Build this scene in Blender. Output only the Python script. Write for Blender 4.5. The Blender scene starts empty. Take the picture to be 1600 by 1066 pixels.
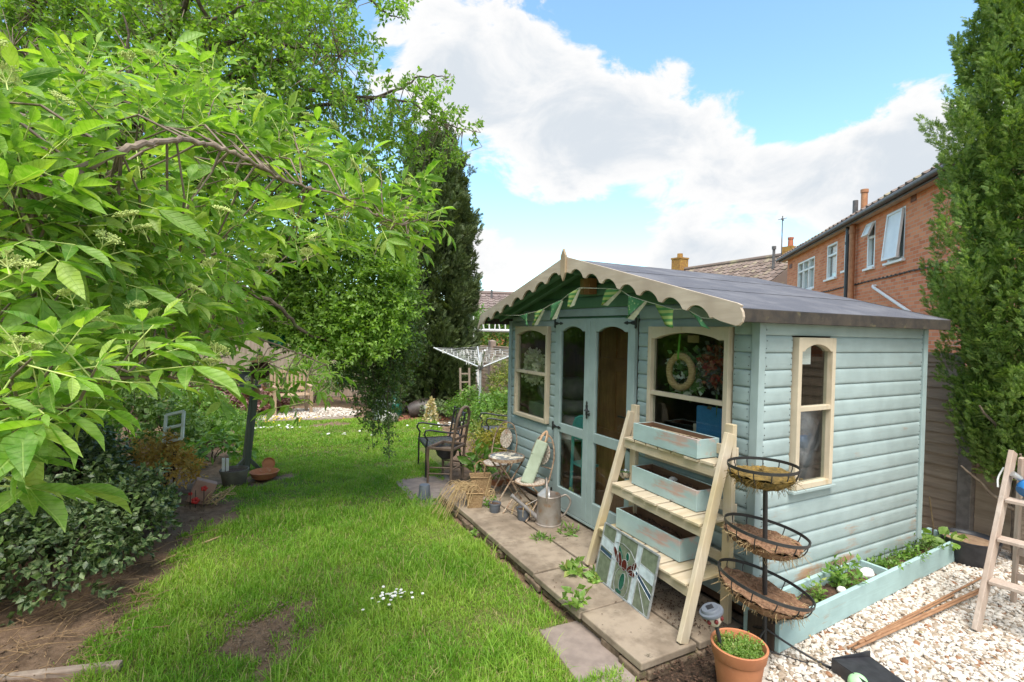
import bpy, math, random
import numpy as np
from mathutils import Vector, Matrix
sc = bpy.context.scene
COL = sc.collection
random.seed(11)
RNG = np.random.default_rng(11)
R = math.radians
PI = math.pi

# ------------------------------------------------------------------ camera (solved from the summerhouse)
CAM = np.array([-3.009, -2.225, 2.029])
YAW, PITCH, ROLL, FPX = R(27.728), R(-1.074), R(1.204), 800.0
fw = np.array([math.sin(YAW)*math.cos(PITCH), math.cos(YAW)*math.cos(PITCH), math.sin(PITCH)])
rt = np.array([math.cos(YAW), -math.sin(YAW), 0.0])
up = np.cross(rt, fw)
rt, up = rt*math.cos(ROLL)+up*math.sin(ROLL), -rt*math.sin(ROLL)+up*math.cos(ROLL)
cd = bpy.data.cameras.new('camera')
cam = bpy.data.objects.new('camera', cd)
COL.objects.link(cam)
cd.sensor_width = 36; cd.lens = FPX/1600*36; cd.clip_start = .05; cd.clip_end = 500
mw = Matrix.Identity(4)
for i in range(3):
    mw[i][0], mw[i][1], mw[i][2], mw[i][3] = rt[i], up[i], -fw[i], CAM[i]
cam.matrix_world = mw
sc.camera = cam

def ray(px, py):
    return fw + rt*(px-800)/FPX - up*(py-533)/FPX
def D(px, py, d):                       # the real point seen at (px,py) at depth d
    return Vector(CAM + ray(px, py)*d)
def G(px, py, z=0.0):                   # ... on the ground of height z
    r = ray(px, py); return Vector(CAM + r*(z-CAM[2])/r[2])
def proj(P):
    d = np.asarray(P)-CAM; z = d@fw
    return 800+FPX*(d@rt)/z, 533-FPX*(d@up)/z, z

# ------------------------------------------------------------------ node helpers
def newmat(name):
    m = bpy.data.materials.new(name); m.use_nodes = True
    nt = m.node_tree; nt.nodes.clear()
    return m, nt
class NT:
    def __init__(s, nt): s.nt = nt
    def n(s, t, **k):
        nd = s.nt.nodes.new(t)
        for a, b in k.items(): setattr(nd, a, b)
        return nd
    def l(s, a, b): s.nt.links.new(a, b)
    def val(s, inp, v):
        if hasattr(v, 'links') or hasattr(v, 'is_linked'): s.l(v, inp)
        else: inp.default_value = v
    def coord(s, scale=(1,1,1), kind='Object', rot=(0,0,0)):
        t = s.n('ShaderNodeTexCoord'); m = s.n('ShaderNodeMapping')
        m.inputs['Scale'].default_value = scale; m.inputs['Rotation'].default_value = rot
        s.l(t.outputs[kind], m.inputs['Vector']); return m.outputs[0]
    def noise(s, vec, scale, detail=4, rough=.55, dist=0.0):
        n = s.n('ShaderNodeTexNoise'); s.l(vec, n.inputs['Vector'])
        n.inputs['Scale'].default_value = scale; n.inputs['Detail'].default_value = detail
        n.inputs['Roughness'].default_value = rough; n.inputs['Distortion'].default_value = dist
        return n.outputs['Fac']
    def vor(s, vec, scale, feat='F1', out='Distance'):
        n = s.n('ShaderNodeTexVoronoi'); n.feature = feat; s.l(vec, n.inputs['Vector'])
        n.inputs['Scale'].default_value = scale; return n.outputs[out]
    def ss(s, v, a, b):                  # smoothstep a..b
        n = s.n('ShaderNodeMapRange'); n.interpolation_type = 'SMOOTHSTEP'
        s.l(v, n.inputs[0]); n.inputs[1].default_value = a; n.inputs[2].default_value = b
        return n.outputs[0]
    def math(s, op, a, b=0.0, c=0.0):
        n = s.n('ShaderNodeMath', operation=op)
        for i, v in enumerate((a, b, c)):
            s.val(n.inputs[i], v)
        return n.outputs[0]
    def mix(s, f, a, b, mode='MIX'):
        n = s.n('ShaderNodeMix', data_type='RGBA', blend_type=mode)
        s.val(n.inputs[0], f)
        for i, v in ((6, a), (7, b)):
            if isinstance(v, (tuple, list)): n.inputs[i].default_value = (*v[:3], 1)
            else: s.l(v, n.inputs[i])
        return n.outputs[2]
    def pr(s, col, rough=.6, spec=.4, metal=0.0, bump=None, bstr=.3, bdist=.01, **kw):
        p = s.n('ShaderNodeBsdfPrincipled'); 
        if isinstance(col, (tuple, list)): p.inputs['Base Color'].default_value = (*col[:3], 1)
        else: s.l(col, p.inputs['Base Color'])
        s.val(p.inputs['Roughness'], rough); p.inputs['Specular IOR Level'].default_value = spec
        p.inputs['Metallic'].default_value = metal
        if bump is not None:
            b = s.n('ShaderNodeBump'); b.inputs['Strength'].default_value = bstr; b.inputs['Distance'].default_value = bdist
            s.l(bump, b.inputs['Height']); s.l(b.outputs[0], p.inputs['Normal'])
        return p
    def out(s, sh):
        o = s.n('ShaderNodeOutputMaterial'); s.l(sh.outputs[0] if hasattr(sh, 'outputs') else sh, o.inputs[0])

def simple(name, c1, c2=None, scale=12, rough=.6, spec=.35, metal=0, bump=.25, bdist=.004, stretch=(1,1,1), detail=5, c3=None, s3=4, t3=(.55,.7), c4=None, s4=11, t4=(.6,.72)):
    """base colour varied by noise between c1 and c2, optional blotches of c3"""
    m, nt = newmat(name); N = NT(nt)
    v = N.coord(stretch)
    f = N.noise(v, scale, detail)
    col = N.mix(N.ss(f, .3, .7), c1, c2 or tuple(.72*c for c in c1))
    if c3:
        col = N.mix(N.ss(N.noise(N.coord(), s3, 6, .65), *t3), col, c3)
    if c4: col = N.mix(N.ss(N.noise(N.coord(), s4, 8, .75, .4), *t4), col, c4)
    p = N.pr(col, rough, spec, metal, f, bump, bdist)
    N.out(p); return m

def leafmat(name, c1, c2, trans=.4, rough=.42, spec=.4, tcol=None, c3=None, p3=.1, veins=False):
    """leaf: every leaf its own tint between c1 and c2, light shines through"""
    m, nt = newmat(name); N = NT(nt)
    g = N.n('ShaderNodeNewGeometry')
    r = g.outputs['Random Per Island']
    col = N.mix(r, c1, c2)
    if c3: col = N.mix(N.math('LESS_THAN', N.math('FRACT', N.math('MULTIPLY', r, 37.7)), p3), col, c3)
    f = N.noise(N.coord(), 38, 4, .6)
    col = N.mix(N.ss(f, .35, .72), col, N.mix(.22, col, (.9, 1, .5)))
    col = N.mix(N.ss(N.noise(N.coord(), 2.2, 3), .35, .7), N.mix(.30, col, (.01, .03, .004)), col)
    hgt = f
    if veins:
        al = N.n('ShaderNodeAttribute'); al.attribute_name = 'along'; ac = N.n('ShaderNodeAttribute'); ac.attribute_name = 'across'
        aa = N.math('ABSOLUTE', ac.outputs['Fac'])
        sv = N.math('SINE', N.math('MULTIPLY', N.math('SUBTRACT', al.outputs['Fac'], N.math('MULTIPLY', aa, .22)), 52.0))
        vein = N.ss(sv, .55, 1.0); rib = N.ss(aa, .075, .02)
        col = N.mix(N.math('MULTIPLY', vein, .30), col, N.mix(.5, col, (.02, .06, .005)))
        col = N.mix(N.math('MULTIPLY', rib, .6), col, (.36, .50, .14))
        spot = N.math('MULTIPLY', N.ss(N.noise(N.coord(), 30, 3, .6), .70, .76), N.math('LESS_THAN', N.math('FRACT', N.math('MULTIPLY', r, 71.3)), .35))
        col = N.mix(N.math('MULTIPLY', spot, .8), col, (.30, .20, .05))
        hgt = N.math('SUBTRACT', N.math('MULTIPLY', f, .3), N.math('ADD', N.math('MULTIPLY', vein, .7), rib))
    p = N.pr(col, rough, spec, 0, hgt, .45, .004)
    t = N.n('ShaderNodeBsdfTranslucent')
    tc = N.mix(1.0, col, tcol or (1.5, 1.6, .5), 'MULTIPLY'); N.l(tc, t.inputs[0])
    mx = N.n('ShaderNodeMixShader'); mx.inputs[0].default_value = trans
    N.l(p.outputs[0], mx.inputs[1]); N.l(t.outputs[0], mx.inputs[2])
    N.out(mx); return m

def wood(name, c1, c2, along='x', rough=.65, scale=9, bump=.35, c3=None, paint=None, wear=(.58,.66), foot=0.0):
    """wood with grain along an axis; paint: a paint colour worn through to the wood"""
    m, nt = newmat(name); N = NT(nt)
    st = {'x': (.09,1,1), 'y': (1,.09,1), 'z': (1,1,.09)}[along]
    v = N.coord(st)
    g = N.noise(v, scale*4, 5, .6, .6)
    big = N.noise(N.coord(), 2.3, 3)
    col = N.mix(N.ss(g, .3, .72), c1, c2)
    col = N.mix(N.ss(big, .35, .75), col, c3 or tuple(.78*c for c in c2))
    else_k = N.vor(N.coord(tuple(.30 if q < .5 else 1.0 for q in st)), 6.5)
    col = N.mix(N.ss(else_k, .085, .03), col, tuple(.42*c for c in c2))
    if paint:
        w = N.math('ADD', N.math('MULTIPLY', N.noise(v, scale*1.6, 6, .7), .6), N.math('MULTIPLY', N.noise(N.coord(), 3.1, 5, .6), .4))
        if foot:                          # splash-back: the lowest boards are worn and muddy
            t_ = N.n('ShaderNodeTexCoord'); s_ = N.n('ShaderNodeSeparateXYZ'); N.l(t_.outputs['Object'], s_.inputs[0])
            w = N.math('ADD', w, N.math('MULTIPLY', N.ss(s_.outputs[2], .85, .05), foot))
        pc = N.mix(N.ss(N.noise(N.coord(), 5, 4), .3, .7), paint, tuple(.84*c for c in paint))
        pc = N.mix(N.ss(g, .5, .8), pc, tuple(.86*c for c in paint))
        col = N.mix(N.ss(w, *wear), pc, col)
    N.out(N.pr(col, rough, .3, 0, g, bump, .004)); return m

# ------------------------------------------------------------------ mesh builder
class MB:
    def __init__(s): s.v = []; s.f = []; s.mi = []
    def add(s, vs, fs, mi=0, M=None):
        o = len(s.v)
        if M is not None and M.determinant() < 0: fs = [tuple(reversed(f)) for f in fs]
        for p in vs:
            p = Vector(p)
            s.v.append(tuple(M @ p if M is not None else p))
        for f in fs:
            s.f.append([o+i for i in f]); s.mi.append(mi)
        return s
    def box(s, c, d, M=None, mi=0, rz=0.0):
        hx, hy, hz = d[0]/2, d[1]/2, d[2]/2
        T = Matrix.Translation(c)
        if rz: T = T @ Matrix.Rotation(rz, 4, 'Z')
        if M is not None: T = M @ T
        vs = [(x,y,z) for z in (-hz,hz) for y in (-hy,hy) for x in (-hx,hx)]
        fs = [(0,2,3,1),(4,5,7,6),(0,1,5,4),(2,6,7,3),(0,4,6,2),(1,3,7,5)]
        return s.add(vs, fs, mi, T)
    def b2(s, a, b, mi=0, M=None):       # box by two corners
        a = Vector(a); b = Vector(b)
        return s.box((a+b)/2, (abs(b.x-a.x), abs(b.y-a.y), abs(b.z-a.z)), M, mi)
    def bar(s, a, b, w, t, mi=0, upv=(0,0,1), M=None):   # rectangular bar from a to b, width w (side), thickness t
        a = Vector(a); b = Vector(b); d = (b-a); L = d.length; d.normalize()
        u = Vector(upv); sdir = d.cross(u)
        if sdir.length < 1e-4: sdir = d.cross(Vector((1,0,0)))
        sdir.normalize(); u = sdir.cross(d).normalized()
        vs = []
        for p in (a, b):
            for (i, j) in ((-1,-1),(1,-1),(1,1),(-1,1)):
                vs.append(p + sdir*(i*w/2) + u*(j*t/2))
        fs = [(0,1,2,3),(7,6,5,4),(0,4,5,1),(1,5,6,2),(2,6,7,3),(3,7,4,0)]
        return s.add(vs, fs, mi, M)
    def tube(s, pts, r, n=8, mi=0, cap=True, M=None, closed=False):
        pts = [Vector(p) for p in pts]; m = len(pts)
        rs = r if isinstance(r, (list, tuple)) else [r]*m
        vs = []; prev = None
        for i, p in enumerate(pts):
            if closed: d = pts[(i+1) % m]-pts[i-1]
            else: d = pts[min(i+1, m-1)]-pts[max(i-1, 0)]
            if d.length < 1e-9: d = Vector((0,0,1))
            d.normalize()
            if prev is None:
                u = d.orthogonal().normalized()
            else:
                u = prev - d*prev.dot(d)
                u = u.normalized() if u.length > 1e-6 else d.orthogonal().normalized()
            prev = u; w = d.cross(u)
            for k in range(n):
                a = 2*PI*k/n
                vs.append(p + (u*math.cos(a)+w*math.sin(a))*rs[i])
        fs = []
        for i in range(m if closed else m-1):
            j = (i+1) % m
            for k in range(n):
                k2 = (k+1) % n
                fs.append((i*n+k, i*n+k2, j*n+k2, j*n+k))
        if cap and not closed:
            fs.append(tuple(range(n-1, -1, -1))); fs.append(tuple((m-1)*n+k for k in range(n)))
        return s.add(vs, fs, mi, M)
    def lathe(s, prof, n=24, M=None, mi=0, sx=1.0, sy=1.0):
        vs = []; fs = []
        for (r, z) in prof:
            for k in range(n):
                a = 2*PI*k/n; vs.append((r*math.cos(a)*sx, r*math.sin(a)*sy, z))
        for i in range(len(prof)-1):
            for k in range(n):
                k2 = (k+1) % n
                fs.append((i*n+k, i*n+k2, (i+1)*n+k2, (i+1)*n+k))
        return s.add(vs, fs, mi, M)
    def prism(s, poly, t, M=None, mi=0):  # polygon in local xy, extruded z 0..t
        n = len(poly)
        vs = [(x, y, 0) for x, y in poly]+[(x, y, t) for x, y in poly]
        fs = [tuple(range(n-1, -1, -1)), tuple(range(n, 2*n))]
        for i in range(n):
            j = (i+1) % n; fs.append((i, j, n+j, n+i))
        return s.add(vs, fs, mi, M)
    def ball(s, c, r, nu=12, nv=8, M=None, mi=0, jit=0.0):
        if not isinstance(r, (tuple, list)): r = (r, r, r)
        vs = []; fs = []
        for i in range(nv+1):
            th = PI*i/nv
            for k in range(nu):
                a = 2*PI*k/nu; j = 1+random.uniform(-jit, jit)
                vs.append((c[0]+r[0]*math.sin(th)*math.cos(a)*j, c[1]+r[1]*math.sin(th)*math.sin(a)*j, c[2]+r[2]*math.cos(th)*j))
        for i in range(nv):
            for k in range(nu):
                k2 = (k+1) % nu
                fs.append((i*nu+k, (i+1)*nu+k, (i+1)*nu+k2, i*nu+k2))
        return s.add(vs, fs, mi, M)
    def build(s, name, mats, parent=None, smooth=False, bevel=0.0, org=None, seg=2, angle=40):
        me = bpy.data.meshes.new(name)
        vs = s.v
        if org is not None: vs = [(v[0]-org[0], v[1]-org[1], v[2]-org[2]) for v in vs]
        me.from_pydata(vs, [], s.f); 
        mats = mats if isinstance(mats, (list, tuple)) else [mats]
        for m in mats: me.materials.append(m)
        if len(mats) > 1: me.polygons.foreach_set('material_index', s.mi)
        me.validate(); me.update()
        o = bpy.data.objects.new(name, me); COL.objects.link(o)
        if org is not None: o.location = org
        if parent is not None: o.parent = parent
        if smooth:
            me.polygons.foreach_set('use_smooth', [True]*len(me.polygons))
            try: me.set_sharp_from_angle(angle=R(angle))
            except Exception: pass
        if bevel:
            b = o.modifiers.new('bevel', 'BEVEL'); b.width = bevel; b.segments = seg; b.limit_method = 'ANGLE'; b.angle_limit = R(40)
            b.harden_normals = False
        return o

def tag(o, label=None, cat=None, group=None, kind=None):
    if label: o['label'] = label
    if cat: o['category'] = cat
    if group: o['group'] = group
    if kind: o['kind'] = kind
    return o
def thing(name, label, cat, loc=(0,0,0), rz=0.0, group=None):
    o = bpy.data.objects.new(name, None); COL.objects.link(o)
    o.empty_display_size = .1
    o.location = loc; o.rotation_euler = (0, 0, rz)
    return tag(o, label, cat, group)
def dup(root, loc=None, rz=None, label=None):
    r = root.copy(); COL.objects.link(r)
    if loc is not None: r.location = loc
    if rz is not None: r.rotation_euler = (0, 0, rz)
    if label: r['label'] = label
    for ch in list(root.children):
        c = ch.copy(); COL.objects.link(c); c.parent = r
        for g in list(ch.children):
            d = g.copy(); COL.objects.link(d); d.parent = c
    return r
def npmesh(name, V, F, mat, parent=None, org=None, smooth=False, kind=None):
    """numpy mesh: V (n,3), F list of equal-size face arrays (list of (m,k) arrays)"""
    me = bpy.data.meshes.new(name)
    V = np.asarray(V, dtype=np.float32)
    if org is not None: V = V-np.asarray(org, dtype=np.float32)
    me.vertices.add(len(V)); me.vertices.foreach_set('co', V.ravel())
    tot = sum(f.size for f in F); nf = sum(len(f) for f in F)
    me.loops.add(tot); me.polygons.add(nf)
    me.loops.foreach_set('vertex_index', np.concatenate([f.ravel() for f in F]).astype(np.int32))
    ls = []; c = 0
    for f in F:
        ls.append(c+np.arange(len(f))*f.shape[1]); c += f.size
    me.polygons.foreach_set('loop_start', np.concatenate(ls).astype(np.int32))
    me.update(calc_edges=True)
    if smooth: me.polygons.foreach_set('use_smooth', np.ones(nf, dtype=bool))
    me.materials.append(mat)
    o = bpy.data.objects.new(name, me); COL.objects.link(o)
    if org is not None: o.location = org
    if parent is not None: o.parent = parent
    return o
def unit(a): return a/np.maximum(np.linalg.norm(a, axis=-1, keepdims=True), 1e-9)
# leaf templates: (along, across, lift) and faces
T_BIG = (np.array([(0,0,0),(.22,.62,.03),(.22,0,-.05),(.22,-.62,.03),(.5,.95,.02),(.5,0,-.09),(.5,-.95,.02),(.78,.6,-.06),(.78,0,-.13),(.78,-.6,-.06),(1,0,-.22)], float),
         [np.array([(0,2,1),(0,3,2),(7,8,10),(8,9,10)]), np.array([(1,2,5,4),(2,3,6,5),(4,5,8,7),(5,6,9,8)])])
T_MID = (np.array([(0,0,0),(.45,.9,.06),(.5,0,-.04),(.45,-.9,.06),(1,0,-.1)], float), [np.array([(0,2,1),(0,3,2),(1,2,4),(2,3,4)])])
T_TINY = (np.array([(0,0,0),(.5,.9,.05),(1,0,-.05),(.5,-.9,.05)], float), [np.array([(0,3,2,1)])])
def leafarr(P, Dn, Nn, L, W, T):
    """vertices and faces of a cloud of leaves: base points P, directions Dn, normals Nn, lengths L, half widths W"""
    P = np.asarray(P); Dn = unit(np.asarray(Dn)); B = unit(np.cross(Nn, Dn)); Nn = np.cross(Dn, B)
    tv, tf = T; n = len(P); k = len(tv)
    V = (P[:,None,:] + Dn[:,None,:]*(tv[None,:,0,None]*L[:,None,None]) + B[:,None,:]*(tv[None,:,1,None]*W[:,None,None]) + Nn[:,None,:]*(tv[None,:,2,None]*L[:,None,None])).reshape(-1,3)
    off = (np.arange(n)*k)
    F = [(f[None]+off[:,None,None]).reshape(-1, f.shape[1]) for f in tf]
    return V, F
def joinarr(parts):
    Vs = []; Fs = {}; o = 0
    for V, F in parts:
        Vs.append(V)
        for f in F: Fs.setdefault(f.shape[1], []).append(f+o)
        o += len(V)
    return np.concatenate(Vs), [np.concatenate(x) for x in Fs.values()]
def leafcoords(o, T):                      # per-leaf coordinates for veins
    n = len(o.data.vertices)//len(T[0])
    for nm, k in (('along', 0), ('across', 1)):
        at_ = o.data.attributes.new(nm, 'FLOAT', 'POINT'); at_.data.foreach_set('value', np.tile(T[0][:,k], n).astype(np.float32))
    return o
def lumps(P, s, seed=0):                 # cheap smooth noise in -1..1
    r = np.random.default_rng(seed); out = 0
    for i in range(5):
        k = r.normal(size=3)*s*(1+.45*i); out = out + np.sin(P@k + r.uniform(0, 6.28))/(1+.4*i)
    return out/2.3
# ================================================================== WORLD, SUN
SUN_AZ, SUN_EL = R(208), R(64)
w = bpy.data.worlds.new('World'); sc.world = w; w.use_nodes = True
nt = w.node_tree; nt.nodes.clear(); N = NT(nt)
sky = N.n('ShaderNodeTexSky'); sky.sky_type = 'NISHITA'; sky.sun_disc = False
sky.sun_elevation = SUN_EL; sky.sun_rotation = SUN_AZ; sky.air_density = 1.0; sky.dust_density = .6; sky.ozone_density = 1.6
tc = N.n('ShaderNodeTexCoord'); dirv = tc.outputs['Generated']
# cumulus: broad banks (azimuth, elevation, widths, weight) broken up by noise of the direction
mp = N.n('ShaderNodeMapping'); mp.inputs['Scale'].default_value = (1, 1, 1.7); N.l(dirv, mp.inputs[0])
n1 = N.noise(mp.outputs[0], 6.6, 7, .60, .35)
def skydir(px, py):
    d = ray(px, py); d = d/np.linalg.norm(d); return (d[0], d[1], d[2]*1.7)
# broad cloud banks and clear gaps: centre, radius, weight
BANKS = [(skydir(880,130),.25,.50),(skydir(720,120),.2,.45),(skydir(1040,170),.22,.48),(skydir(840,240),.20,.42),(skydir(1050,270),.22,.42),(skydir(1260,290),.22,.48),(skydir(1400,220),.17,.5),(skydir(1430,330),.2,.4),(skydir(765,395),.12,.52),(skydir(1120,395),.11,.5),(skydir(1040,400),.08,.35),
         (skydir(920,370),.15,-.55),(skydir(1010,60),.12,-.25),(skydir(1170,360),.08,-.25),(skydir(1265,165),.10,-.45),(skydir(1150,30),.32,-.40),(skydir(1400,60),.2,-.35),(skydir(660,10),.2,.22),((-.75,-.75,.9),1.3,.5),((.6,-.8,.6),1.0,.3)]
tot = None
for (c, rad, wt) in BANKS:
    vd = N.n('ShaderNodeVectorMath', operation='DISTANCE'); N.l(mp.outputs[0], vd.inputs[0]); vd.inputs[1].default_value = c
    mr = N.n('ShaderNodeMapRange', interpolation_type='SMOOTHSTEP'); N.l(vd.outputs['Value'], mr.inputs[0])
    mr.inputs[1].default_value = 0; mr.inputs[2].default_value = rad*1.35; mr.inputs[3].default_value = wt; mr.inputs[4].default_value = 0
    tot = mr.outputs[0] if tot is None else N.math('ADD', tot, mr.outputs[0])
dens = N.math('ADD', N.math('MULTIPLY', N.math('SUBTRACT', n1, .545), 2.2), tot)
mask = N.ss(dens, .08, .32)
shade = N.ss(dens, .30, 1.0)
ccol = N.mix(shade, (1.0, 1.0, 1.0), (.73, .79, .855))
bgs = N.n('ShaderNodeBackground'); skc = N.mix(1.0, sky.outputs[0], (.95, 1.10, 1.04), 'MULTIPLY')
N.l(skc, bgs.inputs[0]); bgs.inputs[1].default_value = .13
bgc = N.n('ShaderNodeBackground'); N.l(ccol, bgc.inputs[0]); vd = N.n('ShaderNodeVectorMath', operation='DISTANCE'); N.l(dirv, vd.inputs[0]); vd.inputs[1].default_value = (math.sin(SUN_AZ)*math.cos(SUN_EL), math.cos(SUN_AZ)*math.cos(SUN_EL), math.sin(SUN_EL))
glow = N.n('ShaderNodeMapRange', interpolation_type='SMOOTHSTEP'); N.l(vd.outputs['Value'], glow.inputs[0]); glow.inputs[1].default_value = .1; glow.inputs[2].default_value = 1.0; glow.inputs[3].default_value = 1.25; glow.inputs[4].default_value = .385
N.l(glow.outputs[0], bgc.inputs[1])            # clouds are brightest round the veiled sun
w.cycles.sampling_method = 'MANUAL'; w.cycles.sample_map_resolution = 256
mx = N.n('ShaderNodeMixShader'); N.l(mask, mx.inputs[0]); N.l(bgs.outputs[0], mx.inputs[1]); N.l(bgc.outputs[0], mx.inputs[2])
wo = N.n('ShaderNodeOutputWorld'); N.l(mx.outputs[0], wo.inputs[0])

sl = bpy.data.lights.new('sun', 'SUN'); so = bpy.data.objects.new('sun', sl); COL.objects.link(so)
sl.energy = 2.2; sl.angle = R(34); sl.color = (1, .95, .86)
sd = Vector((math.sin(SUN_AZ)*math.cos(SUN_EL), math.cos(SUN_AZ)*math.cos(SUN_EL), math.sin(SUN_EL)))
so.rotation_euler = sd.to_track_quat('Z', 'Y').to_euler(); so.location = sd*40
sc.view_settings.view_transform = 'Standard'; sc.view_settings.look = 'None'; sc.view_settings.gamma = 1
sc.view_settings.exposure = 1.38
sc.cycles.max_bounces = 5; sc.cycles.diffuse_bounces = 3; sc.cycles.glossy_bounces = 3; sc.cycles.transmission_bounces = 4; sc.cycles.transparent_max_bounces = 10; sc.cycles.use_denoising = True
sc.cycles.sample_clamp_indirect = 6

# ================================================================== GROUND
def xb(y): return np.interp(y, [-2, .8, 1.6, 2.15, 3.47, 4.5, 5.8, 7.9, 10.5], [-3.7, -3.95, -3.85, -3.72, -3.42, -3.38, -3.1, -3.05, -3.0])     # border edge
def xe(y): return np.interp(y, [-3, .0, 3.3, 3.5, 4.6, 5.2, 6.3, 8.7, 9.6], [-.75, -.98, -.98, -.72, -.5, -.15, .35, .8, .5])                       # right edge of lawn
BARE = [(-2.85, 1.52, .36, .55), (-2.75, 5.2, .55, .35), (-3.3, 4.2, .3, .6), (0.0, 9.5, .9, .55), (-1.25, 9.0, .5, .3), (.5, 6.4, .4, .5), (-.75, -.1, .35, .2), (-1.95, 1.72, .16, .04)]
def soilf(x, y):
    n = lumps(np.stack([x, y, 0*x], -1), 5, 3)*.10 + lumps(np.stack([x, y, 0*x], -1), 17, 4)*.06
    s = np.clip((xb(y)-x+n*1.3)/.16+.5, 0, 1)
    s = np.maximum(s, np.clip((x-xe(y)+n*.4)/.1+.5, 0, 1))
    for (cx, cy, rx, ry) in BARE:
        q = np.sqrt(((x-cx)/rx)**2+((y-cy)/ry)**2)+n*4.0
        s = np.maximum(s, np.clip((1.1-q)/.75, 0, .92))
    s = np.maximum(s, np.clip((y-9.55+.5*n)/.25, 0, 1))
    return s
def gz(x, y):
    n = lumps(np.stack([x, y, 0*x], -1), 2.2, 9)*.018
    left = np.clip((xb(y)-x)/1.2, 0, 1)*.10
    return n*np.clip((np.abs(x)<5)*1.0, 0, 1)+left*np.clip((12-y)/3, 0, 1)*np.clip((x+9)/3, 0, 1)
def axis(a, b, st, ext):
    core = np.arange(a, b+1e-6, st); g = st*np.cumprod(np.full(60, 1.16)); lo = a-np.cumsum(g); hi = b+np.cumsum(g)
    return np.concatenate([lo[lo > -ext][::-1], core, hi[hi < ext]])
xs = axis(-6, 3.5, .06, 160); ys = axis(-2.5, 12, .07, 160)
GX, GY = np.meshgrid(xs, ys); SO = soilf(GX, GY)
near = (np.abs(GX) < 9)&(GY > -6)&(GY < 14)
SO = np.where(near, SO, .15)
GZ = np.where(near, gz(GX, GY), 0)-.012*SO
V = np.stack([GX, GY, GZ], -1).reshape(-1, 3); nx, ny = len(xs), len(ys)
ii = (np.arange(ny-1)[:,None]*nx+np.arange(nx-1)[None]).ravel()
F = [np.stack([ii, ii+1, ii+nx+1, ii+nx], -1)]
m, nt = newmat('ground'); N = NT(nt)
at = N.n('ShaderNodeAttribute'); at.attribute_name = 'soil'
v = N.coord()
f1 = N.noise(v, 9, 8, .7); f2 = N.noise(v, 70, 4, .7); f3 = N.vor(v, 60)
soilc = N.mix(N.ss(f1, .3, .7), (.125, .078, .05), (.25, .165, .11))
soilc = N.mix(N.ss(f2, .55, .75), soilc, (.26, .19, .13))
soilc = N.mix(N.ss(f3, .16, .04), soilc, (.055, .035, .022))
grc = N.mix(N.ss(f2, .3, .7), (.075,.10,.022), (.19,.18,.06))
k = N.ss(N.math('ADD', at.outputs['Fac'], N.math('MULTIPLY', N.math('SUBTRACT', f1, .5), .5)), .35, .62)
p = N.pr(N.mix(k, grc, soilc), .9, .2, 0, N.math('ADD', f1, N.math('MULTIPLY', f2, .4)), .8, .03); N.out(p); M_ground = m
go = npmesh('ground', V, F, M_ground, smooth=True)
a = go.data.attributes.new('soil', 'FLOAT', 'POINT'); a.data.foreach_set('value', SO.ravel().astype(np.float32))
tag(go, kind='structure')

# grass blades
def blades(n, x0, x1, y0, y1, hmin, hmax, wd, seed, keep=None):
    r = np.random.default_rng(seed)
    x = r.uniform(x0, x1, n); y = r.uniform(y0, y1, n)
    s = soilf(x, y); ok = r.uniform(0, 1, n) > np.maximum(s*1.12, .75*np.clip(lumps(np.stack([x, y, 0*x], -1), 4.2, 51)*1.3-.15, 0, 1))
    if keep is not None: ok &= keep(x, y)
    x, y, s = x[ok], y[ok], s[ok]; n = len(x)
    z = gz(x, y)-.012*s-.006
    tall = .5+.5*lumps(np.stack([x, y, 0*x], -1), 3.0, 21)
    tuft = np.clip(lumps(np.stack([x, y, 0*x], -1), 8.0, 33), -.6, 1)
    h = (hmin+(hmax-hmin)*r.beta(1.6, 2.6, n))*(.55+.7*tall+.35*tuft)*(1-.5*s)
    th = r.uniform(0, 2*PI, n); ln = r.uniform(.15, 1.05, n)
    dx, dy = np.cos(th), np.sin(th); wv = wd*r.uniform(.7, 1.3, n)
    tw = th+PI/2+r.uniform(-.5, .5, n)
    px, py = np.cos(tw)*wv/2, np.sin(tw)*wv/2
    P = np.zeros((n, 7, 3))
    for i, (t, wk) in enumerate(((0, .75), (.4, 1), (.75, .75))):
        lx = ln*h*t*t*.9; hz = h*t*(1-.28*ln*t)
        P[:,2*i,0] = x+dx*lx-px*wk; P[:,2*i,1] = y+dy*lx-py*wk; P[:,2*i,2] = z+hz
        P[:,2*i+1,0] = x+dx*lx+px*wk; P[:,2*i+1,1] = y+dy*lx+py*wk; P[:,2*i+1,2] = z+hz
    P[:,6,0] = x+dx*ln*h*.95; P[:,6,1] = y+dy*ln*h*.95; P[:,6,2] = z+h*(1-.38*ln)
    o = (np.arange(n)*7)[:,None]
    return P.reshape(-1, 3), [np.concatenate([o+np.array([0,1,3,2]), o+np.array([2,3,5,4])]), o+np.array([4,5,6])]
PAV = []     # loose paving (x0,y0,x1,y1) kept clear of grass
def keepf(x, y):
    k = np.ones(len(x), bool)
    for (a0, b0, a1, b1) in ((-1.3, .15, -.9, .68), (-1.14, 3.5, -.66, 4.45)):
        k &= ~((x > a0)&(x < a1)&(y > b0)&(y < b1))
    return k&~((x > -.98)&(y < 3.42)&(y > .0))
Vs, Fs = joinarr([blades(135000, -4.0, -.9, -.2, 3.2, 0.03, .10, .0044, 1, keepf), blades(5500, -3.8, -.95, .2, 3.6, .10, .20, .0046, 14, keepf), blades(82000, -3.7, -.4, 3.2, 6.2, .03, .08, .0065, 2, keepf), blades(62000, -3.4, 1.2, 6.2, 9.8, .03, .075, .011, 3, keepf),
                  blades(2600, -1.15, -.62, -.75, .02, .07, .2, .005, 4)])
m, nt = newmat('grass'); N = NT(nt)
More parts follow.
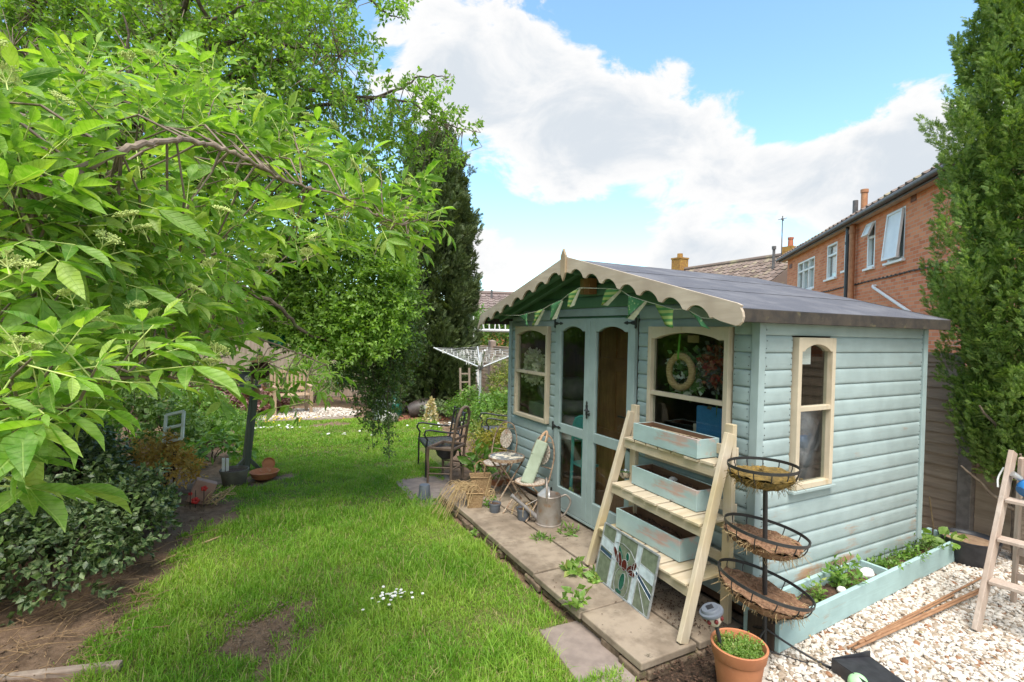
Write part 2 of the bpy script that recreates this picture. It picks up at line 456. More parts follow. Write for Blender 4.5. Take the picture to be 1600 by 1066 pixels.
gi = N.n('ShaderNodeNewGeometry'); r = gi.outputs['Random Per Island']
v = N.coord()
col = N.mix(r, (.105, .24, .018), (.235, .42, .043))
col = N.mix(N.ss(N.noise(v, 1.3, 4), .38, .68), col, N.mix(r, (.18, .335, .03), (.38, .50, .085)))
col = N.mix(N.math('LESS_THAN', N.math('FRACT', N.math('MULTIPLY', r, 53.3)), .09), col, (.42, .36, .17))
p = N.pr(col, .5, .3); t = N.n('ShaderNodeBsdfTranslucent'); N.l(N.mix(1, col, (1.5, 1.6, .5), 'MULTIPLY'), t.inputs[0])
mxs = N.n('ShaderNodeMixShader'); mxs.inputs[0].default_value = .4; N.l(p.outputs[0], mxs.inputs[1]); N.l(t.outputs[0], mxs.inputs[2]); N.out(mxs); M_grass = m
tag(npmesh('grass', Vs, Fs, M_grass), 'lush uneven green lawn grass between border and summerhouse', 'grass', kind='stuff')

# ------------------------------------------------------------------ gravel bed with stones
GZ0 = .10
gp = [(-.42,-.36),(-.15,-.22),(2.6,-.02),(3.3,.3),(3.3,-4.2),(-1.6,-4.2),(-1.2,-1.3),(-.62,-.75)]
mb = MB(); mb.prism(gp, .15, Matrix.Translation((0,0,GZ0-.15)))
tag(mb.build('gravel_ground', simple('gravel_dust', (.55,.50,.44), (.38,.33,.28), 60, .9, bump=.8)), kind='structure')
def inpoly(x, y, poly):
    c = np.zeros(len(x), bool); j = len(poly)-1
    for i in range(len(poly)):
        xi, yi = poly[i]; xj, yj = poly[j]
        c ^= ((yi > y) != (yj > y)) & (x < (xj-xi)*(y-yi)/(yj-yi+1e-12)+xi); j = i
    return c
ico_v = []; t = (1+5**.5)/2
ico_v = unit(np.array([(-1,t,0),(1,t,0),(-1,-t,0),(1,-t,0),(0,-1,t),(0,1,t),(0,-1,-t),(0,1,-t),(t,0,-1),(t,0,1),(-t,0,-1),(-t,0,1)], float))
ico_f = np.array([(0,11,5),(0,5,1),(0,1,7),(0,7,10),(0,10,11),(1,5,9),(5,11,4),(11,10,2),(10,7,6),(7,1,8),(3,9,4),(3,4,2),(3,2,6),(3,6,8),(3,8,9),(4,9,5),(2,4,11),(6,2,10),(8,6,7),(9,8,1)])
def subdiv(v, f):
    v = list(map(tuple, v)); mid = {}; nf = []
    def g(a, b):
        k = (min(a,b), max(a,b))
        if k not in mid: mid[k] = len(v); q = np.array(v[a])+np.array(v[b]); v.append(tuple(q/np.linalg.norm(q)))
        return mid[k]
    for a, b, c in f:
        ab, bc, ca = g(a,b), g(b,c), g(c,a); nf += [(a,ab,ca),(b,bc,ab),(c,ca,bc),(ab,bc,ca)]
    return np.array(v), np.array(nf)
ic2_v, ic2_f = subdiv(ico_v, ico_f)
def stones(n, poly, z, rmin, rmax, seed, flat=.55, big=True):
    r = np.random.default_rng(seed); pa = np.array(poly)
    x = r.uniform(pa[:,0].min(), pa[:,0].max(), n); y = r.uniform(pa[:,1].min(), pa[:,1].max(), n)
    ok = inpoly(x, y, poly); x, y = x[ok], y[ok]; n = len(x)
    bv, bf = (ic2_v, ic2_f) if big else (ico_v, ico_f)
    k = len(bv)
    rad = rmin+(rmax-rmin)*r.beta(1.6, 2.6, n)
    Vv = bv[None]*(1+.24*r.normal(size=(n, 1, 3)).clip(-1.3, 1.3))*np.array([1.25, .9, flat])
    Vv = Vv*(1+.13*np.sin(bv[None]@r.normal(size=(3,))*5+r.uniform(0, 6, (n, 1)))[..., None])
    a = r.uniform(0, 2*PI, n); b = r.normal(0, .32, n); c = r.normal(0, .32, n)
    ca, sa = np.cos(a)[:,None], np.sin(a)[:,None]
    X = Vv[...,0]; Y = Vv[...,1]; Z = Vv[...,2]
    cb, sb = np.cos(b)[:,None], np.sin(b)[:,None]; X, Z = X*cb+Z*sb, -X*sb+Z*cb
    cc, scn = np.cos(c)[:,None], np.sin(c)[:,None]; Y, Z = Y*cc+Z*scn, -Y*scn+Z*cc
    X, Y = X*ca-Y*sa, X*sa+Y*ca
    P = np.stack([X, Y, Z], -1)*rad[:,None,None]+np.stack([x, y, z+rad*flat*.35+r.uniform(0, .012, n)], -1)[:,None,:]
    return P.reshape(-1, 3), [(bf[None]+(np.arange(n)*k)[:,None,None]).reshape(-1, 3)]
m, nt = newmat('limestone_chips'); N = NT(nt); g = N.n('ShaderNodeNewGeometry'); r = g.outputs['Random Per Island']
col = N.mix(r, (.45,.395,.335), (.68,.635,.575)); col = N.mix(N.math('LESS_THAN', N.math('FRACT', N.math('MULTIPLY', r, 41.7)), .26), col, (.30,.235,.175))
col = N.mix(N.math('LESS_THAN', N.math('FRACT', N.math('MULTIPLY', r, 91.3)), .035), col, (.25,.12,.06))
f = N.noise(N.coord(), 55, 4); col = N.mix(N.ss(f, .45, .75), col, N.mix(.5, col, (.52,.43,.33)))
N.out(N.pr(col, .75, .3, 0, f, .4, .004)); M_stone = m
vis = [(-.38,-.4),(-.1,-.24),(2.65,-.05),(3.2,.2),(3.2,-1.3),(1.6,-1.9),(-.7,-1.3),(-.6,-.8)]
tag(npmesh('gravel', *joinarr([stones(36000, vis, GZ0, .008, .0215, 5)]), M_stone), 'pale cream limestone chippings covering the yard', 'gravel', kind='stuff')

# ------------------------------------------------------------------ patio of old slabs
M_slab = simple('old_concrete_slab', (.25,.195,.145), (.155,.12,.088), 7, .88, .25, bump=.7, c3=(.305,.245,.185), s3=2.2, t3=(.45,.62), detail=9, c4=(.075,.062,.042), s4=9, t4=(.60,.72))
M_slabedge = simple('crumbling_mortar', (.20,.145,.10), (.085,.06,.04), 14, .95, bump=1.0, bdist=.02, c3=(.10,.12,.03), s3=5)
mb = MB(); rr = random.Random(3)
y = -.02; cols = [(-.95, -.49), (-.475, .04)]
for ci, (a, b) in enumerate(cols):
    y = .0 if ci == 0 else .0
    L = .62 if ci == 0 else .60
    yy = y
    while yy < 3.38:
        l = min(L+rr.uniform(-.03, .03), 3.4-yy)
        x0 = a+rr.uniform(-.012, .012) if ci == 0 else a
        mb.box(((x0+b)/2, yy+l/2, .095+rr.uniform(-.004, .004)), (b-x0-.008, l-.012, .05), rz=rr.uniform(-.008, .008))
        yy += l
o = mb.build('patio', M_slab, bevel=.008); tag(o, kind='structure')
# bedding and broken course under the slabs
mb = MB(); yy = .01
mb.b2((-.90, .02, -.1), (.03, 3.38, .066), mi=0)
while yy < 3.36:
    l = rr.uniform(.09, .26); d = rr.uniform(-.03, .03)
    mb.box((-.90+d, yy+l/2, .034+rr.uniform(-.008, .008)), (.09, l-.014, .05+rr.uniform(-.008, .012)), rz=rr.uniform(-.07, .07)); yy += l
xx = -.9
while xx < -.1:
    l = rr.uniform(.1, .25); mb.box((xx+l/2, .035+rr.uniform(-.015, .01), .03), (l-.012, .07, .055), rz=rr.uniform(-.05, .05)); xx += l
tag(mb.build('patio_footing', M_slabedge, bevel=.01), kind='structure')
# dark soil by the corner
mb = MB(); pts = []
for i in range(15):
    for j in range(12):
        x = -.98+i*.075; y = -.80+j*.075
        mb.v.append((x, y, .035+.055*max(0, min(1, (x+.9)/.8))+random.uniform(-.008, .008)-.05*max(0, (y+.08)/.1 if y > -.08 else 0)))
for i in range(14):
    for j in range(11):
        a = i*12+j; mb.f.append((a, a+12, a+13, a+1)); mb.mi.append(0)
tag(mb.build('soil_ground', simple('dark_soil', (.085,.052,.033), (.03,.019,.012), 30, .95, bump=1, bdist=.02, c3=(.16,.10,.065), s3=9), smooth=True), kind='structure')

# ================================================================== SUMMERHOUSE
PAINT = (.325, .405, .40)
M_clad_y = wood('painted_shiplap_front', (.33,.24,.15), (.22,.15,.09), 'y', .5, 8, .25, paint=PAINT, wear=(.62,.73), foot=.05)
M_clad_x = wood('painted_shiplap_side', (.42,.27,.17), (.33,.20,.12), 'x', .55, 8, .3, paint=(.335,.41,.405), wear=(.60,.71), foot=.11)
M_paint = wood('painted_joinery', (.33,.24,.15), (.22,.15,.09), 'z', .5, 8, .2, paint=PAINT, wear=(.70,.78))
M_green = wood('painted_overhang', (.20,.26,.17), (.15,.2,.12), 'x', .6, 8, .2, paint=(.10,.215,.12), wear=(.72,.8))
M_greeny = wood('dark_green_gable', (.20,.26,.17), (.15,.2,.12), 'y', .6, 8, .2, paint=(.095,.20,.115), wear=(.72,.8))  # gable boards, a darker green than the wall boards below
M_cream = wood('cream_frame', (.52,.40,.25), (.42,.31,.18), 'z', .55, 7, .25, paint=(.57,.48,.355), wear=(.56,.68))
M_barge = wood('weathered_bargeboard', (.54,.45,.35), (.42,.34,.26), 'y', .65, 6, .35, c3=(.37,.295,.225))
M_darkwood = wood('bare_inner_wood', (.115,.065,.038), (.06,.033,.02), 'z', .7, 5, .3)
M_iron = simple('black_iron', (.018,.018,.02), (.03,.028,.027), 30, .45, .5, bump=.2)
M_nail = simple('nail_head', (.05,.045,.04), None, 30, .5)
m, nt = newmat('window_glass'); N = NT(nt)
tr = N.n('ShaderNodeBsdfTransparent'); tr.inputs[0].default_value = (.90,.93,.92,1)
gl = N.n('ShaderNodeBsdfGlossy'); gl.inputs['Roughness'].default_value = .03
fr = N.n('ShaderNodeLayerWeight'); fr.inputs[0].default_value = .5
mxs = N.n('ShaderNodeMixShader'); N.l(N.math('ADD', N.math('MULTIPLY', N.math('POWER', fr.outputs['Facing'], 4.5), .9), .035), mxs.inputs[0]); N.l(tr.outputs[0], mxs.inputs[1]); N.l(gl.outputs[0], mxs.inputs[2]); N.out(mxs); M_glass = m

SH = thing('summerhouse', 'duck egg blue timber summerhouse with scalloped cream gable boards and glazed double doors', 'summerhouse', (0,0,.15))
OFF = Vector((0,0,.15))
S0 = .117; ZK = 2.04; LY = 3.55; WX = 2.14; RIDGE = 2.72; EY = 1.775; TAN = .268
def sb(mb, name, mat, parent=SH, **k):       # build a part given in world coordinates
    mb.v = [(v[0], v[1], v[2]-.15) for v in mb.v]
    return mb.build(name, mat, parent, **k)
PROF = [(.002,.0),(.017,.001),(.021,.006),(.0225,.02),(.0225,.08),(.0205,.097),(.015,.110),(.004,.117)]
def clipprof(h0, h1):
    hs = [p[1] for p in PROF]; ds = [p[0] for p in PROF]
    out = [(float(np.interp(h0, hs, ds)), h0)]+[p for p in PROF if h0+1e-4 < p[1] < h1-1e-4]+[(float(np.interp(h1, hs, ds)), h1)]
    return out
def board(mb, ax, a0, a1, zb, h0, h1, face, mi=0):
    pr = clipprof(h0, h1); n = len(pr)
    st = [(a0, .35), (a0+.004, .8), (a0+.012, 1), (a1-.012, 1), (a1-.004, .8), (a1, .35)]
    vs = []
    sl = random.uniform(-.0012, .0012)
    for (a, k) in st:
        for (d, h) in pr:
            o = -(d*k+sl)+face
            z = zb+h
            vs.append((o, a, z) if ax == 'y' else (a, o, z))
    m_ = len(st)
    fs = []
    for i in range(m_-1):
        for j in range(n-1):
            q = (i*n+j, i*n+j+1, (i+1)*n+j+1, (i+1)*n+j); fs.append(q if ax == 'x' else q[::-1])
    fs.append(tuple(range(n))); fs.append(tuple((m_-1)*n+j for j in range(n-1, -1, -1)))
    mb.add(vs, fs, mi)
def nails(mb, ax, a, zb, face):
    for hh in (.032, .082):
        if random.random() < .88:
            b = a+random.uniform(-.006, .006); z = zb+hh+random.uniform(-.006, .006)
            c = (face-.0235, b, z) if ax == 'y' else (b, face-.0235, z)
            mb.ball(c, (.0035,)*3, 6, 4, mi=1)
def clad(mb, ax, A0, A1, rows, openings, face):
    for k in rows:
        zb = ZK-S0*k
        cuts = {0.0, S0}
        for (b0, b1, z0, z1) in openings:
            for z in (z0, z1):
                if zb+.004 < z < zb+S0-.004: cuts.add(z-zb)
        cuts = sorted(cuts)
        for h0, h1 in zip(cuts[:-1], cuts[1:]):
            zm = zb+(h0+h1)/2
            segs = [(A0, A1)]
            for (b0, b1, z0, z1) in openings:
                if z0 < zm < z1:
                    ns = []
                    for s0, s1 in segs:
                        if b1 <= s0 or b0 >= s1: ns.append((s0, s1)); continue
                        if b0 > s0: ns.append((s0, b0))
                        if b1 < s1: ns.append((b1, s1))
                    segs = ns
            for s0, s1 in segs:
                if s1-s0 < .02: continue
                board(mb, ax, s0+.001, s1-.001, zb, h0, h1, face)
                if h1-h0 > .1:
                    nails(mb, ax, s0+.022, zb, face); nails(mb, ax, s1-.022, zb, face)
DOOR = (1.17, 2.45, .15, 2.19)
WL = (2.59, 3.368, .998, 2.092); WR = (.204, 1.022, .998, 2.092)
mb = MB()
clad(mb, 'y', .05, LY-.05, range(0, 17), [DOOR, WL, WR], .022)
for y0, y1, h0, h1 in ((.05, .32, 0, .05), (.32, 1.165, 0, S0), (1.172, 2.448, .038, S0), (2.455, 3.23, 0, S0), (3.23, LY-.05, 0, .05)):
    board(mb, 'y', y0, y1, ZK+S0, h0, h1, .022)
GB = []
for k in range(-6, -1):                  # gable boards under the roof line
    zb = ZK-S0*k; half = (RIDGE-.045-zb-S0)/TAN
    if half > .1:
        hw = min(half, 1.72); GB.append((EY-hw, EY+hw, zb))
front = sb(mb, 'front_wall', [M_clad_y, M_nail], smooth=True, angle=50)
SW = (.36, .815, .955, 2.04)
mb = MB(); clad(mb, 'x', .05, WX-.03, range(0, 17), [SW], .022)
board(mb, 'x', .05, WX-.03, ZK+S0, 0, .06, .022)
sb(mb, 'side_wall', [M_clad_x, M_nail], smooth=True, angle=50)
mb = MB()
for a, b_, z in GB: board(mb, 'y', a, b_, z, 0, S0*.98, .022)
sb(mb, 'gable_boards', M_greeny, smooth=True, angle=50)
# plain back and far walls, lining, floor
mb = MB(); mb.b2((WX-.03, .04, .17), (WX, LY-.04, 2.1)); mb.b2((0.05, LY-.03, .17), (WX-.03, LY, 2.1))
mb.b2((WX-.03, .04, 2.1), (WX, LY-.04, 2.2)); mb.prism([(.05,2.2),(LY-.05,2.2),(EY,RIDGE-.05)], .02, Matrix(((0,0,1,WX-.025),(1,0,0,0),(0,1,0,0),(0,0,0,1)))); mb.b2((.05, LY-.03, 2.1), (WX-.03, LY, 2.2)); mb.b2((.05, .024, 2.1), (WX-.03, .036, 2.21))
sb(mb, 'rear_wall', M_clad_x)
mb = MB(); gy = [(EY-1.74, 2.11), (EY+1.74, 2.11), (EY, RIDGE-.035)]
Mg = Matrix(((0,0,1,.024),(1,0,0,0),(0,1,0,0),(0,0,0,1)))
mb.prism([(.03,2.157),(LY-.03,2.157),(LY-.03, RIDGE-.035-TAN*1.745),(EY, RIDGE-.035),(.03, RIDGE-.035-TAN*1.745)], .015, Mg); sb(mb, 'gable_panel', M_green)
mb = MB(); mb.b2((WX-.045, .045, .2), (WX-.032, LY-.045, 2.1)); mb.b2((.045, LY-.045, .2), (WX-.05, LY-.032, 2.1))
mb.b2((.045, .026, .2), (.355, .038, 2.1)); mb.b2((.82, .026, .2), (WX-.05, .038, 2.1)); mb.b2((.357, .026, .2), (.818, .038, .95))
for (a, b, c, d) in ((.03, .195, .2, 2.12), (.2, 1.02, .2, .985), (1.032, 1.165, .2, 2.12), (2.455, 2.58, .2, 2.12), (2.583, 3.37, .2, .985), (3.378, 3.5, .2, 2.12)):
    mb.b2((.028, a, c), (.04, b, d))
sb(mb, 'inner_lining', M_darkwood)
mb = MB(); mb.b2((.0, .03, .15), (WX, LY-.03, .20)); sb(mb, 'floor', M_darkwood)
# corner posts
for (a, b, nm) in ((-.012, -.012, 'corner_post'), (-.012, LY-.05, 'corner_post'), (WX-.035, -.012, 'corner_post')):
    mb = MB(); mb.b2((a, b, .155), (a+.062, b+.062, 2.16)); sb(mb, nm, M_paint, bevel=.003)
# sill plate
mb = MB(); mb.b2((-.026, 1.12, .15), (.06, 2.5, .178)); sb(mb, 'threshold', M_paint, bevel=.004)

def archpoly(y0, y1, zt, zs, rise, sh=.06, n=14):
    """rail: straight top at zt, lower edge at zs with an arch of the given rise between two shoulders"""
    pts = [(y0, zt), (y0, zs), (y0+sh*(y1-y0), zs)]
    for i in range(n+1):
        t = i/n; yy = y0+sh*(y1-y0)+(1-2*sh)*(y1-y0)*t
        pts.append((yy, zs+rise*math.sin(PI*t)**.75))
    pts += [(y1-sh*(y1-y0), zs), (y1, zs), (y1, zt)]
    return pts
MX = lambda x: Matrix(((0,0,1,x),(1,0,0,0),(0,1,0,0),(0,0,0,1)))      # local (a,b,t) -> (x+t, a, b)
MY = lambda y: Matrix(((1,0,0,0),(0,0,1,y),(0,1,0,0),(0,0,0,1)))      # local (a,b,t) -> (a, y+t, b)
def window(y0, y1, z0, z1, mid, side=False, fwid=.039):
    Mf = MY if side else MX
    e = -.034
    mb = MB()
    def rect(a0, b0, a1, b1, t0, t1): mb.prism([(a0,b0),(a1,b0),(a1,b1),(a0,b1)], t1-t0, Mf(t0))
    rect(y0, z0, y0+fwid, z1, e, .03); rect(y1-fwid, z0, y1, z1, e, .03)
    rect(y0+fwid, z0, y1-fwid, z0+fwid, e+.001, .029)
    mb.prism(archpoly(y0+fwid, y1-fwid, z1, z1-.098, .05), .062, Mf(e+.001))
    f = sb(mb, 'window_frame', M_cream, bevel=.003)
    mb = MB(); mb.prism([(y0+fwid, mid-.017), (y1-fwid, mid-.017), (y1-fwid, mid+.017), (y0+fwid, mid+.017)], .05, Mf(e+.004))
    b = sb(mb, 'glazing_bar', M_cream, f, bevel=.003); b.location = (0,0,0)
    mb = MB(); mb.prism([(y0+.02, z0+.02), (y1-.02, z0+.02), (y1-.02, z1-.02), (y0+.02, z1-.02)], .003, Mf(.004))
    sb(mb, 'pane', M_glass, f)
    return f
_sb = sb
window(2.60, 3.358, 1.008, 2.094, 1.552); window(.214, 1.012, 1.008, 2.094, 1.552)
window(.372, .803, .968, 2.03, 1.53, True)
mb = MB(); mb.b2((.34, -.045, .945), (.835, .03, .966)); sb(mb, 'window_sill', M_clad_x, bevel=.004)
# doors
def door(y0, y1, p0, p1, hinge_y, hs):
    e = -.026; z0, z1 = .182, 2.172
    mb = MB()
    def rect(a0, b0, a1, b1, x0=e, x1=.014): mb.prism([(a0,b0),(a1,b0),(a1,b1),(a0,b1)], x1-x0, MX(x0))
    rect(y0, z0, p0, z1); rect(p1, z0, y1, z1)
    rect(p0, z0, p1, .392, e+.001); rect(p0, .975, p1, 1.068, e+.001)
    mb.prism(archpoly(p0, p1, z1, 2.045, .048, .09), .038, MX(e+.001))
    d = sb(mb, 'door', M_paint, bevel=.004)
    mb = MB(); mb.prism([(p0-.01, .38), (p1+.01, .38), (p1+.01, 2.12), (p0-.01, 2.12)], .003, MX(-.004)); sb(mb, 'pane', M_glass, d)
    for z in (2.125, 1.02, .30):
        mb = MB(); s = hs
        L = .145
        pts = [(0,-.018),(.03*s,-.016),(.05*s,-.008),(.085*s,-.006),(.095*s,-.016),(.115*s,-.012),(L*s,0),(.115*s,.012),(.095*s,.016),(.085*s,.006),(.05*s,.008),(.03*s,.016),(0,.018)]
        if s < 0: pts = pts[::-1]
        mb.prism([(hinge_y+a, z+b) for a, b in pts], .006, MX(e-.007))
        q = [(-.002*s,-.045),(-.012*s,-.05),(-.028*s,-.035),(-.024*s,-.012),(-.024*s,.012),(-.028*s,.035),(-.012*s,.05),(-.002*s,.045)]
        if s > 0: q = q[::-1]
        mb.prism([(hinge_y+a, z+b) for a, b in q], .008, MX(e-.008))
        mb.ball((e-.012, hinge_y+.012*s, z), .006, 8, 5); mb.ball((e-.010, hinge_y+.06*s, z), .004, 8, 5)
        _sb(mb, 'hinge', M_iron, d)
    return d
dl = door(1.8285, 2.44, 1.908, 2.345, 2.44, -1)
drr = door(1.182, 1.8255, 1.735, 1.272, 1.182, 1) if False else door(1.182, 1.8255, 1.272, 1.735, 1.182, 1)
mb = MB(); zc = 1.275
plate = [(0,-.085),(.012,-.072),(.006,-.058),(.018,-.045),(.014,-.02),(.022,0),(.014,.02),(.018,.045),(.006,.058),(.014,.07),(0,.092)]
poly = [(1.846+a, zc+b) for a, b in plate]+[(1.846-a, zc+b) for a, b in plate[-2:0:-1]]
mb.prism(poly, .005, MX(-.032)); mb.tube([(-.031,1.846,zc),(-.055,1.846,zc),(-.058,1.80,zc-.004),(-.055,1.775,zc)], .006, 8); mb.ball((-.058,1.775,zc), .010, 8, 6); mb.ball((-.036,1.846,zc), .013, 10, 6)
_sb(mb, 'handle', M_iron, dl)
mb = MB(); mb.bar((-.034,1.835,zc-.035),(-.034,1.80,zc-.035), .014,.008); mb.bar((-.03,1.80,zc-.02),(-.03,1.80,zc-.05),.006,.02); _sb(mb, 'latch', M_iron, drr)
# ---------------- roof
RX0, RX1 = -.345, 2.31
M_felt = None
m, nt = newmat('mineral_felt'); N = NT(nt); v = N.coord()
f = N.noise(v, 230, 3, .8); g = N.noise(v, 3.5, 6, .6)
col = N.mix(N.ss(f, .3, .7), (.075,.075,.086), (.135,.135,.155)); col = N.mix(N.ss(g, .4, .75), col, (.165,.162,.175))
col = N.mix(N.ss(N.vor(v, 23), .045, .02), col, (.07,.06,.04))
N.out(N.pr(col, .9, .25, 0, f, .5, .004)); M_felt = m
M_fascia = simple('felted_fascia', (.035,.03,.027), (.065,.052,.04), 14, .85, bump=.6, c3=(.10,.085,.05), s3=16, t3=(.6,.7))
roof = None
cs = 1/math.sqrt(1+TAN*TAN); sn = TAN*cs
def slope(sgn):                              # local (u along x, v down the slope, w outwards)
    return Matrix(((1,0,0,0),(0,sgn*cs,sn*sgn*1.0,EY),(0,-sn,cs,RIDGE),(0,0,0,1)))
LS = (EY+.10)/cs
mb = MB()
for sg in (-1, 1):
    M_ = slope(sg)
    mb.add([(RX0,0,-.035),(RX1,0,-.035),(RX1,LS-.012,-.035),(RX0,LS-.012,-.035),(RX0,0,-.02),(RX1,0,-.02),(RX1,LS-.012,-.02),(RX0,LS-.012,-.02)],
           [(0,3,2,1),(4,5,6,7),(0,1,5,4),(1,2,6,5),(2,3,7,6),(3,0,4,7)], 0, M_)
    for x in (RX0+.02, -.16):                # rafters of the overhang
        mb.box((x+.02, LS/2-.02, -.062), (.035, LS-.12, .055), M_)
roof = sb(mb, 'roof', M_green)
for sg in (-1, 1):
    M_ = slope(sg)
    for (v0, v1, lift) in ((LS-.78, LS+.006, 0), (LS-1.46, LS-.70, .004), (-.004, LS-1.38, .008)):
        mb = MB(); nx_ = 40
        for i in range(nx_+1):
            x = RX0-.004+(RX1-RX0+.012)*i/nx_
            wv = .004*math.sin(x*5+v1*3)+random.uniform(-.0025, .0025)
            for (vv, ww) in ((v0, -.019+lift), (v0, -.0145+lift), ((v0+v1)/2, -.0145+lift+.0015*math.sin(x*3)), (v1+wv, -.0145+lift), (v1+wv, -.019+lift)):
                mb.v.append(tuple(M_ @ Vector((x, vv, ww))))
        for i in range(nx_):
            for j in range(4):
                a = i*5+j; q = (a, a+5, a+6, a+1); mb.f.append(q if sg < 0 else q[::-1]); mb.mi.append(0)
            a = i*5; mb.f.append((a+4, a+9, a+5, a)); mb.mi.append(0)
        _sb(mb, 'felt_sheet', M_felt, roof, smooth=True, angle=30)
mb = MB()
for sg in (-1, 1):
    M_ = slope(sg)
    vs = [tuple(M_ @ Vector((RX0, LS, -.02))), tuple(M_ @ Vector((RX1+.004, LS, -.02)))]
    y = vs[0][1]; zt = vs[0][2]
    mb.b2((RX0, y-.008*sg if sg > 0 else y, zt-.082), (RX1+.004, y+.010*sg if sg > 0 else y-.010, zt+.002)) 
    # rear verge board
    mb.box((RX1+.012, LS/2, -.055), (.02, LS, .09), M_)
_sb(mb, 'fascia', M_fascia, roof, bevel=.004)
# bargeboards with scalloped lower edge
def barge(sg):
    Lb = LS+.045; H = .138
    top = [(0.0, 0), (Lb-.03, 0)]
    low = []
    if sg > 0:                               # left: pointed tail
        end = [(Lb+.06, -.135), (Lb+.035, -.162), (Lb-.02, -.118)]
        v = Lb-.10
    else:                                    # right: rounded tail
        end = [(Lb+.005, -.006)]+[(Lb-.045+.062*math.cos(a), -.07+.066*math.sin(a)) for a in [R(50), R(25), 0, R(-30), R(-60), R(-85)]]+[(Lb-.16, -H+.002)]
        v = Lb-.22
    n = 7; x0 = .085; w_ = (v-x0)/n
    low.append((v, -H+.01))
    for i in range(n-1, -1, -1):
        a1 = x0+(i+1)*w_-.022; a0 = x0+i*w_+.022
        low.append((a1+.006, -H))
        for k in range(0, 11):
            t = k/10; low.append((a1+(a0-a1)*t, -H+.055*math.sin(PI*t)**.62 if 0 < t < 1 else -H+.004))
        low.append((a0-.006, -H))
    low.append((0.0, -H+.004))
    pts = top+end+low
    P3 = []
    for (v_, w_2) in pts:
        P3.append((EY+sg*(v_*cs+0*w_2), RIDGE-.0+.016-v_*sn+w_2/cs*1.0))
    mb = MB(); poly = P3 if sg > 0 else P3[::-1]
    mb.prism(poly, .02, MX(RX0-.026))
    _sb(mb, 'bargeboard', M_barge, roof, bevel=.002)
barge(1); barge(-1)
mb = MB(); c = RIDGE
mb.prism([(EY-.038, c-.16+.02), (EY, c-.215), (EY+.038, c-.14), (EY+.040, c+.02), (EY+.02, c+.055), (EY, c+.088), (EY-.02, c+.055), (EY-.040, c+.02)], .022, MX(RX0-.049))
_sb(mb, 'finial', wood('finial_wood', (.42,.32,.21), (.33,.24,.15), 'z'), roof, bevel=.003)
# ridge beam end
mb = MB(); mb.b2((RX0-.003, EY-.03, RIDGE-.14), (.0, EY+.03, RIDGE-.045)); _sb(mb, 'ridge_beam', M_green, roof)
# ================================================================== VEGETATION
UPV = np.array([0., 0., 1.])
def polysample(poly, n, r):
    pa = np.array(poly, float); out = []
    lo, hi = pa.min(0), pa.max(0); got = 0
    while got < n:
        q = r.uniform(lo, hi, (n*2, 2)); q = q[inpoly(q[:,0], q[:,1], poly)]; out.append(q); got += len(q)
    return np.concatenate(out)[:n]
def back(px, depth):                     # real points for picture positions at the given depths
    d = fw[None]+rt[None]*((px[:,0]-800)/FPX)[:,None]-up[None]*((px[:,1]-533)/FPX)[:,None]
    return CAM[None]+d*depth[:,None]
def rdir(n, r): return unit(r.normal(size=(n, 3)))
def sprigs(P, Dv, k, Ls, lL, lW, T, r, droop=.2, spread=.9, flat=.6):
    n = len(P); Dv = unit(Dv)
    a = unit(np.cross(Dv, UPV[None]+.01*r.normal(size=(n,3)))); b = np.cross(Dv, a)
    ps = []; ds = []; ns = []; Ll = []
    ph = r.uniform(0, 6.28, n)
    for i in range(k):
        t = (i+.6)/k; ang = ph+2.4*i
        rad = a*np.cos(ang)[:,None]+b*np.sin(ang)[:,None]
        dd = Dv*(.35+.5*t)+rad*spread+np.array([0,0,-droop])+.2*r.normal(size=(n,3))
        ps.append(P+Dv*(Ls*t)[:,None]); ds.append(dd)
        ns.append(UPV[None]*flat+.55*r.normal(size=(n,3))+Dv*.2); Ll.append(lL*r.uniform(.65, 1.2, n))
    P2 = np.concatenate(ps); L = np.concatenate(Ll)
    return leafarr(P2, np.concatenate(ds), np.concatenate(ns), L, L*lW, T)
def twigs(A, B, ra, rb):
    A = np.asarray(A); B = np.asarray(B); n = len(A); d = unit(B-A)
    u = unit(np.cross(d, np.array([.3,.2,1.])[None])); w_ = np.cross(d, u); V = []
    for (p, r_) in ((A, ra), (B, rb)):
        for k in range(4):
            an = PI/2*k; V.append(p+(u*math.cos(an)+w_*math.sin(an))*np.reshape(r_, (-1,1)))
    V = np.stack(V, 1).reshape(-1, 3); o = (np.arange(n)*8)[:,None]
    return V, [np.concatenate([o+np.array([k, (k+1)%4, 4+(k+1)%4, 4+k]) for k in range(4)])]
def curve(pts, n=8, wob=0.0, rr=random):
    """smooth polyline through control points"""
    pts = [Vector(p) for p in pts]; out = []
    for i in range(len(pts)-1):
        p0 = pts[max(i-1,0)]; p1 = pts[i]; p2 = pts[i+1]; p3 = pts[min(i+2,len(pts)-1)]
        for k in range(n):
            t = k/n
            out.append(.5*((2*p1)+(p2-p0)*t+(2*p0-5*p1+4*p2-p3)*t*t+(3*p1-p0-3*p2+p3)*t**3)+Vector((rr.uniform(-wob,wob), rr.uniform(-wob,wob), rr.uniform(-wob,wob))))
    out.append(pts[-1]); return out
M_bark = simple('bark', (.13,.10,.075), (.06,.045,.034), 22, .9, bump=.8, bdist=.01, c3=(.11,.12,.06), s3=7)
M_twig = simple('young_bark', (.26,.20,.15), (.14,.10,.075), 30, .8, bump=.5)
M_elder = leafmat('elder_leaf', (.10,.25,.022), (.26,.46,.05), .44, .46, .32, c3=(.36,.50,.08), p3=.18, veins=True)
M_umbel = simple('elder_buds', (.52,.58,.20), (.42,.50,.14), 60, .7, bump=.1)
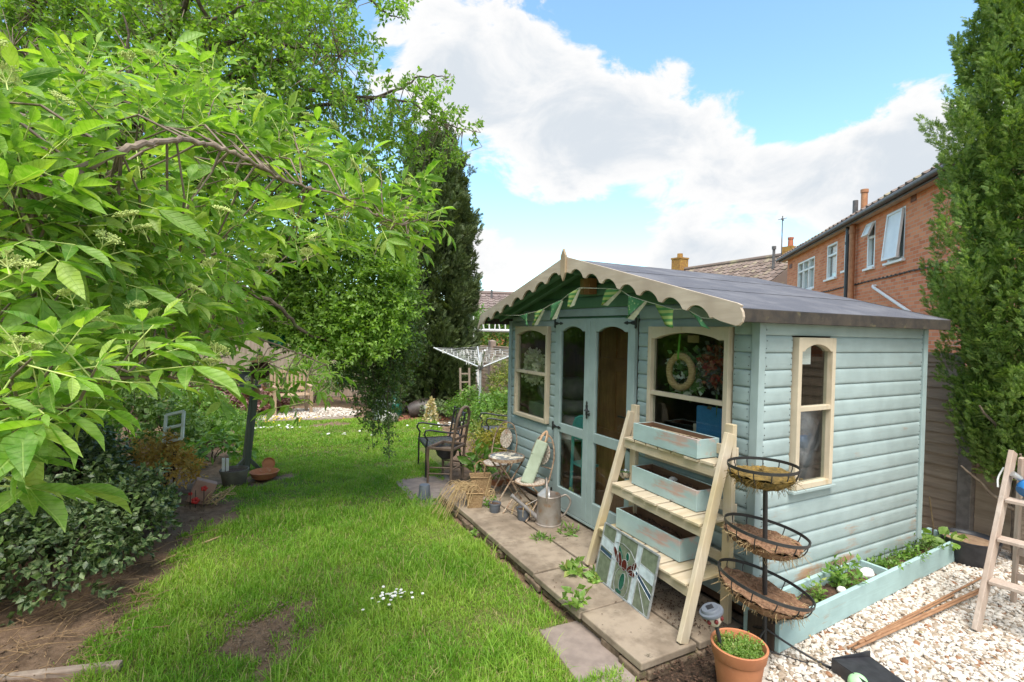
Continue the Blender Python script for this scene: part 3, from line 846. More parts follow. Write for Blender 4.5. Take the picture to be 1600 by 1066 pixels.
M_haw = leafmat('small_tree_leaf', (.095,.215,.02), (.24,.42,.045), .45, .45, .35, c3=(.27,.42,.07))
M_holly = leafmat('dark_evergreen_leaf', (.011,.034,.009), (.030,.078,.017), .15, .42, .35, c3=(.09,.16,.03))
M_yew = leafmat('yew_needles', (.030,.058,.018), (.075,.115,.032), .18, .55, .3)
M_cyp = leafmat('cypress_sprays', (.075,.165,.022), (.21,.34,.05), .3, .5, .3, c3=(.27,.36,.07), p3=.15)
M_lush = leafmat('border_leaf', (.07,.19,.02), (.16,.34,.035), .38, .45, .35, c3=(.26,.40,.06))
M_weed = leafmat('weed_leaf', (.12,.25,.03), (.24,.40,.06), .38, .45, .35, c3=(.34,.38,.10))

def nearest_on(branches, P):
    B = np.concatenate([np.array([tuple(p) for p in b]) for b in branches])
    idx = np.array([np.argmin(((B-p)**2).sum(1)) for p in P]); return B[idx]

# ---------------------------------------------------------------- the elder beside the camera
r = np.random.default_rng(5)
TB = D(-330, 420, 2.3)                   # where the limbs leave the trunk, left of the picture
root = (TB.x-.15, TB.y+.1, 0.0)
elder = thing('elder_tree', 'elder bush with big bright green leaflets and creamy flower buds arching in from the left', 'tree', root)
def W(*pp): return [D(*p) for p in pp]
FA = D(-190, 400, 1.75); FB = D(-175, 520, 1.6)
EB = [[TB, FA]+W((-80,375,1.25),(40,322,1.12),(95,283,1.13),(150,252,1.2),(190,236,1.27),(240,222,1.35),(280,219,1.44),(330,228,1.55),(380,246,1.64),(425,272,1.75),(470,290,1.86),(530,306,1.95),(590,336,2.15),(628,352,2.25)),
      [TB, FA]+W((-60,345,1.7),(20,370,1.7),(62,395,1.75),(98,408,1.8),(150,420,1.95),(240,411,2.15)),
      [TB, FB]+W((-120,560,1.2),(0,548,1.1),(40,478,1.3),(76,418,1.5),(60,385,1.6),(20,310,1.6)),
      [TB, FA]+W((-60,260,1.9),(105,284,1.9),(160,312,2.0),(240,345,2.2),(330,400,2.35),(400,440,2.5)),
      [TB, FA]+W((-60,180,2.3),(80,190,2.3),(125,178,2.3),(230,130,2.5),(330,120,2.7)),
      [TB, FB]+W((-100,470,1.5),(0,405,1.45),(110,410,1.6),(210,480,1.7),(300,520,1.9),(380,505,2.2)),
      [TB, FB]+W((-120,640,1.2),(20,610,1.1),(100,600,1.2),(190,590,1.4),(280,590,1.6)),
      [TB, FB]+W((-160,720,1.3),(-20,690,1.1),(30,720,1.0)), [TB, FB]+W((-50,480,1.9),(300,500,2.4),(420,535,2.8),(510,570,3.0))]
mb = MB()
EBc = []
for i, b in enumerate(EB):
    c = curve(b, 7, .004); EBc.append(c); m_ = len(c)
    mb.tube(c, [max(.0032, (.017 if i else .013)*(1-k/m_)**1.5+.0032) for k in range(m_)], 8)
    for k in range(8, m_-2, 6):            # swollen nodes
        mb.ball(c[k], (.009,)*3, 7, 5)
mb.tube(curve([root, (TB.x-.1, TB.y+.05, .7), TB], 6, .01), [.06-.002*k for k in range(13)], 9)
mb.tube(curve([(root[0]+.05, root[1]-.1, 0), (TB.x+.02, TB.y-.1, .8), TB], 6, .01), [.04-.001*k for k in range(13)], 9)
mb.build('trunk', M_twig, elder, smooth=True, org=None).location = (-root[0], -root[1], 0)
PA1 = [(-60,70),(40,100),(110,70),(170,95),(330,80),(350,150),(440,190),(470,170),(530,230),(560,225),(600,245),(640,270),(690,300),(700,345),(690,385),(640,375),(600,385),(560,350),(500,365),(430,400),(420,450),(380,470),(375,510),(350,535),(325,550),(290,570),(240,565),(190,560),(130,590),(60,645),(-60,645)]
n1_ = 150
px = polysample(PA1, n1_, r); dep = .86+1.5*np.clip(px[:,0], 0, 700)/700+np.clip((330-px[:,1])/330, 0, 1)*.45+np.abs(r.normal(0, .16, n1_))
PA2 = [(-60,120),(330,100),(560,260),(660,330),(600,400),(430,420),(390,500),(335,540),(250,555),(-60,620)]
n2_ = 175
px2 = polysample(PA2, n2_, r); dep2 = 1.45+1.6*np.clip(px2[:,0], 0, 700)/700+np.clip((330-px2[:,1])/330, 0, 1)*.4+np.abs(r.normal(0, .4, n2_))
# chosen shoots seen in the photograph
pick = np.array([(50,560,.80),(150,575,.92),(60,640,.86),(20,690,.95),(215,535,1.1),(240,550,1.15),(30,240,1.05),(60,300,1.1),(120,90,1.9),(330,570,1.75),(350,600,1.85),(640,340,2.35),(670,330,2.45),(655,300,2.4),(600,345,2.35),(690,345,2.5),(90,560,.9),(280,330,1.7),(310,570,1.5),(180,330,1.4),(350,430,2.1),(370,470,2.2),(425,560,3.0),(475,555,3.0),(440,605,2.9),(500,585,3.0),(455,635,2.9),(400,555,2.9),(520,610,3.1),(450,580,3.0)])
pxl = np.stack([r.uniform(-330, -40, 95), r.uniform(60, 690, 95)], -1); P = np.concatenate([back(px, dep), back(px2, dep2), back(pick[:,:2], pick[:,2]), back(pxl, r.uniform(1.0, 2.0, 95))]); n = len(P)
base = nearest_on(EBc, P)
gd = unit(P-base); gd = unit(gd*.6+rt[None]*.45+fw[None]*.1+UPV[None]*.35+.35*r.normal(size=(n,3)))
tl = r.uniform(.06, .14, n)
A0 = P-gd*tl[:,None]
far = np.linalg.norm(A0-base, axis=1)
tw = [twigs(A0, P, np.full(n, .003), np.full(n, .0018))]
sel = far < .36; mid = (base+A0)/2+gd*.03+np.array([0,0,.02])
tw += [twigs(base[sel], mid[sel], np.full(sel.sum(), .0038), np.full(sel.sum(), .0034)), twigs(mid[sel], A0[sel], np.full(sel.sum(), .0034), np.full(sel.sum(), .003))]
Vt, Ft = joinarr(tw); npmesh('twig', Vt, Ft, M_twig, elder, None).location = (-root[0], -root[1], 0)
parts = []; stalkA = []; stalkB = []
ph = r.uniform(0, 6.28, n)
a_ = unit(np.cross(gd, UPV[None])); b_ = np.cross(gd, a_)
for j in range(5):                       # compound leaves of a shoot: two pairs and a tip
    t = (0, 0, .7, .7, 1.0)[j]; ang = ph+(0, PI, PI/2, 1.5*PI, 0)[j]
    rad = a_*np.cos(ang)[:,None]+b_*np.sin(ang)[:,None]
    rd = unit(gd*(.55 if j < 4 else 1)+rad*(.9 if j < 4 else .2)+np.array([0,0,-.05])+.15*r.normal(size=(n,3)))
    bp = A0+gd*(tl*t)[:,None]
    sz = r.uniform(.55, 1.2, n)*(1.0 if j < 4 else .7)*(.72 if j > 1 else 1)
    rl = .135*sz
    nor = unit(UPV[None]*1.0+.35*r.normal(size=(n,3))-rd*.1); side = unit(np.cross(nor, rd)); nor = np.cross(rd, side)
    stalkA.append(bp); stalkB.append(bp+rd*rl[:,None])
    for (tt, sg, am, ls) in ((1,0,0,1.1),(.93,1,.95,1),(.93,-1,.95,1),(.5,1,1.1,.85),(.5,-1,1.1,.85)):
        ld = rd*math.cos(am)+side*sg*math.sin(am)+np.array([0,0,-.22])+.10*r.normal(size=(n,3))
        L = .094*ls*sz*r.uniform(.8, 1.2, n)
        nn = nor+.22*r.normal(size=(n,3))+side*sg*.15
        parts.append(leafarr(bp+rd*(rl*tt)[:,None], ld, nn, L, L*.178, T_BIG))
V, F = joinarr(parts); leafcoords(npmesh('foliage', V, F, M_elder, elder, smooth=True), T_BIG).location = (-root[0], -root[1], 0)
V, F = twigs(np.concatenate(stalkA), np.concatenate(stalkB), np.full(5*n, .0017), np.full(5*n, .0011))
npmesh('leaf_stalk', V, F, M_umbel, elder).location = (-root[0], -root[1], 0)
def umbel(s, seed):
    q = random.Random(seed); mb = MB(); 
    for i in range(5):
        a = 2*PI*i/5+q.uniform(-.3,.3); e = Vector((math.cos(a)*.022, math.sin(a)*.022, .03)); mb.tube([(0,0,-.03),(0,0,0),e], [.002,.0017,.0011], 5)
        for k in range(26):
            rr_ = q.uniform(0, .022); b = q.uniform(0, 6.28); p = e+Vector((math.cos(b)*rr_, math.sin(b)*rr_, .012-rr_*.25+q.uniform(-.004,.006)))
            mb.tube([e, p], [.0008, .0006], 3, cap=False)
            mb.add([(p.x+x*.0032, p.y+y*.0032, p.z+z*.0032) for x, y, z in ((1,0,0),(-1,0,0),(0,1,0),(0,-1,0),(0,0,1),(0,0,-1))], [(0,2,4),(2,1,4),(1,3,4),(3,0,4),(2,0,5),(1,2,5),(3,1,5),(0,3,5)])
    return mb
um0 = [umbel(1, i).build('flower_cluster', M_umbel, elder) for i in range(4)]
UM = [(235,92,1.9),(205,100,2.0),(385,150,2.15),(410,160,2.2),(480,186,2.25),(515,200,2.3),(548,262,2.3),(568,268,2.35),(640,288,2.4),(365,298,2.1),(492,378,2.3),(480,402,2.3),(12,418,1.0),(35,428,1.05),(205,350,1.5),(228,368,1.55),(128,512,1.15),(150,505,1.2),(112,470,1.25),(215,488,1.4),(160,385,1.6),(336,556,1.8),(330,575,1.75),(300,462,1.8),(245,500,1.5),(330,420,1.95),(420,410,2.2),(0,80,1.6),(10,130,1.4),(560,300,2.3),(90,165,1.5),(30,555,1.0),(190,520,1.3),(270,480,1.6),(345,340,2.1),(455,330,2.2)]
for i, (x, y, d) in enumerate(UM):
    o = um0[i] if i < 4 else um0[i % 4].copy()
    if i >= 4: COL.objects.link(o); o.parent = elder
    p = D(x, y, .86+1.5*max(0, x)/700+max(0, 330-y)/330*.45-.10); o.location = (p.x-root[0], p.y-root[1], p.z); s = random.uniform(.5, .78); o.scale = (s, s, s*.9)
    o.rotation_euler = (random.uniform(-.5, .3), random.uniform(-.1, .7), random.uniform(0, 6))

# ---------------------------------------------------------------- tall small-leaved tree behind it
r = np.random.default_rng(8)
hroot = (-4.6, 4.4, 0)
haw = thing('hawthorn_tree', 'tall small-leaved tree with tangled thin branches filling the sky above the border', 'tree', hroot)
HT = [Vector((-4.6,4.4,0)), Vector((-4.5,4.3,1.2)), Vector((-4.4,4.2,2.4)), Vector((-4.1,4.2,3.6))]
HB = [HT+W((300,0,4.6)),
      [HT[2]]+W((200,210,4.4),(330,130,4.6),(440,95,4.8),(520,80,5.0),(580,102,5.1)),
      [HT[2]]+W((250,150,4.2),(385,55,4.3),(450,70,4.4),(530,88,4.5)),
      [HT[2]]+W((300,190,4.6),(430,95,4.6),(480,140,4.7),(560,150,4.9),(640,160,5.0),(700,195,5.1),(745,205,5.15)),
      [HT[2]]+W((330,240,4.8),(470,170,4.9),(600,150,5.0),(655,120,5.0),(700,122,5.0)),
      [HT[1]]+W((250,380,4.8),(390,430,4.9),(440,414,5.0),(500,430,5.2),(545,462,5.4),(605,474,5.6),(650,455,5.8)),
      [HT[1]]+W((280,440,4.4),(420,470,4.6),(480,520,4.9),(560,540,5.2),(640,520,5.6)),
      [HT[2]]+W((200,300,4.6),(330,290,4.7),(460,330,5.0),(560,380,5.4),(640,420,5.8)),
      [HT[3]]+W((120,40,4.4),(60,10,4.2)), [HT[2]]+W((60,120,4.0),(-20,80,3.8)),
      [HT[3]]+W((285,8,4.0),(330,30,4.1),(400,2,4.2)), [HT[2]]+W((160,230,3.9),(205,120,3.7),(190,20,3.6)),
      W((560,-30,4.4),(590,10,4.5),(610,24,4.6),(634,30,4.6)), [HT[1]]+W((100,520,4.2),(250,560,4.2),(340,560,4.4),(390,520,4.6))]
mb = MB(); HBc = []
for i, b in enumerate(HB):
    c = curve(b, 7, .015); HBc.append(c); m_ = len(c)
    r0 = .13 if i == 0 else (.010 if i == 12 else .026)
    mb.tube(c, [max(.004, r0*(1-k/m_)**1.0+.003) for k in range(m_)], 7)
mb.build('trunk', M_bark, haw, smooth=True).location = tuple(-x for x in hroot)
PB = [(-60,-60),(545,-60),(560,30),(590,60),(600,120),(640,112),(655,125),(700,118),(712,135),(690,150),(740,180),(765,195),(742,212),(735,245),(700,262),(675,290),(655,400),(645,460),(650,520),(630,545),(600,560),(520,555),(470,545),(430,500),(380,520),(320,560),(200,600),(-60,600)]
def inner_depth(q): return 4.2+1.7*np.clip((q[:,0]-250)/450, 0, 1)*np.clip((q[:,1]-150)/300, 0, 1)+.6*np.clip((q[:,0]-250)/450, 0, 1)
q1 = polysample(PB, 9000, r)
lum = lumps(np.stack([q1[:,0]/60, q1[:,1]/60, 0*q1[:,0]], -1), 1.0, 5)
q1 = q1[(r.uniform(size=len(q1)) < .62+.6*lum)|((q1[:,0] < 480)&(r.uniform(size=len(q1)) < .75))]
edge = np.clip((q1[:,0]-560)/140, 0, 1)*np.clip((300-q1[:,1])/120, 0, 1)     # thin, see-through towards the sky
q1 = q1[r.uniform(size=len(q1)) > .62*edge]
n = len(q1); dp = inner_depth(q1)+np.abs(r.normal(0, .75, n))*(1-.6*np.clip((q1[:,0]-560)/140, 0, 1))-.35
P = back(q1, dp)
P = P[P[:,2] > .9]; n = len(P)
base = nearest_on(HBc, P); gd = unit(unit(P-base)*.7+.5*r.normal(size=(n,3))+UPV[None]*.25+rt[None]*.2)
Ls = r.uniform(.10, .22, n)
V1, F1 = sprigs(P-gd*Ls[:,None]*.5, gd, 13, Ls, .052, .30, T_MID, r, .12, .85, .5)
# second, deeper storey closing the crown
PBi = [(-60,-60),(470,-60),(520,60),(560,170),(620,330),(640,480),(560,530),(470,520),(400,470),(300,540),(-60,590)]
q2 = polysample(PBi, 2600, r); P2 = back(q2, 4.9+.6*np.clip(q2[:,0]/600, 0, 1)+np.abs(r.normal(0, .35, len(q2)))); P2 = P2[P2[:,2] > .9]
g2 = rdir(len(P2), r)+np.array([0,0,.3])
V2, F2 = sprigs(P2, g2, 10, r.uniform(.15, .3, len(P2)), .062, .30, T_MID, r, .1, .9, .5)
q3 = polysample([(420,380),(520,360),(640,390),(645,500),(625,550),(560,565),(470,550),(400,500)], 2000, r); P3 = back(q3, 4.9+np.abs(r.normal(0, .25, len(q3)))); g3 = rdir(len(P3), r)+np.array([0,0,.3])
V3, F3 = sprigs(P3, g3, 12, r.uniform(.12, .22, len(P3)), .052, .30, T_MID, r, .1, .9, .5)
q4 = polysample([(555,-40),(640,-40),(640,40),(600,30)], 60, r); P4 = back(q4, 4.5+r.normal(0, .08, 60)); V4, F4 = sprigs(P4, rdir(60, r), 9, r.uniform(.1, .16, 60), .05, .3, T_MID, r, .1, .9, .5)
V, F = joinarr([(V1, F1), (V2, F2), (V3, F3), (V4, F4)]); npmesh('foliage', V, F, M_haw, haw).location = tuple(-x for x in hroot)
fr_ = np.linalg.norm(P-base, axis=1); s_ = (fr_ < .9)&(r.uniform(size=n) < .35); md = (base+P)/2+.06*r.normal(size=(n,3))
Vt, Ft = joinarr([twigs(base[s_], md[s_], np.full(s_.sum(), .0045), np.full(s_.sum(), .003)), twigs(md[s_], P[s_], np.full(s_.sum(), .003), np.full(s_.sum(), .002)), twigs(P-gd*Ls[:,None]*.5, P+gd*Ls[:,None]*.5, np.full(n, .0016), np.full(n, .001))])
npmesh('twig', Vt, Ft, M_twig, haw).location = tuple(-x for x in hroot)

# ---------------------------------------------------------------- hanging creeper (dark, in front of the far lawn)
r = np.random.default_rng(9)
cr = D(598, 560, 5.6)
creeper = thing('hanging_creeper', 'dark trailing creeper hanging in a curtain from the tree over the lawn', 'climbing plant', tuple(cr))
mb = MB(); ps = []; gs = []
for i in range(62):
    x0 = r.uniform(530, 660); y0 = r.uniform(470, 530); fall = r.uniform(70, 190)*(1-.5*abs(x0-585)/75)
    if r.uniform() < .3: x0 = r.uniform(575, 605); fall = r.uniform(130, 205)
    d = 5.6+r.normal(0, .18); pts = [D(x0+r.normal(0, 3)+k*1.2*(1 if x0 > 590 else -.5), y0+fall*k/6, d+.02*k) for k in range(7)]
    mb.tube(pts, .003, 4)
    for k in range(40):
        t = r.uniform(0, 5.99); a = int(t); p = pts[a].lerp(pts[a+1], t-a); ps.append(tuple(p+Vector(r.normal(0, .035, 3)))); gs.append(r.normal(size=3)+np.array([0,0,-.6]))
mb.build('stem', M_bark, creeper).location = tuple(-cr)
M_creep = leafmat('creeper_leaf', (.025,.07,.012), (.075,.16,.022), .3, .4, .4, c3=(.13,.24,.03))
V, F = sprigs(np.array(ps), np.array(gs), 5, np.full(len(ps), .07), .036, .36, T_MID, r, .3, .9, .4)
npmesh('foliage', V, F, M_creep, creeper).location = tuple(-cr)

# ---------------------------------------------------------------- generic shrub on the ground
def shrub(name, label, cat, c, rad, h, n, leaf, lw, mat, seed, T=T_MID, k=8, droop=.1, group=None, stem=M_bark, hollow=.55, z0=0.0, nst=7, lean=(0,0)):
    r = np.random.default_rng(seed); t_ = thing(name, label, cat, (c[0], c[1], z0), 0, group)
    u = rdir(n, r); u[:,2] = np.abs(u[:,2])*1.0-.25
    rr_ = (hollow+(1-hollow)*r.uniform(size=n)**.5)*(1+.30*lumps(u, 3.6, seed))
    P = u*rr_[:,None]*np.array([rad[0], rad[1], h*.62])+np.array([0,0,h*.38])
    P[:,0] += lean[0]*P[:,2]; P[:,1] += lean[1]*P[:,2]
    ok = P[:,2] > .03; P = P[ok]; u = u[ok]
    g = u*.8+.45*r.normal(size=P.shape)+np.array([0,0,.35])
    V, F = sprigs(P, g, k, r.uniform(.8, 1.6, len(P))*leaf*2.2, leaf, lw, T, r, droop)
    npmesh('foliage', V, F, mat, t_)
    mb = MB()
    for i in range(nst):
        a = r.uniform(0, 6.28); q = np.array([math.cos(a)*rad[0]*.6, math.sin(a)*rad[1]*.6, h*r.uniform(.55,.85)])
        mb.tube(curve([(q[0]*.08, q[1]*.08, -.02), (q[0]*.4, q[1]*.4, q[2]*.5), tuple(q)], 4, .01), [.012*(1-.09*j) for j in range(9)], 5)
    mb.build('stem', stem, t_, smooth=True)
    return t_
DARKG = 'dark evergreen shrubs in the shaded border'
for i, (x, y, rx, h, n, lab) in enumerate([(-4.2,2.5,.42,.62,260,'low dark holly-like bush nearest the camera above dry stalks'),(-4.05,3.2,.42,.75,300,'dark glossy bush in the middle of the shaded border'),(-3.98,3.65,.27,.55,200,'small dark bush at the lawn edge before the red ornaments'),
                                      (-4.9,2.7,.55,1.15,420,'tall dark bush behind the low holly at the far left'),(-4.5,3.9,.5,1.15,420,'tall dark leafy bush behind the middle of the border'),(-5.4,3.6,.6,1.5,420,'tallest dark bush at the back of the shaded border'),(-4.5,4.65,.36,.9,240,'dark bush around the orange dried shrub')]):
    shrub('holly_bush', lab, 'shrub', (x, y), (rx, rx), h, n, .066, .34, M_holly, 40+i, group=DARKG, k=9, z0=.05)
M_blackcurrant = leafmat('lobed_leaf', (.05,.12,.018), (.10,.20,.03), .35, .5, .3)
shrub('currant_bush', 'mid green broad-leaved bush between dark holly and grey post', 'shrub', G(260,720,0), (.32,.32), .85, 120, .085, .42, M_blackcurrant, 60, T=T_BIG, k=5)
# lush clumps further along the left border
shrub('geranium_clump', 'bright green fine-leaved clump left of the grey post', 'plant', G(345,690,0), (.45,.55), .55, 420, .05, .34, M_lush, 61, k=8, hollow=.4)
shrub('hosta_clump', 'clump of broad green leaves beside the pots at the post', 'plant', G(330,725,0), (.28,.28), .36, 60, .13, .26, M_lush, 62, T=T_BIG, k=5, droop=.3)
shrub('fern_clump', 'darker green clump under the old window frame', 'plant', G(300,700,0), (.35,.35), .5, 220, .06, .3, M_blackcurrant, 63, k=7)
shrub('flower_clump', 'small flowering clump beside the far lawn edge', 'plant', G(378,668,0), (.35,.35), .35, 200, .045, .35, M_lush, 64, k=6)

# ---------------------------------------------------------------- conifers
def spray_t(n=5):
    v = []; f = []
    def dia(x, y, ang, L, w_, z):
        c, s = math.cos(ang), math.sin(ang); o = len(v)
        for (a, b, dz) in ((0,0,0),(.5*L,w_,.02),(L,0,-.03),(.5*L,-w_,.02)): v.append((x+a*c-b*s, y+a*s+b*c, z+dz))
        f.append((o, o+3, o+2, o+1))
    for i in range(n):
        t = i/n*.8
        dia(t, 0, 0, .34, .05, .01*i)
        for sg in (-1, 1): dia(t+.03, 0, sg*(.85-.25*t), .42*(1-.45*t), .055, .03*((i%2)*2-1))
    return np.array(v, float), [np.array(f)]
T_SPRAY = spray_t(5)
def conifer(t_, base, z0, z1, rfun, n, size, mat, seed, dens_in=.35, upw=.8, kx=5, ky=1.6, lump=.16, wid=.9, inner=.3, plumes=300, ph=.5, pr_=.12):
    r = np.random.default_rng(seed)
    # upright plumes of sprays, with gaps between them
    m = plumes; zc = r.uniform(z0, z1, m); tc_ = r.uniform(0, 2*PI, m)
    lm = lumps(np.stack([np.cos(tc_)*kx*.5, np.sin(tc_)*kx*.5, zc*ky], -1), 1.2, seed)
    Rc = rfun(zc, tc_)*(1+lump*lm)-r.uniform(size=m)**2*inner-pr_*.6
    pl_h = ph*r.uniform(.65, 1.35, m); pl_r = pr_*r.uniform(.7, 1.3, m)
    k = r.integers(0, m, n); t = r.uniform(size=n)**.8
    oc = np.stack([np.cos(tc_), np.sin(tc_), 0*tc_], -1); C_ = oc*np.maximum(Rc, .05)[:,None]; C_[:,2] = zc
    ax = unit(oc*.38+UPV[None]+.16*r.normal(size=(m,3)))
    rd = rdir(n, r); rd -= ax[k]*(rd*ax[k]).sum(1)[:,None]; rd = unit(rd+oc[k]*.35)
    wv = pl_r[k]*np.sqrt(r.uniform(.25, 1, n))*(1-t*.85)**.7
    P = C_[k]+ax[k]*((t-.4)*pl_h[k])[:,None]+rd*wv[:,None]
    dv = ax[k]*r.uniform(.6, 1.2, n)[:,None]*upw+rd*r.uniform(.4, 1.0, n)[:,None]+.22*r.normal(size=(n,3))
    nn = np.cross(dv, rd)+.6*r.normal(size=(n,3))
    L = size*r.uniform(.7, 1.35, n)
    V, F = leafarr(P, dv, nn, L, L*wid, T_SPRAY); npmesh('foliage', V, F, mat, t_)
    # inner boughs that close the crown
    m2 = n//7; z = r.uniform(z0, z1, m2); th = r.uniform(0, 2*PI, m2); rad = rfun(z, th)*r.uniform(.35, .72, m2)
    P = np.stack([np.cos(th)*rad, np.sin(th)*rad, z], -1); L = size*2.6*r.uniform(.7, 1.3, m2)
    V, F = leafarr(P, np.stack([np.cos(th), np.sin(th), .9+0*th], -1)+.4*r.normal(size=(m2,3)), r.normal(size=(m2,3)), L, L*1.3, T_SPRAY)
    npmesh('inner_foliage', V, F, mat, t_)
yb = (1.05, 9.65)
yew = thing('yew_tree', 'tall dark columnar yew at the end of the lawn', 'tree', (yb[0], yb[1], 0))
mb = MB(); mb.tube(curve([(0,0,-.05),(.03,.02,1.5),(0,0,5.2)], 6, .02), [.14-.009*k for k in range(13)], 9); mb.build('trunk', M_bark, yew, smooth=True)
conifer(yew, yb, .35, 6.5, lambda z, th: 1.02*np.interp(z, [.3,1.0,2.5,4.4,5.6,6.2,6.6], [.75,.98,1.05,.98,.75,.5,.12]), 15000, .15, M_yew, 3, kx=6, ky=.9, lump=.13, upw=1.1, plumes=340, ph=.75, pr_=.17)
cb = (3.02, -.42)
cyp = thing('cypress_tree', 'bushy green cypress towering beside the fence behind the wooden steps', 'tree', (cb[0], cb[1], .1))
mb = MB(); mb.tube(curve([(0,0,-.1),(-.03,.02,.6),(.02,-.02,1.6),(0,0,5.5)], 6, .01), [.10-.004*k for k in range(19)], 9)
for k in range(11):
    a = k*2.4; z = .35+.07*k; mb.tube(curve([(0,0,z),(math.cos(a)*.2, math.sin(a)*.2, z+.12),(math.cos(a)*.5, math.sin(a)*.5, z+.4)], 4, .015), [.024-.002*j for j in range(9)], 6)
mb.build('trunk', M_twig, cyp, smooth=True)
def rc(z, th): return np.interp(z, [.7,1.0,1.5,1.9,2.25,2.6,2.95,3.4,4.0,4.5,4.8,5.5,6.4], [.28,.44,.55,.55,.68,.70,.62,.66,.74,.62,.52,.46,.2])*(1+.0*th)
conifer(cyp, cb, .75, 6.3, rc, 42000, .056, M_cyp, 12, kx=7, ky=1.5, lump=.22, upw=1.0, inner=.2, plumes=680, ph=.40, pr_=.085)
# small seedling at its foot
tt = thing('conifer_seedling', 'low feathery green conifer sprig at the foot of the fence', 'plant', tuple(G(1528,822,.1)))
r = np.random.default_rng(4); n = 150; P = r.normal(size=(n,3))*np.array([.09,.09,.05])+np.array([0,0,.12]); L = np.full(n, .075)
V, F = leafarr(P, r.normal(size=(n,3))+np.array([0,0,.8]), r.normal(size=(n,3)), L, L*.9, T_SPRAY); npmesh('foliage', V, F, leafmat('blue_green_sprays', (.05,.12,.06), (.10,.19,.09), .2), tt)
mb = MB(); mb.tube([(0,0,-.02),(.01,0,.06),(0,.01,.12)], .006, 5); mb.build('stem', M_bark, tt)
# ================================================================== FENCES
M_fence = wood('weathered_fence', (.52,.395,.285), (.36,.265,.185), 'y', .85, 5, .6, c3=(.44,.32,.235))
M_fencex = wood('weathered_fence_x', (.33,.26,.19), (.20,.15,.105), 'x', .85, 5, .6, c3=(.24,.18,.14))
M_fencez = wood('old_pale_boards', (.42,.34,.27), (.26,.20,.155), 'z', .85, 5, .6, c3=(.30,.22,.18))
M_conc = simple('old_concrete', (.30,.26,.23), (.20,.17,.15), 14, .92, bump=.8, c3=(.15,.14,.10), s3=5)
def fence_panel(name, label, y0, y1, h, x=3.3, z0=.08, mat=M_fence, group=None):
    """waney overlap panel in the plane x=const"""
    t = thing(name, label, 'fence', (x, y0, z0), 0, group); L = y1-y0; rr = random.Random(int(y0*100)+7)
    mb = MB(); z = .02; k = 0
    while z < h-.06:
        bh = .125; n = 16
        vs = []
        for i in range(n+1):
            yy = L*i/n; w_ = .010*math.sin(yy*rr.uniform(3.5,4.5)+k)+rr.uniform(-.006,.006)
            vs += [(-.022, yy, z+w_-.012), (-.008, yy, z+bh), (.0, yy, z+bh), (-.012, yy, z+w_-.012)]
        fs = []
        for i in range(n):
            for j in range(4): a = i*4+j; b = i*4+(j+1) % 4; fs.append((a, b, b+4, a+4))
        fs += [(3,2,1,0), tuple(n*4+j for j in range(4))]
        mb.add(vs, fs); z += .112; k += 1
    mb.build('overlap_boards', mat, t)
    mb = MB()
    mb.b2((-.035, 0, h-.02), (.03, L, h+.012)); mb.b2((-.03, 0, h-.075), (-.016, L, h-.0205))
    mb.build('capping', mat, t, bevel=.003)
    mb = MB(); mb.b2((-.03, 0, .0), (-.015, L, .045)); mb.build('bottom_rail', mat, t, bevel=.003)
    mb = MB(); 
    for yy in (.02, L/2, L-.02): mb.b2((-.034, yy-.02, .046), (-.024, yy+.02, h-.076))
    mb.build('batten', mat, t, bevel=.002) if False else None
    return t
def post(name, label, x, y, h, mat, w_=.10, cap=True, z0=.0):
    t = thing(name, label, 'post', (x, y, z0)); mb = MB(); mb.b2((-w_/2, -w_/2, -.2), (w_/2, w_/2, h)); mb.build('shaft', mat, t, bevel=.006)
    if cap: mb = MB(); mb.lathe([(w_*.72, h), (w_*.72, h+.02), (w_*.1, h+.06), (0, h+.06)], 4, Matrix.Rotation(PI/4, 4, 'Z')); mb.build('cap', mat, t)
    return t
FG = 'overlap fence panels along the right boundary'
fence_panel('wooden_fence', 'brown overlap fence panel in the gap between summerhouse and cypress', .16, 1.95, 1.80)
fence_panel('wooden_fence', 'dark overlap fence panel behind the cypress trunk and wooden steps', -1.85, .04, 1.66)
fence_panel('wooden_fence', 'overlap fence panel directly behind the back wall of the summerhouse', 2.05, 3.9, 1.70)
fence_panel('wooden_fence', 'overlap fence panel behind the climbing plants left of the summerhouse', 7.95, 10.85, 1.52)
fence_panel('wooden_fence', 'far overlap fence panel between yew and newel-topped post', 11.0, 13.4, 1.50)
fence_panel('wooden_fence', 'overlap fence panel just beyond the summerhouse back corner', 4.0, 7.9, 1.60)
post('fence_post', 'grey concrete fence post beside the cypress', 3.26, .10, 1.74, M_conc, .11, False)
post('fence_post', 'stout wooden fence post rising above the fence behind the washing line', 3.27, 10.93, 1.72, M_fencez, .17)
# back and left boundary
def vfence(name, label, a, b, h, mat, gap=.004, w_=.10, rz=0, trellis=False):
    a = Vector(a); b = Vector(b); L = (b-a).length; ang = math.atan2(b.y-a.y, b.x-a.x)
    t = thing(name, label, 'fence', a, ang); mb = MB(); x = 0; rr = random.Random(int(L*77))
    while x < L:
        ww = w_*rr.uniform(.85, 1.05); mb.box((x+ww/2, rr.uniform(-.006,.006), h/2+rr.uniform(-.02,.02)), (ww-gap, .018, h)); x += ww
    mb.build('upright_boards', mat, t)
    mb = MB()
    for z in (.3, h-.3): mb.box((L/2, .03, z), (L, .035, .07))
    mb.build('rail', mat, t); return t
vfence('board_fence', 'weathered close-boarded fence along the left boundary behind the shrubs', (-6.1, -1.5, 0), (-6.1, 13.4, 0), 1.75, M_fencez)
vfence('board_fence', 'pale upright-board fence across the far end behind the bench', (-6.1, 13.45, 0), (3.3, 13.45, 0), 1.62, M_fencez)

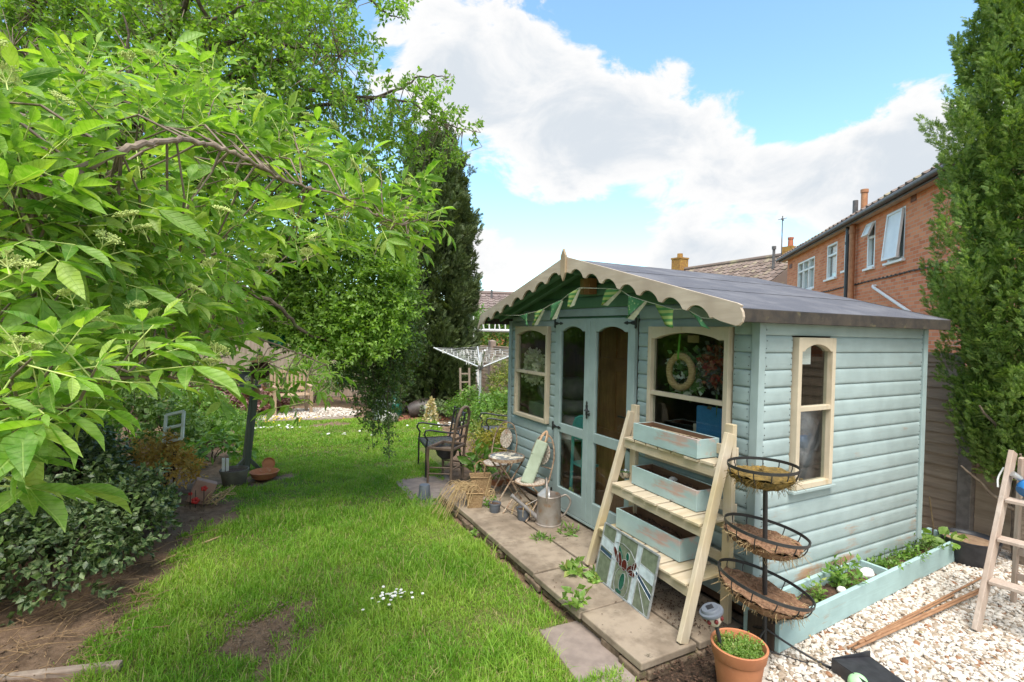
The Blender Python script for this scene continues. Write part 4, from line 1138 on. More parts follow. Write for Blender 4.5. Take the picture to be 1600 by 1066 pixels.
# ================================================================== BRICK HOUSE
def brickmat(name):
    m, nt = newmat(name); N = NT(nt)
    t = N.n('ShaderNodeTexCoord'); s = N.n('ShaderNodeSeparateXYZ'); N.l(t.outputs['Object'], s.inputs[0])
    c = N.n('ShaderNodeCombineXYZ'); N.l(N.math('ADD', s.outputs[0], s.outputs[1]), c.inputs[0]); N.l(s.outputs[2], c.inputs[1])
    b = N.n('ShaderNodeTexBrick'); N.l(c.outputs[0], b.inputs[0])
    b.inputs['Scale'].default_value = 1; b.inputs['Brick Width'].default_value = .225; b.inputs['Row Height'].default_value = .075; b.inputs['Mortar Size'].default_value = .006; b.inputs['Mortar Smooth'].default_value = .3; b.inputs['Bias'].default_value = .1
    b.inputs['Color1'].default_value = (.56,.165,.075,1); b.inputs['Color2'].default_value = (.74,.29,.145,1); b.inputs['Mortar'].default_value = (.50,.40,.30,1)
    col = N.mix(N.ss(N.noise(t.outputs['Object'], 1.1, 6, .6), .4, .7), b.outputs[0], N.mix(.5, b.outputs[0], (.64,.25,.13)))
    col = N.mix(N.ss(N.noise(t.outputs['Object'], 7, 3), .62, .75), col, N.mix(.6, col, (.34,.11,.06)))
    N.out(N.pr(col, .9, .2, 0, b.outputs['Fac'], -.5, .006)); return m
M_brick = brickmat('orange_brick')
def tilemat(name, c1, c2, sw=.3, sh=.32, c3=(.30,.26,.16)):
    m, nt = newmat(name); N = NT(nt); t = N.n('ShaderNodeTexCoord'); u = t.outputs['UV']
    g = N.n('ShaderNodeNewGeometry'); 
    col = N.mix(g.outputs['Random Per Island'], c1, c2); v = t.outputs['Object']
    col = N.mix(N.ss(N.noise(v, 1.7, 6, .6), .5, .75), col, c3)
    N.out(N.pr(col, .85, .25, 0, N.noise(v, 30, 4), .4, .01)); return m
M_tile = tilemat('brown_roof_tile', (.135,.098,.08), (.22,.165,.138))
M_tile2 = tilemat('grey_brown_tile', (.15,.11,.10), (.24,.185,.165), c3=(.26,.24,.17))
M_upvc = simple('white_upvc', (.80,.80,.79), (.74,.74,.72), 5, .35, .5, bump=.02)
M_gutter = simple('grey_gutter', (.13,.12,.12), (.08,.075,.075), 9, .5, bump=.2)
M_soffit = simple('pale_soffit', (.55,.47,.38), (.46,.38,.30), 4, .7, bump=.1)
M_terra = simple('terracotta_pipe', (.46,.22,.11), (.36,.16,.08), 9, .7, bump=.2)
M_black = simple('black_plastic', (.02,.02,.024), (.035,.035,.04), 18, .4, .5, bump=.15)
M_blind = simple('window_interior', (.80,.81,.82), (.70,.72,.74), 3, .5, .6, bump=0)
M_white = simple('white_paint', (.78,.77,.74), (.66,.65,.62), 12, .5, bump=.1)
def tiles(mb, O, ex, ey, nrm, w_, h, tw=.30, th=.30, rr=random.Random(1), lift=.03):
    """single pantile plates on a slope: O corner at the eaves, ex along, ey up the slope"""
    nx_ = int(w_/tw); ny_ = int(h/th)
    for j in range(ny_):
        for i in range(nx_):
            p = O+ex*(i*tw)+ey*(j*th); k = rr.uniform(-.006, .006)
            # one tile: roll at its left edge
            prof = [(0,.012),(.03,.045),(.07,.05),(.11,.02),(tw*.55,.006),(tw-.03,.008),(tw,.016)]
            vs = []
            for (x, z) in prof: vs.append(p+ex*x+nrm*(z+lift+k)); vs.append(p+ex*x+ey*(th*1.05)+nrm*(z+k))
            o = len(vs)
            for (x, z) in prof: vs.append(p+ex*x+nrm*(k-.01))
            fs = [(2*a, 2*a+2, 2*a+3, 2*a+1) for a in range(len(prof)-1)]+[(o+a, o+a+1, 2*a+2, 2*a) for a in range(len(prof)-1)]
            mb.add(vs, fs)
# wall line through two sightings; local x runs along the wall towards the camera, local y points out of the wall
def cf(r_, f_): return CAM[:2]+rt[:2]/np.linalg.norm(rt[:2])*r_+fw[:2]/np.linalg.norm(fw[:2])*f_
SL = .2625
def wall_at(px):                         # depth of the wall under a picture column
    t_ = (px-800)/FPX; return (8.43-SL*12.6)/(t_-SL)
f0 = wall_at(1227); C0 = cf(f0*(1227-800)/FPX, f0); f1 = wall_at(1500); C1 = cf(f1*(1500-800)/FPX, f1)
dx = (C1-C0)/np.linalg.norm(C1-C0); HANG = math.atan2(dx[1], dx[0])
def hs(px): f = wall_at(px); return float(np.linalg.norm(cf(f*(px-800)/FPX, f)-C0))*(1 if px > 1227 else -1)
house = thing('brick_house', 'two-storey orange brick house with white windows and long grey gutter', 'house', (C0[0], C0[1], 0), HANG)
# the facade faces the lawn: its outward side is on the +y or -y of the local frame
out_s = -1 if (np.array([-dx[1], dx[0]])@(CAM[:2]-C0)) < 0 else 1
HL = 17.0; EZ = 4.86
WIN = []
def wz(px, py): f = wall_at(px); return float(CAM[2]+ (ray(px, py)*f)[2])
for (a, b, yt, yb, kind) in ((1243,1269,400,450,'three'),(1288,1303.5,377,433,'tall'),(1315,1327,362,420,'tall'),(1350,1362,345,417,'fan'),(1382,1408,322,404,'tilt')):
    WIN.append((hs(a), hs(b), wz(b, yt), wz(b, yb), kind))
mb = MB(); Y0 = 0
segs = [(0, HL)]; xs_ = [0]
z_prev = 0
Wn = sorted(WIN)
x = 0
for (a, b, zt, zb_, k) in Wn:
    mb.b2((x, -.25*out_s, 0), (a, 0, EZ)); mb.b2((a, -.25*out_s, 0), (b, 0, zb_)); mb.b2((a, -.25*out_s, zt), (b, 0, EZ)); x = b
mb.b2((x, -.25*out_s, 0), (HL, 0, EZ)); mb.b2((0, -8*out_s, 0), (.25, -.25*out_s, EZ)); mb.b2((HL-.25, -8*out_s, 0), (HL, -.25*out_s, EZ)); mb.b2((.25, -8*out_s, 0), (HL-.25, -7.8*out_s, EZ))
wl = mb.build('wall', M_brick, house)
O_ = out_s
for (a, b, zt, zb_, kind) in Wn:
    mb = MB(); fz = .055; yo = -.04*O_
    def fr4(mb, a, b, z0, z1, w_, y0, y1):
        mb.b2((a, y0, z0), (a+w_, y1, z1)); mb.b2((b-w_, y0, z0), (b, y1, z1)); mb.b2((a+w_, y0, z0), (b-w_, y1, z0+w_)); mb.b2((a+w_, y0, z1-w_), (b-w_, y1, z1))
    fr4(mb, a, b, zb_, zt, fz, -.09*O_, .0)
    n_ = {'three': 3, 'tall': 1, 'fan': 1, 'tilt': 1}[kind]
    for i in range(1, n_):
        xx = a+(b-a)*i/n_; mb.b2((xx-.035, -.085*O_, zb_+fz), (xx+.035, -.005*O_, zt-fz))
    zm = zb_+(zt-zb_)*.68
    if kind != 'tilt': mb.b2((a+fz, -.08*O_, zm-.03), (b-fz, -.01*O_, zm+.03))
    wf = mb.build('window', M_upvc, house, bevel=.006)
    mb = MB(); mb.b2((a+.02, -.13*O_, zb_+.02), (b-.02, -.12*O_, zt-.02)); mb.build('blind', M_blind, wf)
    mb = MB(); mb.b2((a+.02, -.07*O_, zb_+.02), (b-.02, -.065*O_, zt-.02)); mb.build('pane', M_glass, wf)
    mb = MB(); mb.b2((a-.06, -.0, zb_-.055), (b+.06, .07*O_, zb_-.002)); mb.build('sill', M_upvc, wf, bevel=.006)
    if kind in ('fan', 'tilt'):            # opening light hinged at the top
        z0_, z1_ = (zm, zt-.03) if kind == 'fan' else (zb_+.03, zt-.03); h_ = z1_-z0_
        mb = MB(); fr4(mb, a+.03, b-.03, -h_, 0, .05, -.02*O_, .03*O_)
        s_ = mb.build('opening_light', M_upvc, wf, bevel=.005); s_.location = (0, .02*O_, z1_); s_.rotation_euler = (R(20 if kind == 'fan' else 5)*O_, 0, 0)
        mb = MB(); mb.b2((a+.07, 0, -h_+.04), (b-.07, .006*O_, -.04)); g_ = mb.build('opening_pane', M_blind, wf); g_.location = s_.location; g_.rotation_euler = s_.rotation_euler
# eaves
OV = .20
mb = MB(); mb.b2((-.35, -.0, EZ-.02), (HL+.3, OV*O_, EZ+.0)); mb.build('soffit', M_soffit, house)
mb = MB(); mb.b2((-.36, OV*O_, EZ-.05), (HL+.3, (OV+.022)*O_, EZ+.09)); mb.build('fascia_board', M_gutter, house)
mb = MB(); mb.tube([(-.38, (OV+.075)*O_, EZ+.03), (HL+.3, (OV+.075)*O_, EZ+.03)], .052, 10); mb.build('gutter', M_gutter, house, smooth=True)
PT = R(31); mb = MB(); wr = MB()
sl_ = 5.2
for (yo, sgn) in ((OV+.05, 1),):
    tiles(mb, Vector((-.4, (OV+.06)*O_, EZ+.07)), Vector((1,0,0)), Vector((0, -O_*math.cos(PT), math.sin(PT))), Vector((0, O_*math.sin(PT), math.cos(PT))), HL+.7, 4.6, .30, .31, random.Random(5))
wr.add([(-.38, OV*O_, EZ+.05), (HL+.3, OV*O_, EZ+.05), (HL+.3, OV*O_-O_*4.6*math.cos(PT), EZ+.05+4.6*math.sin(PT)), (-.38, OV*O_-O_*4.6*math.cos(PT), EZ+.05+4.6*math.sin(PT)), (HL+.3, -8.4*O_, EZ+.05), (-.38, -8.4*O_, EZ+.05)], [(0,1,2,3),(3,2,4,5),(0,3,5),(1,4,2)])
rf = wr.build('roof', M_tile, house); mb.build('roof_tiles', M_tile, rf)
# pipes, cable, waste
xp = hs(1326); 
mb = MB(); mb.tube([(xp, .09*O_, 0), (xp, .09*O_, EZ-.02)], .055, 12)
for z in (1.5, 3.0, 4.4): mb.tube([(xp, .09*O_, z), (xp, .09*O_, z+.07)], .065, 12)
mb.build('drainpipe', M_black, house, smooth=True)
xp = hs(1334.5); mb = MB(); mb.tube([(xp, .11*O_, 0), (xp, .11*O_, EZ+.1)], .066, 14); mb.tube([(xp, .11*O_, EZ-.25), (xp, .11*O_, EZ-.15)], .08, 14); mb.build('soil_pipe', M_terra, house, smooth=True)
mb = MB(); mb.tube([(xp+.05, -.1*O_, EZ+.3), (xp+.05, -.1*O_, EZ+.78)], .07, 14); mb.tube([(xp+.05, -.1*O_, EZ+.73), (xp+.05, -.1*O_, EZ+.81)], .085, 14); mb.build('vent_pipe', M_terra, house, smooth=True)
mb = MB(); mb.tube([(xp-.5, -.1*O_, EZ+.3), (xp-.5, -.1*O_, EZ+.68)], .06, 12); mb.build('flue', M_gutter, house, smooth=True)
mb = MB(); pts = [(hs(1270)+ (hs(1500)-hs(1270))*i/14, .02*O_, 3.36+.012*math.sin(i*1.9)) for i in range(15)]; mb.tube(pts, .015, 6)
for i in range(40): q = i/40; mb.box((hs(1270)+(hs(1500)-hs(1270))*q, .02*O_, 3.365), (.02, .03, .04))
mb.build('cable', M_black, house)
mb = MB(); a = (hs(1366), .06*O_, wz(1366, 449)); b = (hs(1432), .06*O_, wz(1432, 492)); mb.tube([(a[0]-.02, -.05*O_, a[2]+.04), (a[0]-.02, .06*O_, a[2]+.03), a, b], .032, 10); mb.build('waste_pipe', M_white, house, smooth=True)
mb = MB(); mb.b2((hs(1416), 0, wz(1416, 318)), (hs(1424), .012*O_, wz(1416, 304))); mb.b2((hs(1230), 0, wz(1232,420)), (hs(1234), .012*O_, wz(1232,413))); mb.build('air_brick', simple('air_brick', (.25,.09,.05), (.12,.05,.03), 40), house)

# ================================================================== FURTHER ROOFS
def far_house(name, label, A, B, pitch, span, mat, wallm, wall_h=None):
    """ridge from A to B, slope falling towards the camera"""
    A = Vector(A); B = Vector(B); d = (B-A); d.z = 0; L = d.length; d.normalize(); nrm = Vector((-d.y, d.x, 0))
    if nrm.dot(Vector(CAM)-A) < 0: nrm = -nrm
    t = thing(name, label, 'house', (A.x, A.y, 0)); zr = A.z; dz = span*math.tan(pitch)
    toL = lambda p: p-Vector((A.x, A.y, 0))
    mb = MB(); ez = zr-dz
    e1 = A+nrm*span; e2 = B+nrm*span; e3 = B-nrm*span; e4 = A-nrm*span
    for e in (e1, e2, e3, e4): e.z = ez
    mb.add([toL(x) for x in (A, B, e1, e2, e3, e4)], [(0,2,3,1),(0,1,4,5),(0,5,2),(1,3,4)]); rf = mb.build('roof', mat, t)
    mb = MB(); ey = (A-e1).normalized(); up_ = ey.cross(d).normalized(); up_ = up_ if up_.z > 0 else -up_
    tiles(mb, toL(e1), d, ey, up_, L, (A-e1).length, .30, .32, random.Random(8)); mb.build('roof_tiles', mat, rf)
    mb = MB(); mb.tube([toL(A)+Vector((0,0,.02)), toL(B)+Vector((0,0,.02))], .11, 8); mb.build('ridge_tiles', mat, rf)
    mb = MB(); q = [e1-nrm*.3, e2-nrm*.3, e3+nrm*.3, e4+nrm*.3]; vs = [Vector((p.x-A.x, p.y-A.y, 0)) for p in q]+[Vector((p.x-A.x, p.y-A.y, ez)) for p in q]
    mb.add(vs, [(0,1,5,4),(1,2,6,5),(2,3,7,6),(3,0,4,7)]); mb.build('wall', wallm, t)
    mb = MB(); mb.tube([toL(e1)+Vector((0,0,-.04)), toL(e2)+Vector((0,0,-.04))], .07, 8); mb.build('gutter', M_gutter, t)
    return t, toL
A_ = D(1070, 421, 28.0); B_ = D(1262, 390, 21.4); A_.z = B_.z = 5.6
h2, tl2 = far_house('tiled_house', 'house with a long brown tiled roof and lichen-covered chimney beyond the summerhouse', A_, B_, R(33), 4.2, M_tile, M_brick)
M_lich = simple('lichen_brick', (.38,.21,.045), (.24,.12,.05), 14, .95, bump=.8, c3=(.42,.28,.06), s3=5)
c = tl2(D(1062, 421, 28.2)); mb = MB(); mb.box((c.x, c.y, 5.75), (.62, .62, 1.0)); mb.box((c.x, c.y, 6.22), (.68, .68, .08)); mb.lathe([(.16,6.25),(.15,6.5),(.13,6.5),(0,6.45)], 12, Matrix.Translation((c.x, c.y, 0))); mb.build('chimney', M_lich, h2)
c = tl2(D(1235, 392, 21.9)); mb = MB(); mb.box((c.x, c.y, 5.65), (.45, .45, .5)); mb.build('chimney', M_lich, h2); mb = MB(); mb.lathe([(.12,5.85),(.10,6.2),(.12,6.22),(.12,6.3),(.09,6.3)], 12, Matrix.Translation((c.x, c.y, 0))); mb.build('chimney_pot', simple('red_pot', (.45,.16,.09), None, 9, .8), h2)
c = tl2(D(1209, 400, 21.6)); mb = MB(); mb.tube([(c.x, c.y, 4.9), (c.x, c.y, 5.82)], .055, 10); mb.tube([(c.x, c.y, 5.72), (c.x, c.y, 5.85)], .085, 10); mb.build('vent_pipe', M_gutter, h2)
c = tl2(D(1221, 398, 22.2)); mb = MB(); zt = float(D(1221, 338, 22.2).z); mb.tube([(c.x, c.y, 5.2), (c.x, c.y, zt)], .022, 6); mb.tube([(c.x-.1, c.y, zt-.12), (c.x+.1, c.y, zt-.12)], .012, 5); mb.tube([(c.x-.12, c.y-.04, zt-.16), (c.x+.12, c.y+.04, zt-.16)], .03, 5); mb.tube([(c.x, c.y-.2, zt-.12), (c.x, c.y+.2, zt-.12)], .012, 5); mb.build('aerial', M_gutter, h2)
A_ = D(700, 458, 25.0); B_ = D(840, 459, 25.6); A_.z = B_.z = 3.88
h3, tl3 = far_house('bungalow', 'low bungalow with a grey-brown tiled roof beside the dark yew', A_, B_, R(24), 3.4, M_tile2, M_brick)
c = tl3(D(768, 466, 24.6)); mb = MB(); mb.tube([(c.x, c.y, 3.3), (c.x, c.y, 4.0)], .05, 8); mb.build('vent_pipe', M_gutter, h3)

# hedge, far trees beyond the fences
r = np.random.default_rng(21)
def hedge(name, label, a, b, h, dpt, n, leaf, mat, seed, cat='hedge'):
    r = np.random.default_rng(seed); a = np.array(a); b = np.array(b); t = thing(name, label, cat, tuple(a)+(0,)); L = np.linalg.norm(b-a); d = (b-a)/L; nn = np.array([-d[1], d[0]])
    s = r.uniform(0, L, n); w_ = r.uniform(-1, 1, n); z = h*r.uniform(.1, 1, n)**.6
    q = lumps(np.stack([s, w_, z], -1), 1.6, seed); z = z+.14*h*q*.5; w2 = np.sign(w_)*np.abs(w_)**.3*dpt/2*(1+.2*q)
    P = np.stack([d[0]*s+nn[0]*w2, d[1]*s+nn[1]*w2, z], -1); g = r.normal(size=(n,3))*.6+np.array([0,0,.7])+np.stack([nn[0]*np.sign(w_), nn[1]*np.sign(w_), 0*w_], -1)*.6
    V, F = sprigs(P, g, 7, np.full(n, leaf*3), leaf, .42, T_TINY, r); npmesh('foliage', V, F, mat, t)
    mb = MB()
    for i in range(int(L/1.2)): x = .6+i*1.2; mb.tube([(d[0]*x, d[1]*x, 0), (d[0]*x+.1, d[1]*x, h*.7)], .04, 5)
    mb.build('stem', M_bark, t)
M_hedge = leafmat('hedge_leaf', (.05,.15,.012), (.13,.27,.03), .35, .45)
hedge('hedge', 'bright green clipped hedge behind the white tubular frame', (3.6, 17.5), (9.5, 14.0), 2.75, 1.2, 3600, .10, M_hedge, 3)
hedge('hedge', 'shady hedge beyond the far board fence', (-9, 15.5), (2.6, 15.8), 3.0, 1.6, 4200, .12, M_haw, 6)
hedge('hedge', 'tall hedge outside the left boundary fence', (-7.0, 14), (-7.0, -1.0), 3.2, 1.2, 4200, .10, M_haw, 7)
# white tubular frame next door
t = thing('tubular_frame', 'white metal garden frame with upright rods on its top rail beyond the fence', 'frame', tuple(G(735, 600, 0)))
fb = D(738, 516, 15.5); fe = D(815, 517.5, 14.6); o3 = Vector(t.location); fb -= o3; fe -= o3
mb = MB(); mb.tube([fb, fe], .045, 8); mb.build('top_rail', M_white, t, smooth=True)
for i, px_ in enumerate((725, 741.5, 800)):
    top = fb if i < 2 else fe; q = D(px_, 545, 15.3)-o3; e = top+(q-top)*1.0; e = top+(e-top)*(top.z/(top.z-e.z)); mb = MB(); mb.tube([top, e], .05, 8); mb.build('leg', M_white, t, smooth=True)
for i in range(9):
    p = fb.lerp(fe, (i+.3)/9.2); mb = MB(); mb.tube([p, p+Vector((.08*math.sin(i*2.1), .05, .42))], .02, 6); mb.build('rod', M_white, t)
# rotary washing line
wp = G(749, 668, 0); 
t = thing('rotary_washing_line', 'open rotary washing line with white cords and pegs beside the summerhouse', 'washing line', (wp.x, wp.y, 0))
M_alu = simple('pale_metal_tube', (.62,.64,.66), (.5,.52,.54), 20, .4, .5, .3, bump=.1)
dw = float((np.array(wp)-CAM)@fw); hz = float(D(747.5, 573, dw).z); tz = float(D(747, 546, dw).z); zt0 = float(D(747.5, 550, dw).z)
mb = MB(); mb.tube([(0,0,-.1),(0,0,hz*.55)], .030, 10); mb.tube([(0,0,hz*.55),(0,0,zt0)], .024, 10); mb.build('pole', M_alu, t, smooth=True)
mb = MB(); mb.lathe([(.03,hz-.06),(.06,hz-.05),(.06,hz+.03),(.03,hz+.05)], 12); mb.build('hub', M_gutter, t, smooth=True)
RA = .98; a0 = YAW*-1+R(8)
arms = []
for k in range(4):
    a = a0+k*PI/2; e = Vector((math.cos(a)*RA, math.sin(a)*RA, tz+.02)); s0 = Vector((math.cos(a)*.05, math.sin(a)*.05, hz)); mb = MB(); mb.tube([s0, e], .017, 8); mb.build('arm', M_alu, t, smooth=True); arms.append((s0, e))
mb = MB()
for j in range(9):
    q = .30+.70*j/8
    pts = [s.lerp(e, q) for s, e in arms]
    for k in range(4):
        a, b = pts[k], pts[(k+1) % 4]; m_ = (a+b)/2-Vector((0,0,.025)); mb.tube([a, m_, b], .0032, 4)
mb.build('cord', M_white, t)
mb = MB(); rr = random.Random(4)
for i in range(46):
    k = rr.randrange(4); q = rr.choice([.3,.56,.74,.82,.91,1.0]); a = arms[k][0].lerp(arms[k][1], q); b = arms[(k+1)%4][0].lerp(arms[(k+1)%4][1], q); p = a.lerp(b, rr.uniform(.02,.98)); mb.box((p.x, p.y, p.z-.03), (.014, .014, .075), rz=rr.uniform(0,3))
mb.build('peg', M_white, t)['kind'] = 'stuff'
mb = MB(); p = arms[0][0].lerp(arms[0][1], .8); mb.lathe([(.0,-.22),(.05,-.2),(.06,-.12),(.03,-.02),(.0,-.02)], 10, Matrix.Translation(p)); mb.build('peg_bag', M_white, t)
# climbing plants on the right fence and border in front of it
M_clim = leafmat('climber_leaf', (.10,.17,.02), (.26,.32,.06), .4, .45, .3, c3=(.45,.40,.12), p3=.2)
for i, (y, h, x, rx, lab, m_, lf) in enumerate([(7.6,1.45,2.95,.8,'pale yellow-green climber smothering the fence beside the summerhouse',M_clim,.06),(9.3,1.5,2.95,.6,'thinner climber on the fence behind the washing line pole',M_clim,.055),
        (8.2,.75,1.55,.55,'bright green bushy perennial at the lawn edge left of the washing line',M_lush,.06),(6.9,.85,1.55,.6,'green leafy perennial below the washing line',M_lush,.065),(7.2,1.0,2.3,.6,'tall pale green perennial against the fence',M_clim,.06),
        (5.9,.6,.95,.4,'yellow-flecked low shrub behind the black metal seats',M_clim,.05),(4.9,.55,.55,.32,'golden-leaved stems beside the summerhouse corner',leafmat('golden_leaf', (.30,.27,.03), (.48,.36,.05), .4),.05),(8.9,.45,.95,.3,'pale silvery tuft beside the white flower pot',leafmat('silver_leaf', (.14,.20,.10), (.26,.33,.18), .3),.04)]):
    shrub('climbing_plant' if i < 2 else 'border_plant', lab, 'plant', (x, y), (.45 if i < 2 else rx, rx), h, 420 if i < 4 else 240, lf, .36, m_, 80+i, k=8, hollow=.45)
# low dark conifers at the foot of the yew
for i, (px_, py_, rx, h, lab) in enumerate([(655,640,.42,1.15,'low blue-green juniper left of the fallen barrel pot'),(625,600,.5,1.3,'dark conifer bush behind the buckets'),(710,640,.38,1.25,'dark blue-green juniper between yew and fence'),(672,640,.30,.8,'small grey-green conifer behind the barrel pot')]):
    p = G(px_, 648, 0); p.y += .35+.25*(i % 2)
    shrub('juniper_bush', lab, 'shrub', (p.x, p.y), (rx, rx), h, 420, .10, .9, leafmat('juniper', (.022,.05,.03), (.06,.10,.06), .15) if i != 1 else M_yew, 100+i, T=T_SPRAY, k=3, hollow=.5, group='low conifers around the yew')

for i, (x, y, rx, h, lab, m_) in enumerate([(-5.0,11.3,.8,1.5,'leafy shrub in the far left corner before the pale fence',M_haw),(-4.0,12.5,.7,1.2,'dark shrub behind the purple plants',M_blackcurrant),(-1.35,12.3,.75,1.35,'bushy green shrub right of the far bench',M_haw),(-.35,11.6,.65,1.6,'taller green shrub between bench and yew',M_blackcurrant),(-3.75,9.6,.5,.75,'green clump at the far left edge of the lawn',M_lush),(-4.5,7.6,.7,1.3,'leafy bush behind the old window sash',M_blackcurrant),(-5.2,6.0,.8,1.7,'tall leafy bush behind the orange dried shrub',M_haw),(-2.6,12.9,.8,1.0,'low shrub behind the far bench',M_blackcurrant)]):
    shrub('garden_shrub', lab, 'shrub', (x, y), (rx, rx*.8), h, 330, .075, .36, m_, 500+i, k=8, hollow=.45)
# ================================================================== PROPS ON THE PATIO AND YARD
def at_x(px, py, x): r_ = ray(px, py); return Vector(CAM+r_*(x-CAM[0])/r_[0])
def at_y(px, py, y): r_ = ray(px, py); return Vector(CAM+r_*(y-CAM[1])/r_[1])
M_pine = wood('pale_treated_pine', (.57,.485,.375), (.47,.39,.285), 'z', .65, 6, .3, c3=(.48,.38,.22))
M_piney = wood('pale_treated_pine_rail', (.57,.485,.37), (.45,.37,.265), 'y', .65, 6, .3, c3=(.45,.35,.20))
M_pinex = wood('pale_pine_slat', (.55,.465,.35), (.43,.35,.245), 'x', .65, 6, .35, c3=(.43,.35,.19))
M_trough = wood('peeling_blue_paint', (.42,.27,.20), (.30,.18,.12), 'x', .6, 6, .4, paint=(.38,.50,.49), wear=(.52,.60), c3=(.50,.38,.34))
M_trin = wood('damp_inner_wood', (.27,.15,.085), (.16,.085,.05), 'x', .8, 6, .4)
M_pot = simple('potting_soil', (.115,.066,.042), (.045,.025,.016), 40, .95, bump=1, bdist=.015, c3=(.16,.10,.06), s3=22, t3=(.6,.68))
M_terracotta = simple('terracotta', (.50,.20,.095), (.40,.15,.07), 7, .75, bump=.2, c3=(.48,.28,.19), s3=6, t3=(.58,.75))
M_rust = simple('rusty_cream_metal', (.36,.27,.19), (.17,.09,.05), 26, .75, .4, bump=.5, c3=(.50,.43,.33), s3=14)
M_galv = simple('rusting_galvanised_steel', (.36,.32,.29), (.25,.20,.165), 8, .5, .5, .35, bump=.25, c3=(.30,.175,.10), s3=9, t3=(.55,.68))
M_greyp = simple('grey_plastic', (.13,.145,.17), (.10,.11,.13), 9, .55, bump=.1)
M_oldwood = wood('dark_old_chair_wood', (.17,.115,.08), (.085,.055,.04), 'z', .75, 9, .5, c3=(.21,.16,.125))
M_wick = None
m, nt = newmat('wicker'); N = NT(nt); v = N.coord()
wv = N.n('ShaderNodeTexWave', wave_type='BANDS', bands_direction='Z'); wv.inputs['Scale'].default_value = 26; wv.inputs['Distortion'].default_value = 2.5; N.l(v, wv.inputs[0])
vo = N.noise(v, 60, 3); N.out(N.pr(N.mix(N.math('MULTIPLY', wv.outputs['Fac'], N.ss(vo, .2, .6)), (.22,.13,.06), (.52,.36,.19)), .75, .3, 0, wv.outputs['Fac'], .9, .008)); M_wick = m
M_straw = simple('straw', (.52,.38,.20), (.36,.24,.12), 30, .8, bump=.2)

# ---------------- ladder shelf
Z0 = .12
sh = thing('ladder_shelf', 'pale pine ladder shelf standing against the right-hand window', 'plant stand', (-.33, .6, Z0)); o3 = Vector(sh.location)
def leg_x(s, z): 
    a = Vector((-.46, 1.17, Z0)) if s else Vector((-.58, .045, Z0)); b = Vector((-.165, 1.035, 1.385)) if s else Vector((-.175, .07, 1.385))
    t_ = (z-Z0)/(1.385-Z0); return a.lerp(b, t_)
for s in (0, 1):
    mb = MB(); mb.bar(leg_x(s, Z0)-o3, leg_x(s, 1.39)-o3, .036, .072, upv=(1,0,.3)); mb.build('front_leg', M_pine, sh, bevel=.004)
    y = 1.028 if s else .092
    mb = MB(); mb.b2(Vector((-.155, y-.033, Z0))-o3, Vector((-.115, y+.033, 1.445))-o3); mb.build('rear_leg', M_pine, sh, bevel=.004)
SHZ = (1.19, .815, .455)
for k, z in enumerate(SHZ):
    a = leg_x(1, z-.05); b = leg_x(0, z-.05); a.y -= .02; b.y += .02
    a = Vector((a.x, a.y, z-.055)); b = Vector((b.x, b.y, z-.055))
    mb = MB(); mb.bar(a-o3, b-o3, .024, .068); mb.build('front_rail', M_piney, sh, bevel=.003)
    mb = MB(); mb.b2(Vector((-.113, .06, z+.03))-o3, Vector((-.092, 1.06, z+.10))-o3); mb.build('back_rail', M_piney, sh, bevel=.003)
    mb = MB(); mb.b2(Vector((-.113, .06, z-.09))-o3, Vector((-.092, 1.06, z-.022))-o3); mb.build('back_rail', M_piney, sh, bevel=.003)
    n_ = 7; y0, y1 = b.y+.012, a.y-.012; rr = random.Random(k+2)
    for i in range(n_):
        q = y0+(y1-y0)*(i+.5)/n_; xf = b.x+(a.x-b.x)*(i+.5)/n_-.03+rr.uniform(-.008, .008)
        mb = MB(); mb.b2(Vector((xf, q-(y1-y0)/n_*.44, z-.019))-o3, Vector((-.116, q+(y1-y0)/n_*.44, z+rr.uniform(-.002,.002)))-o3); mb.build('slat', M_pinex, sh, bevel=.003)
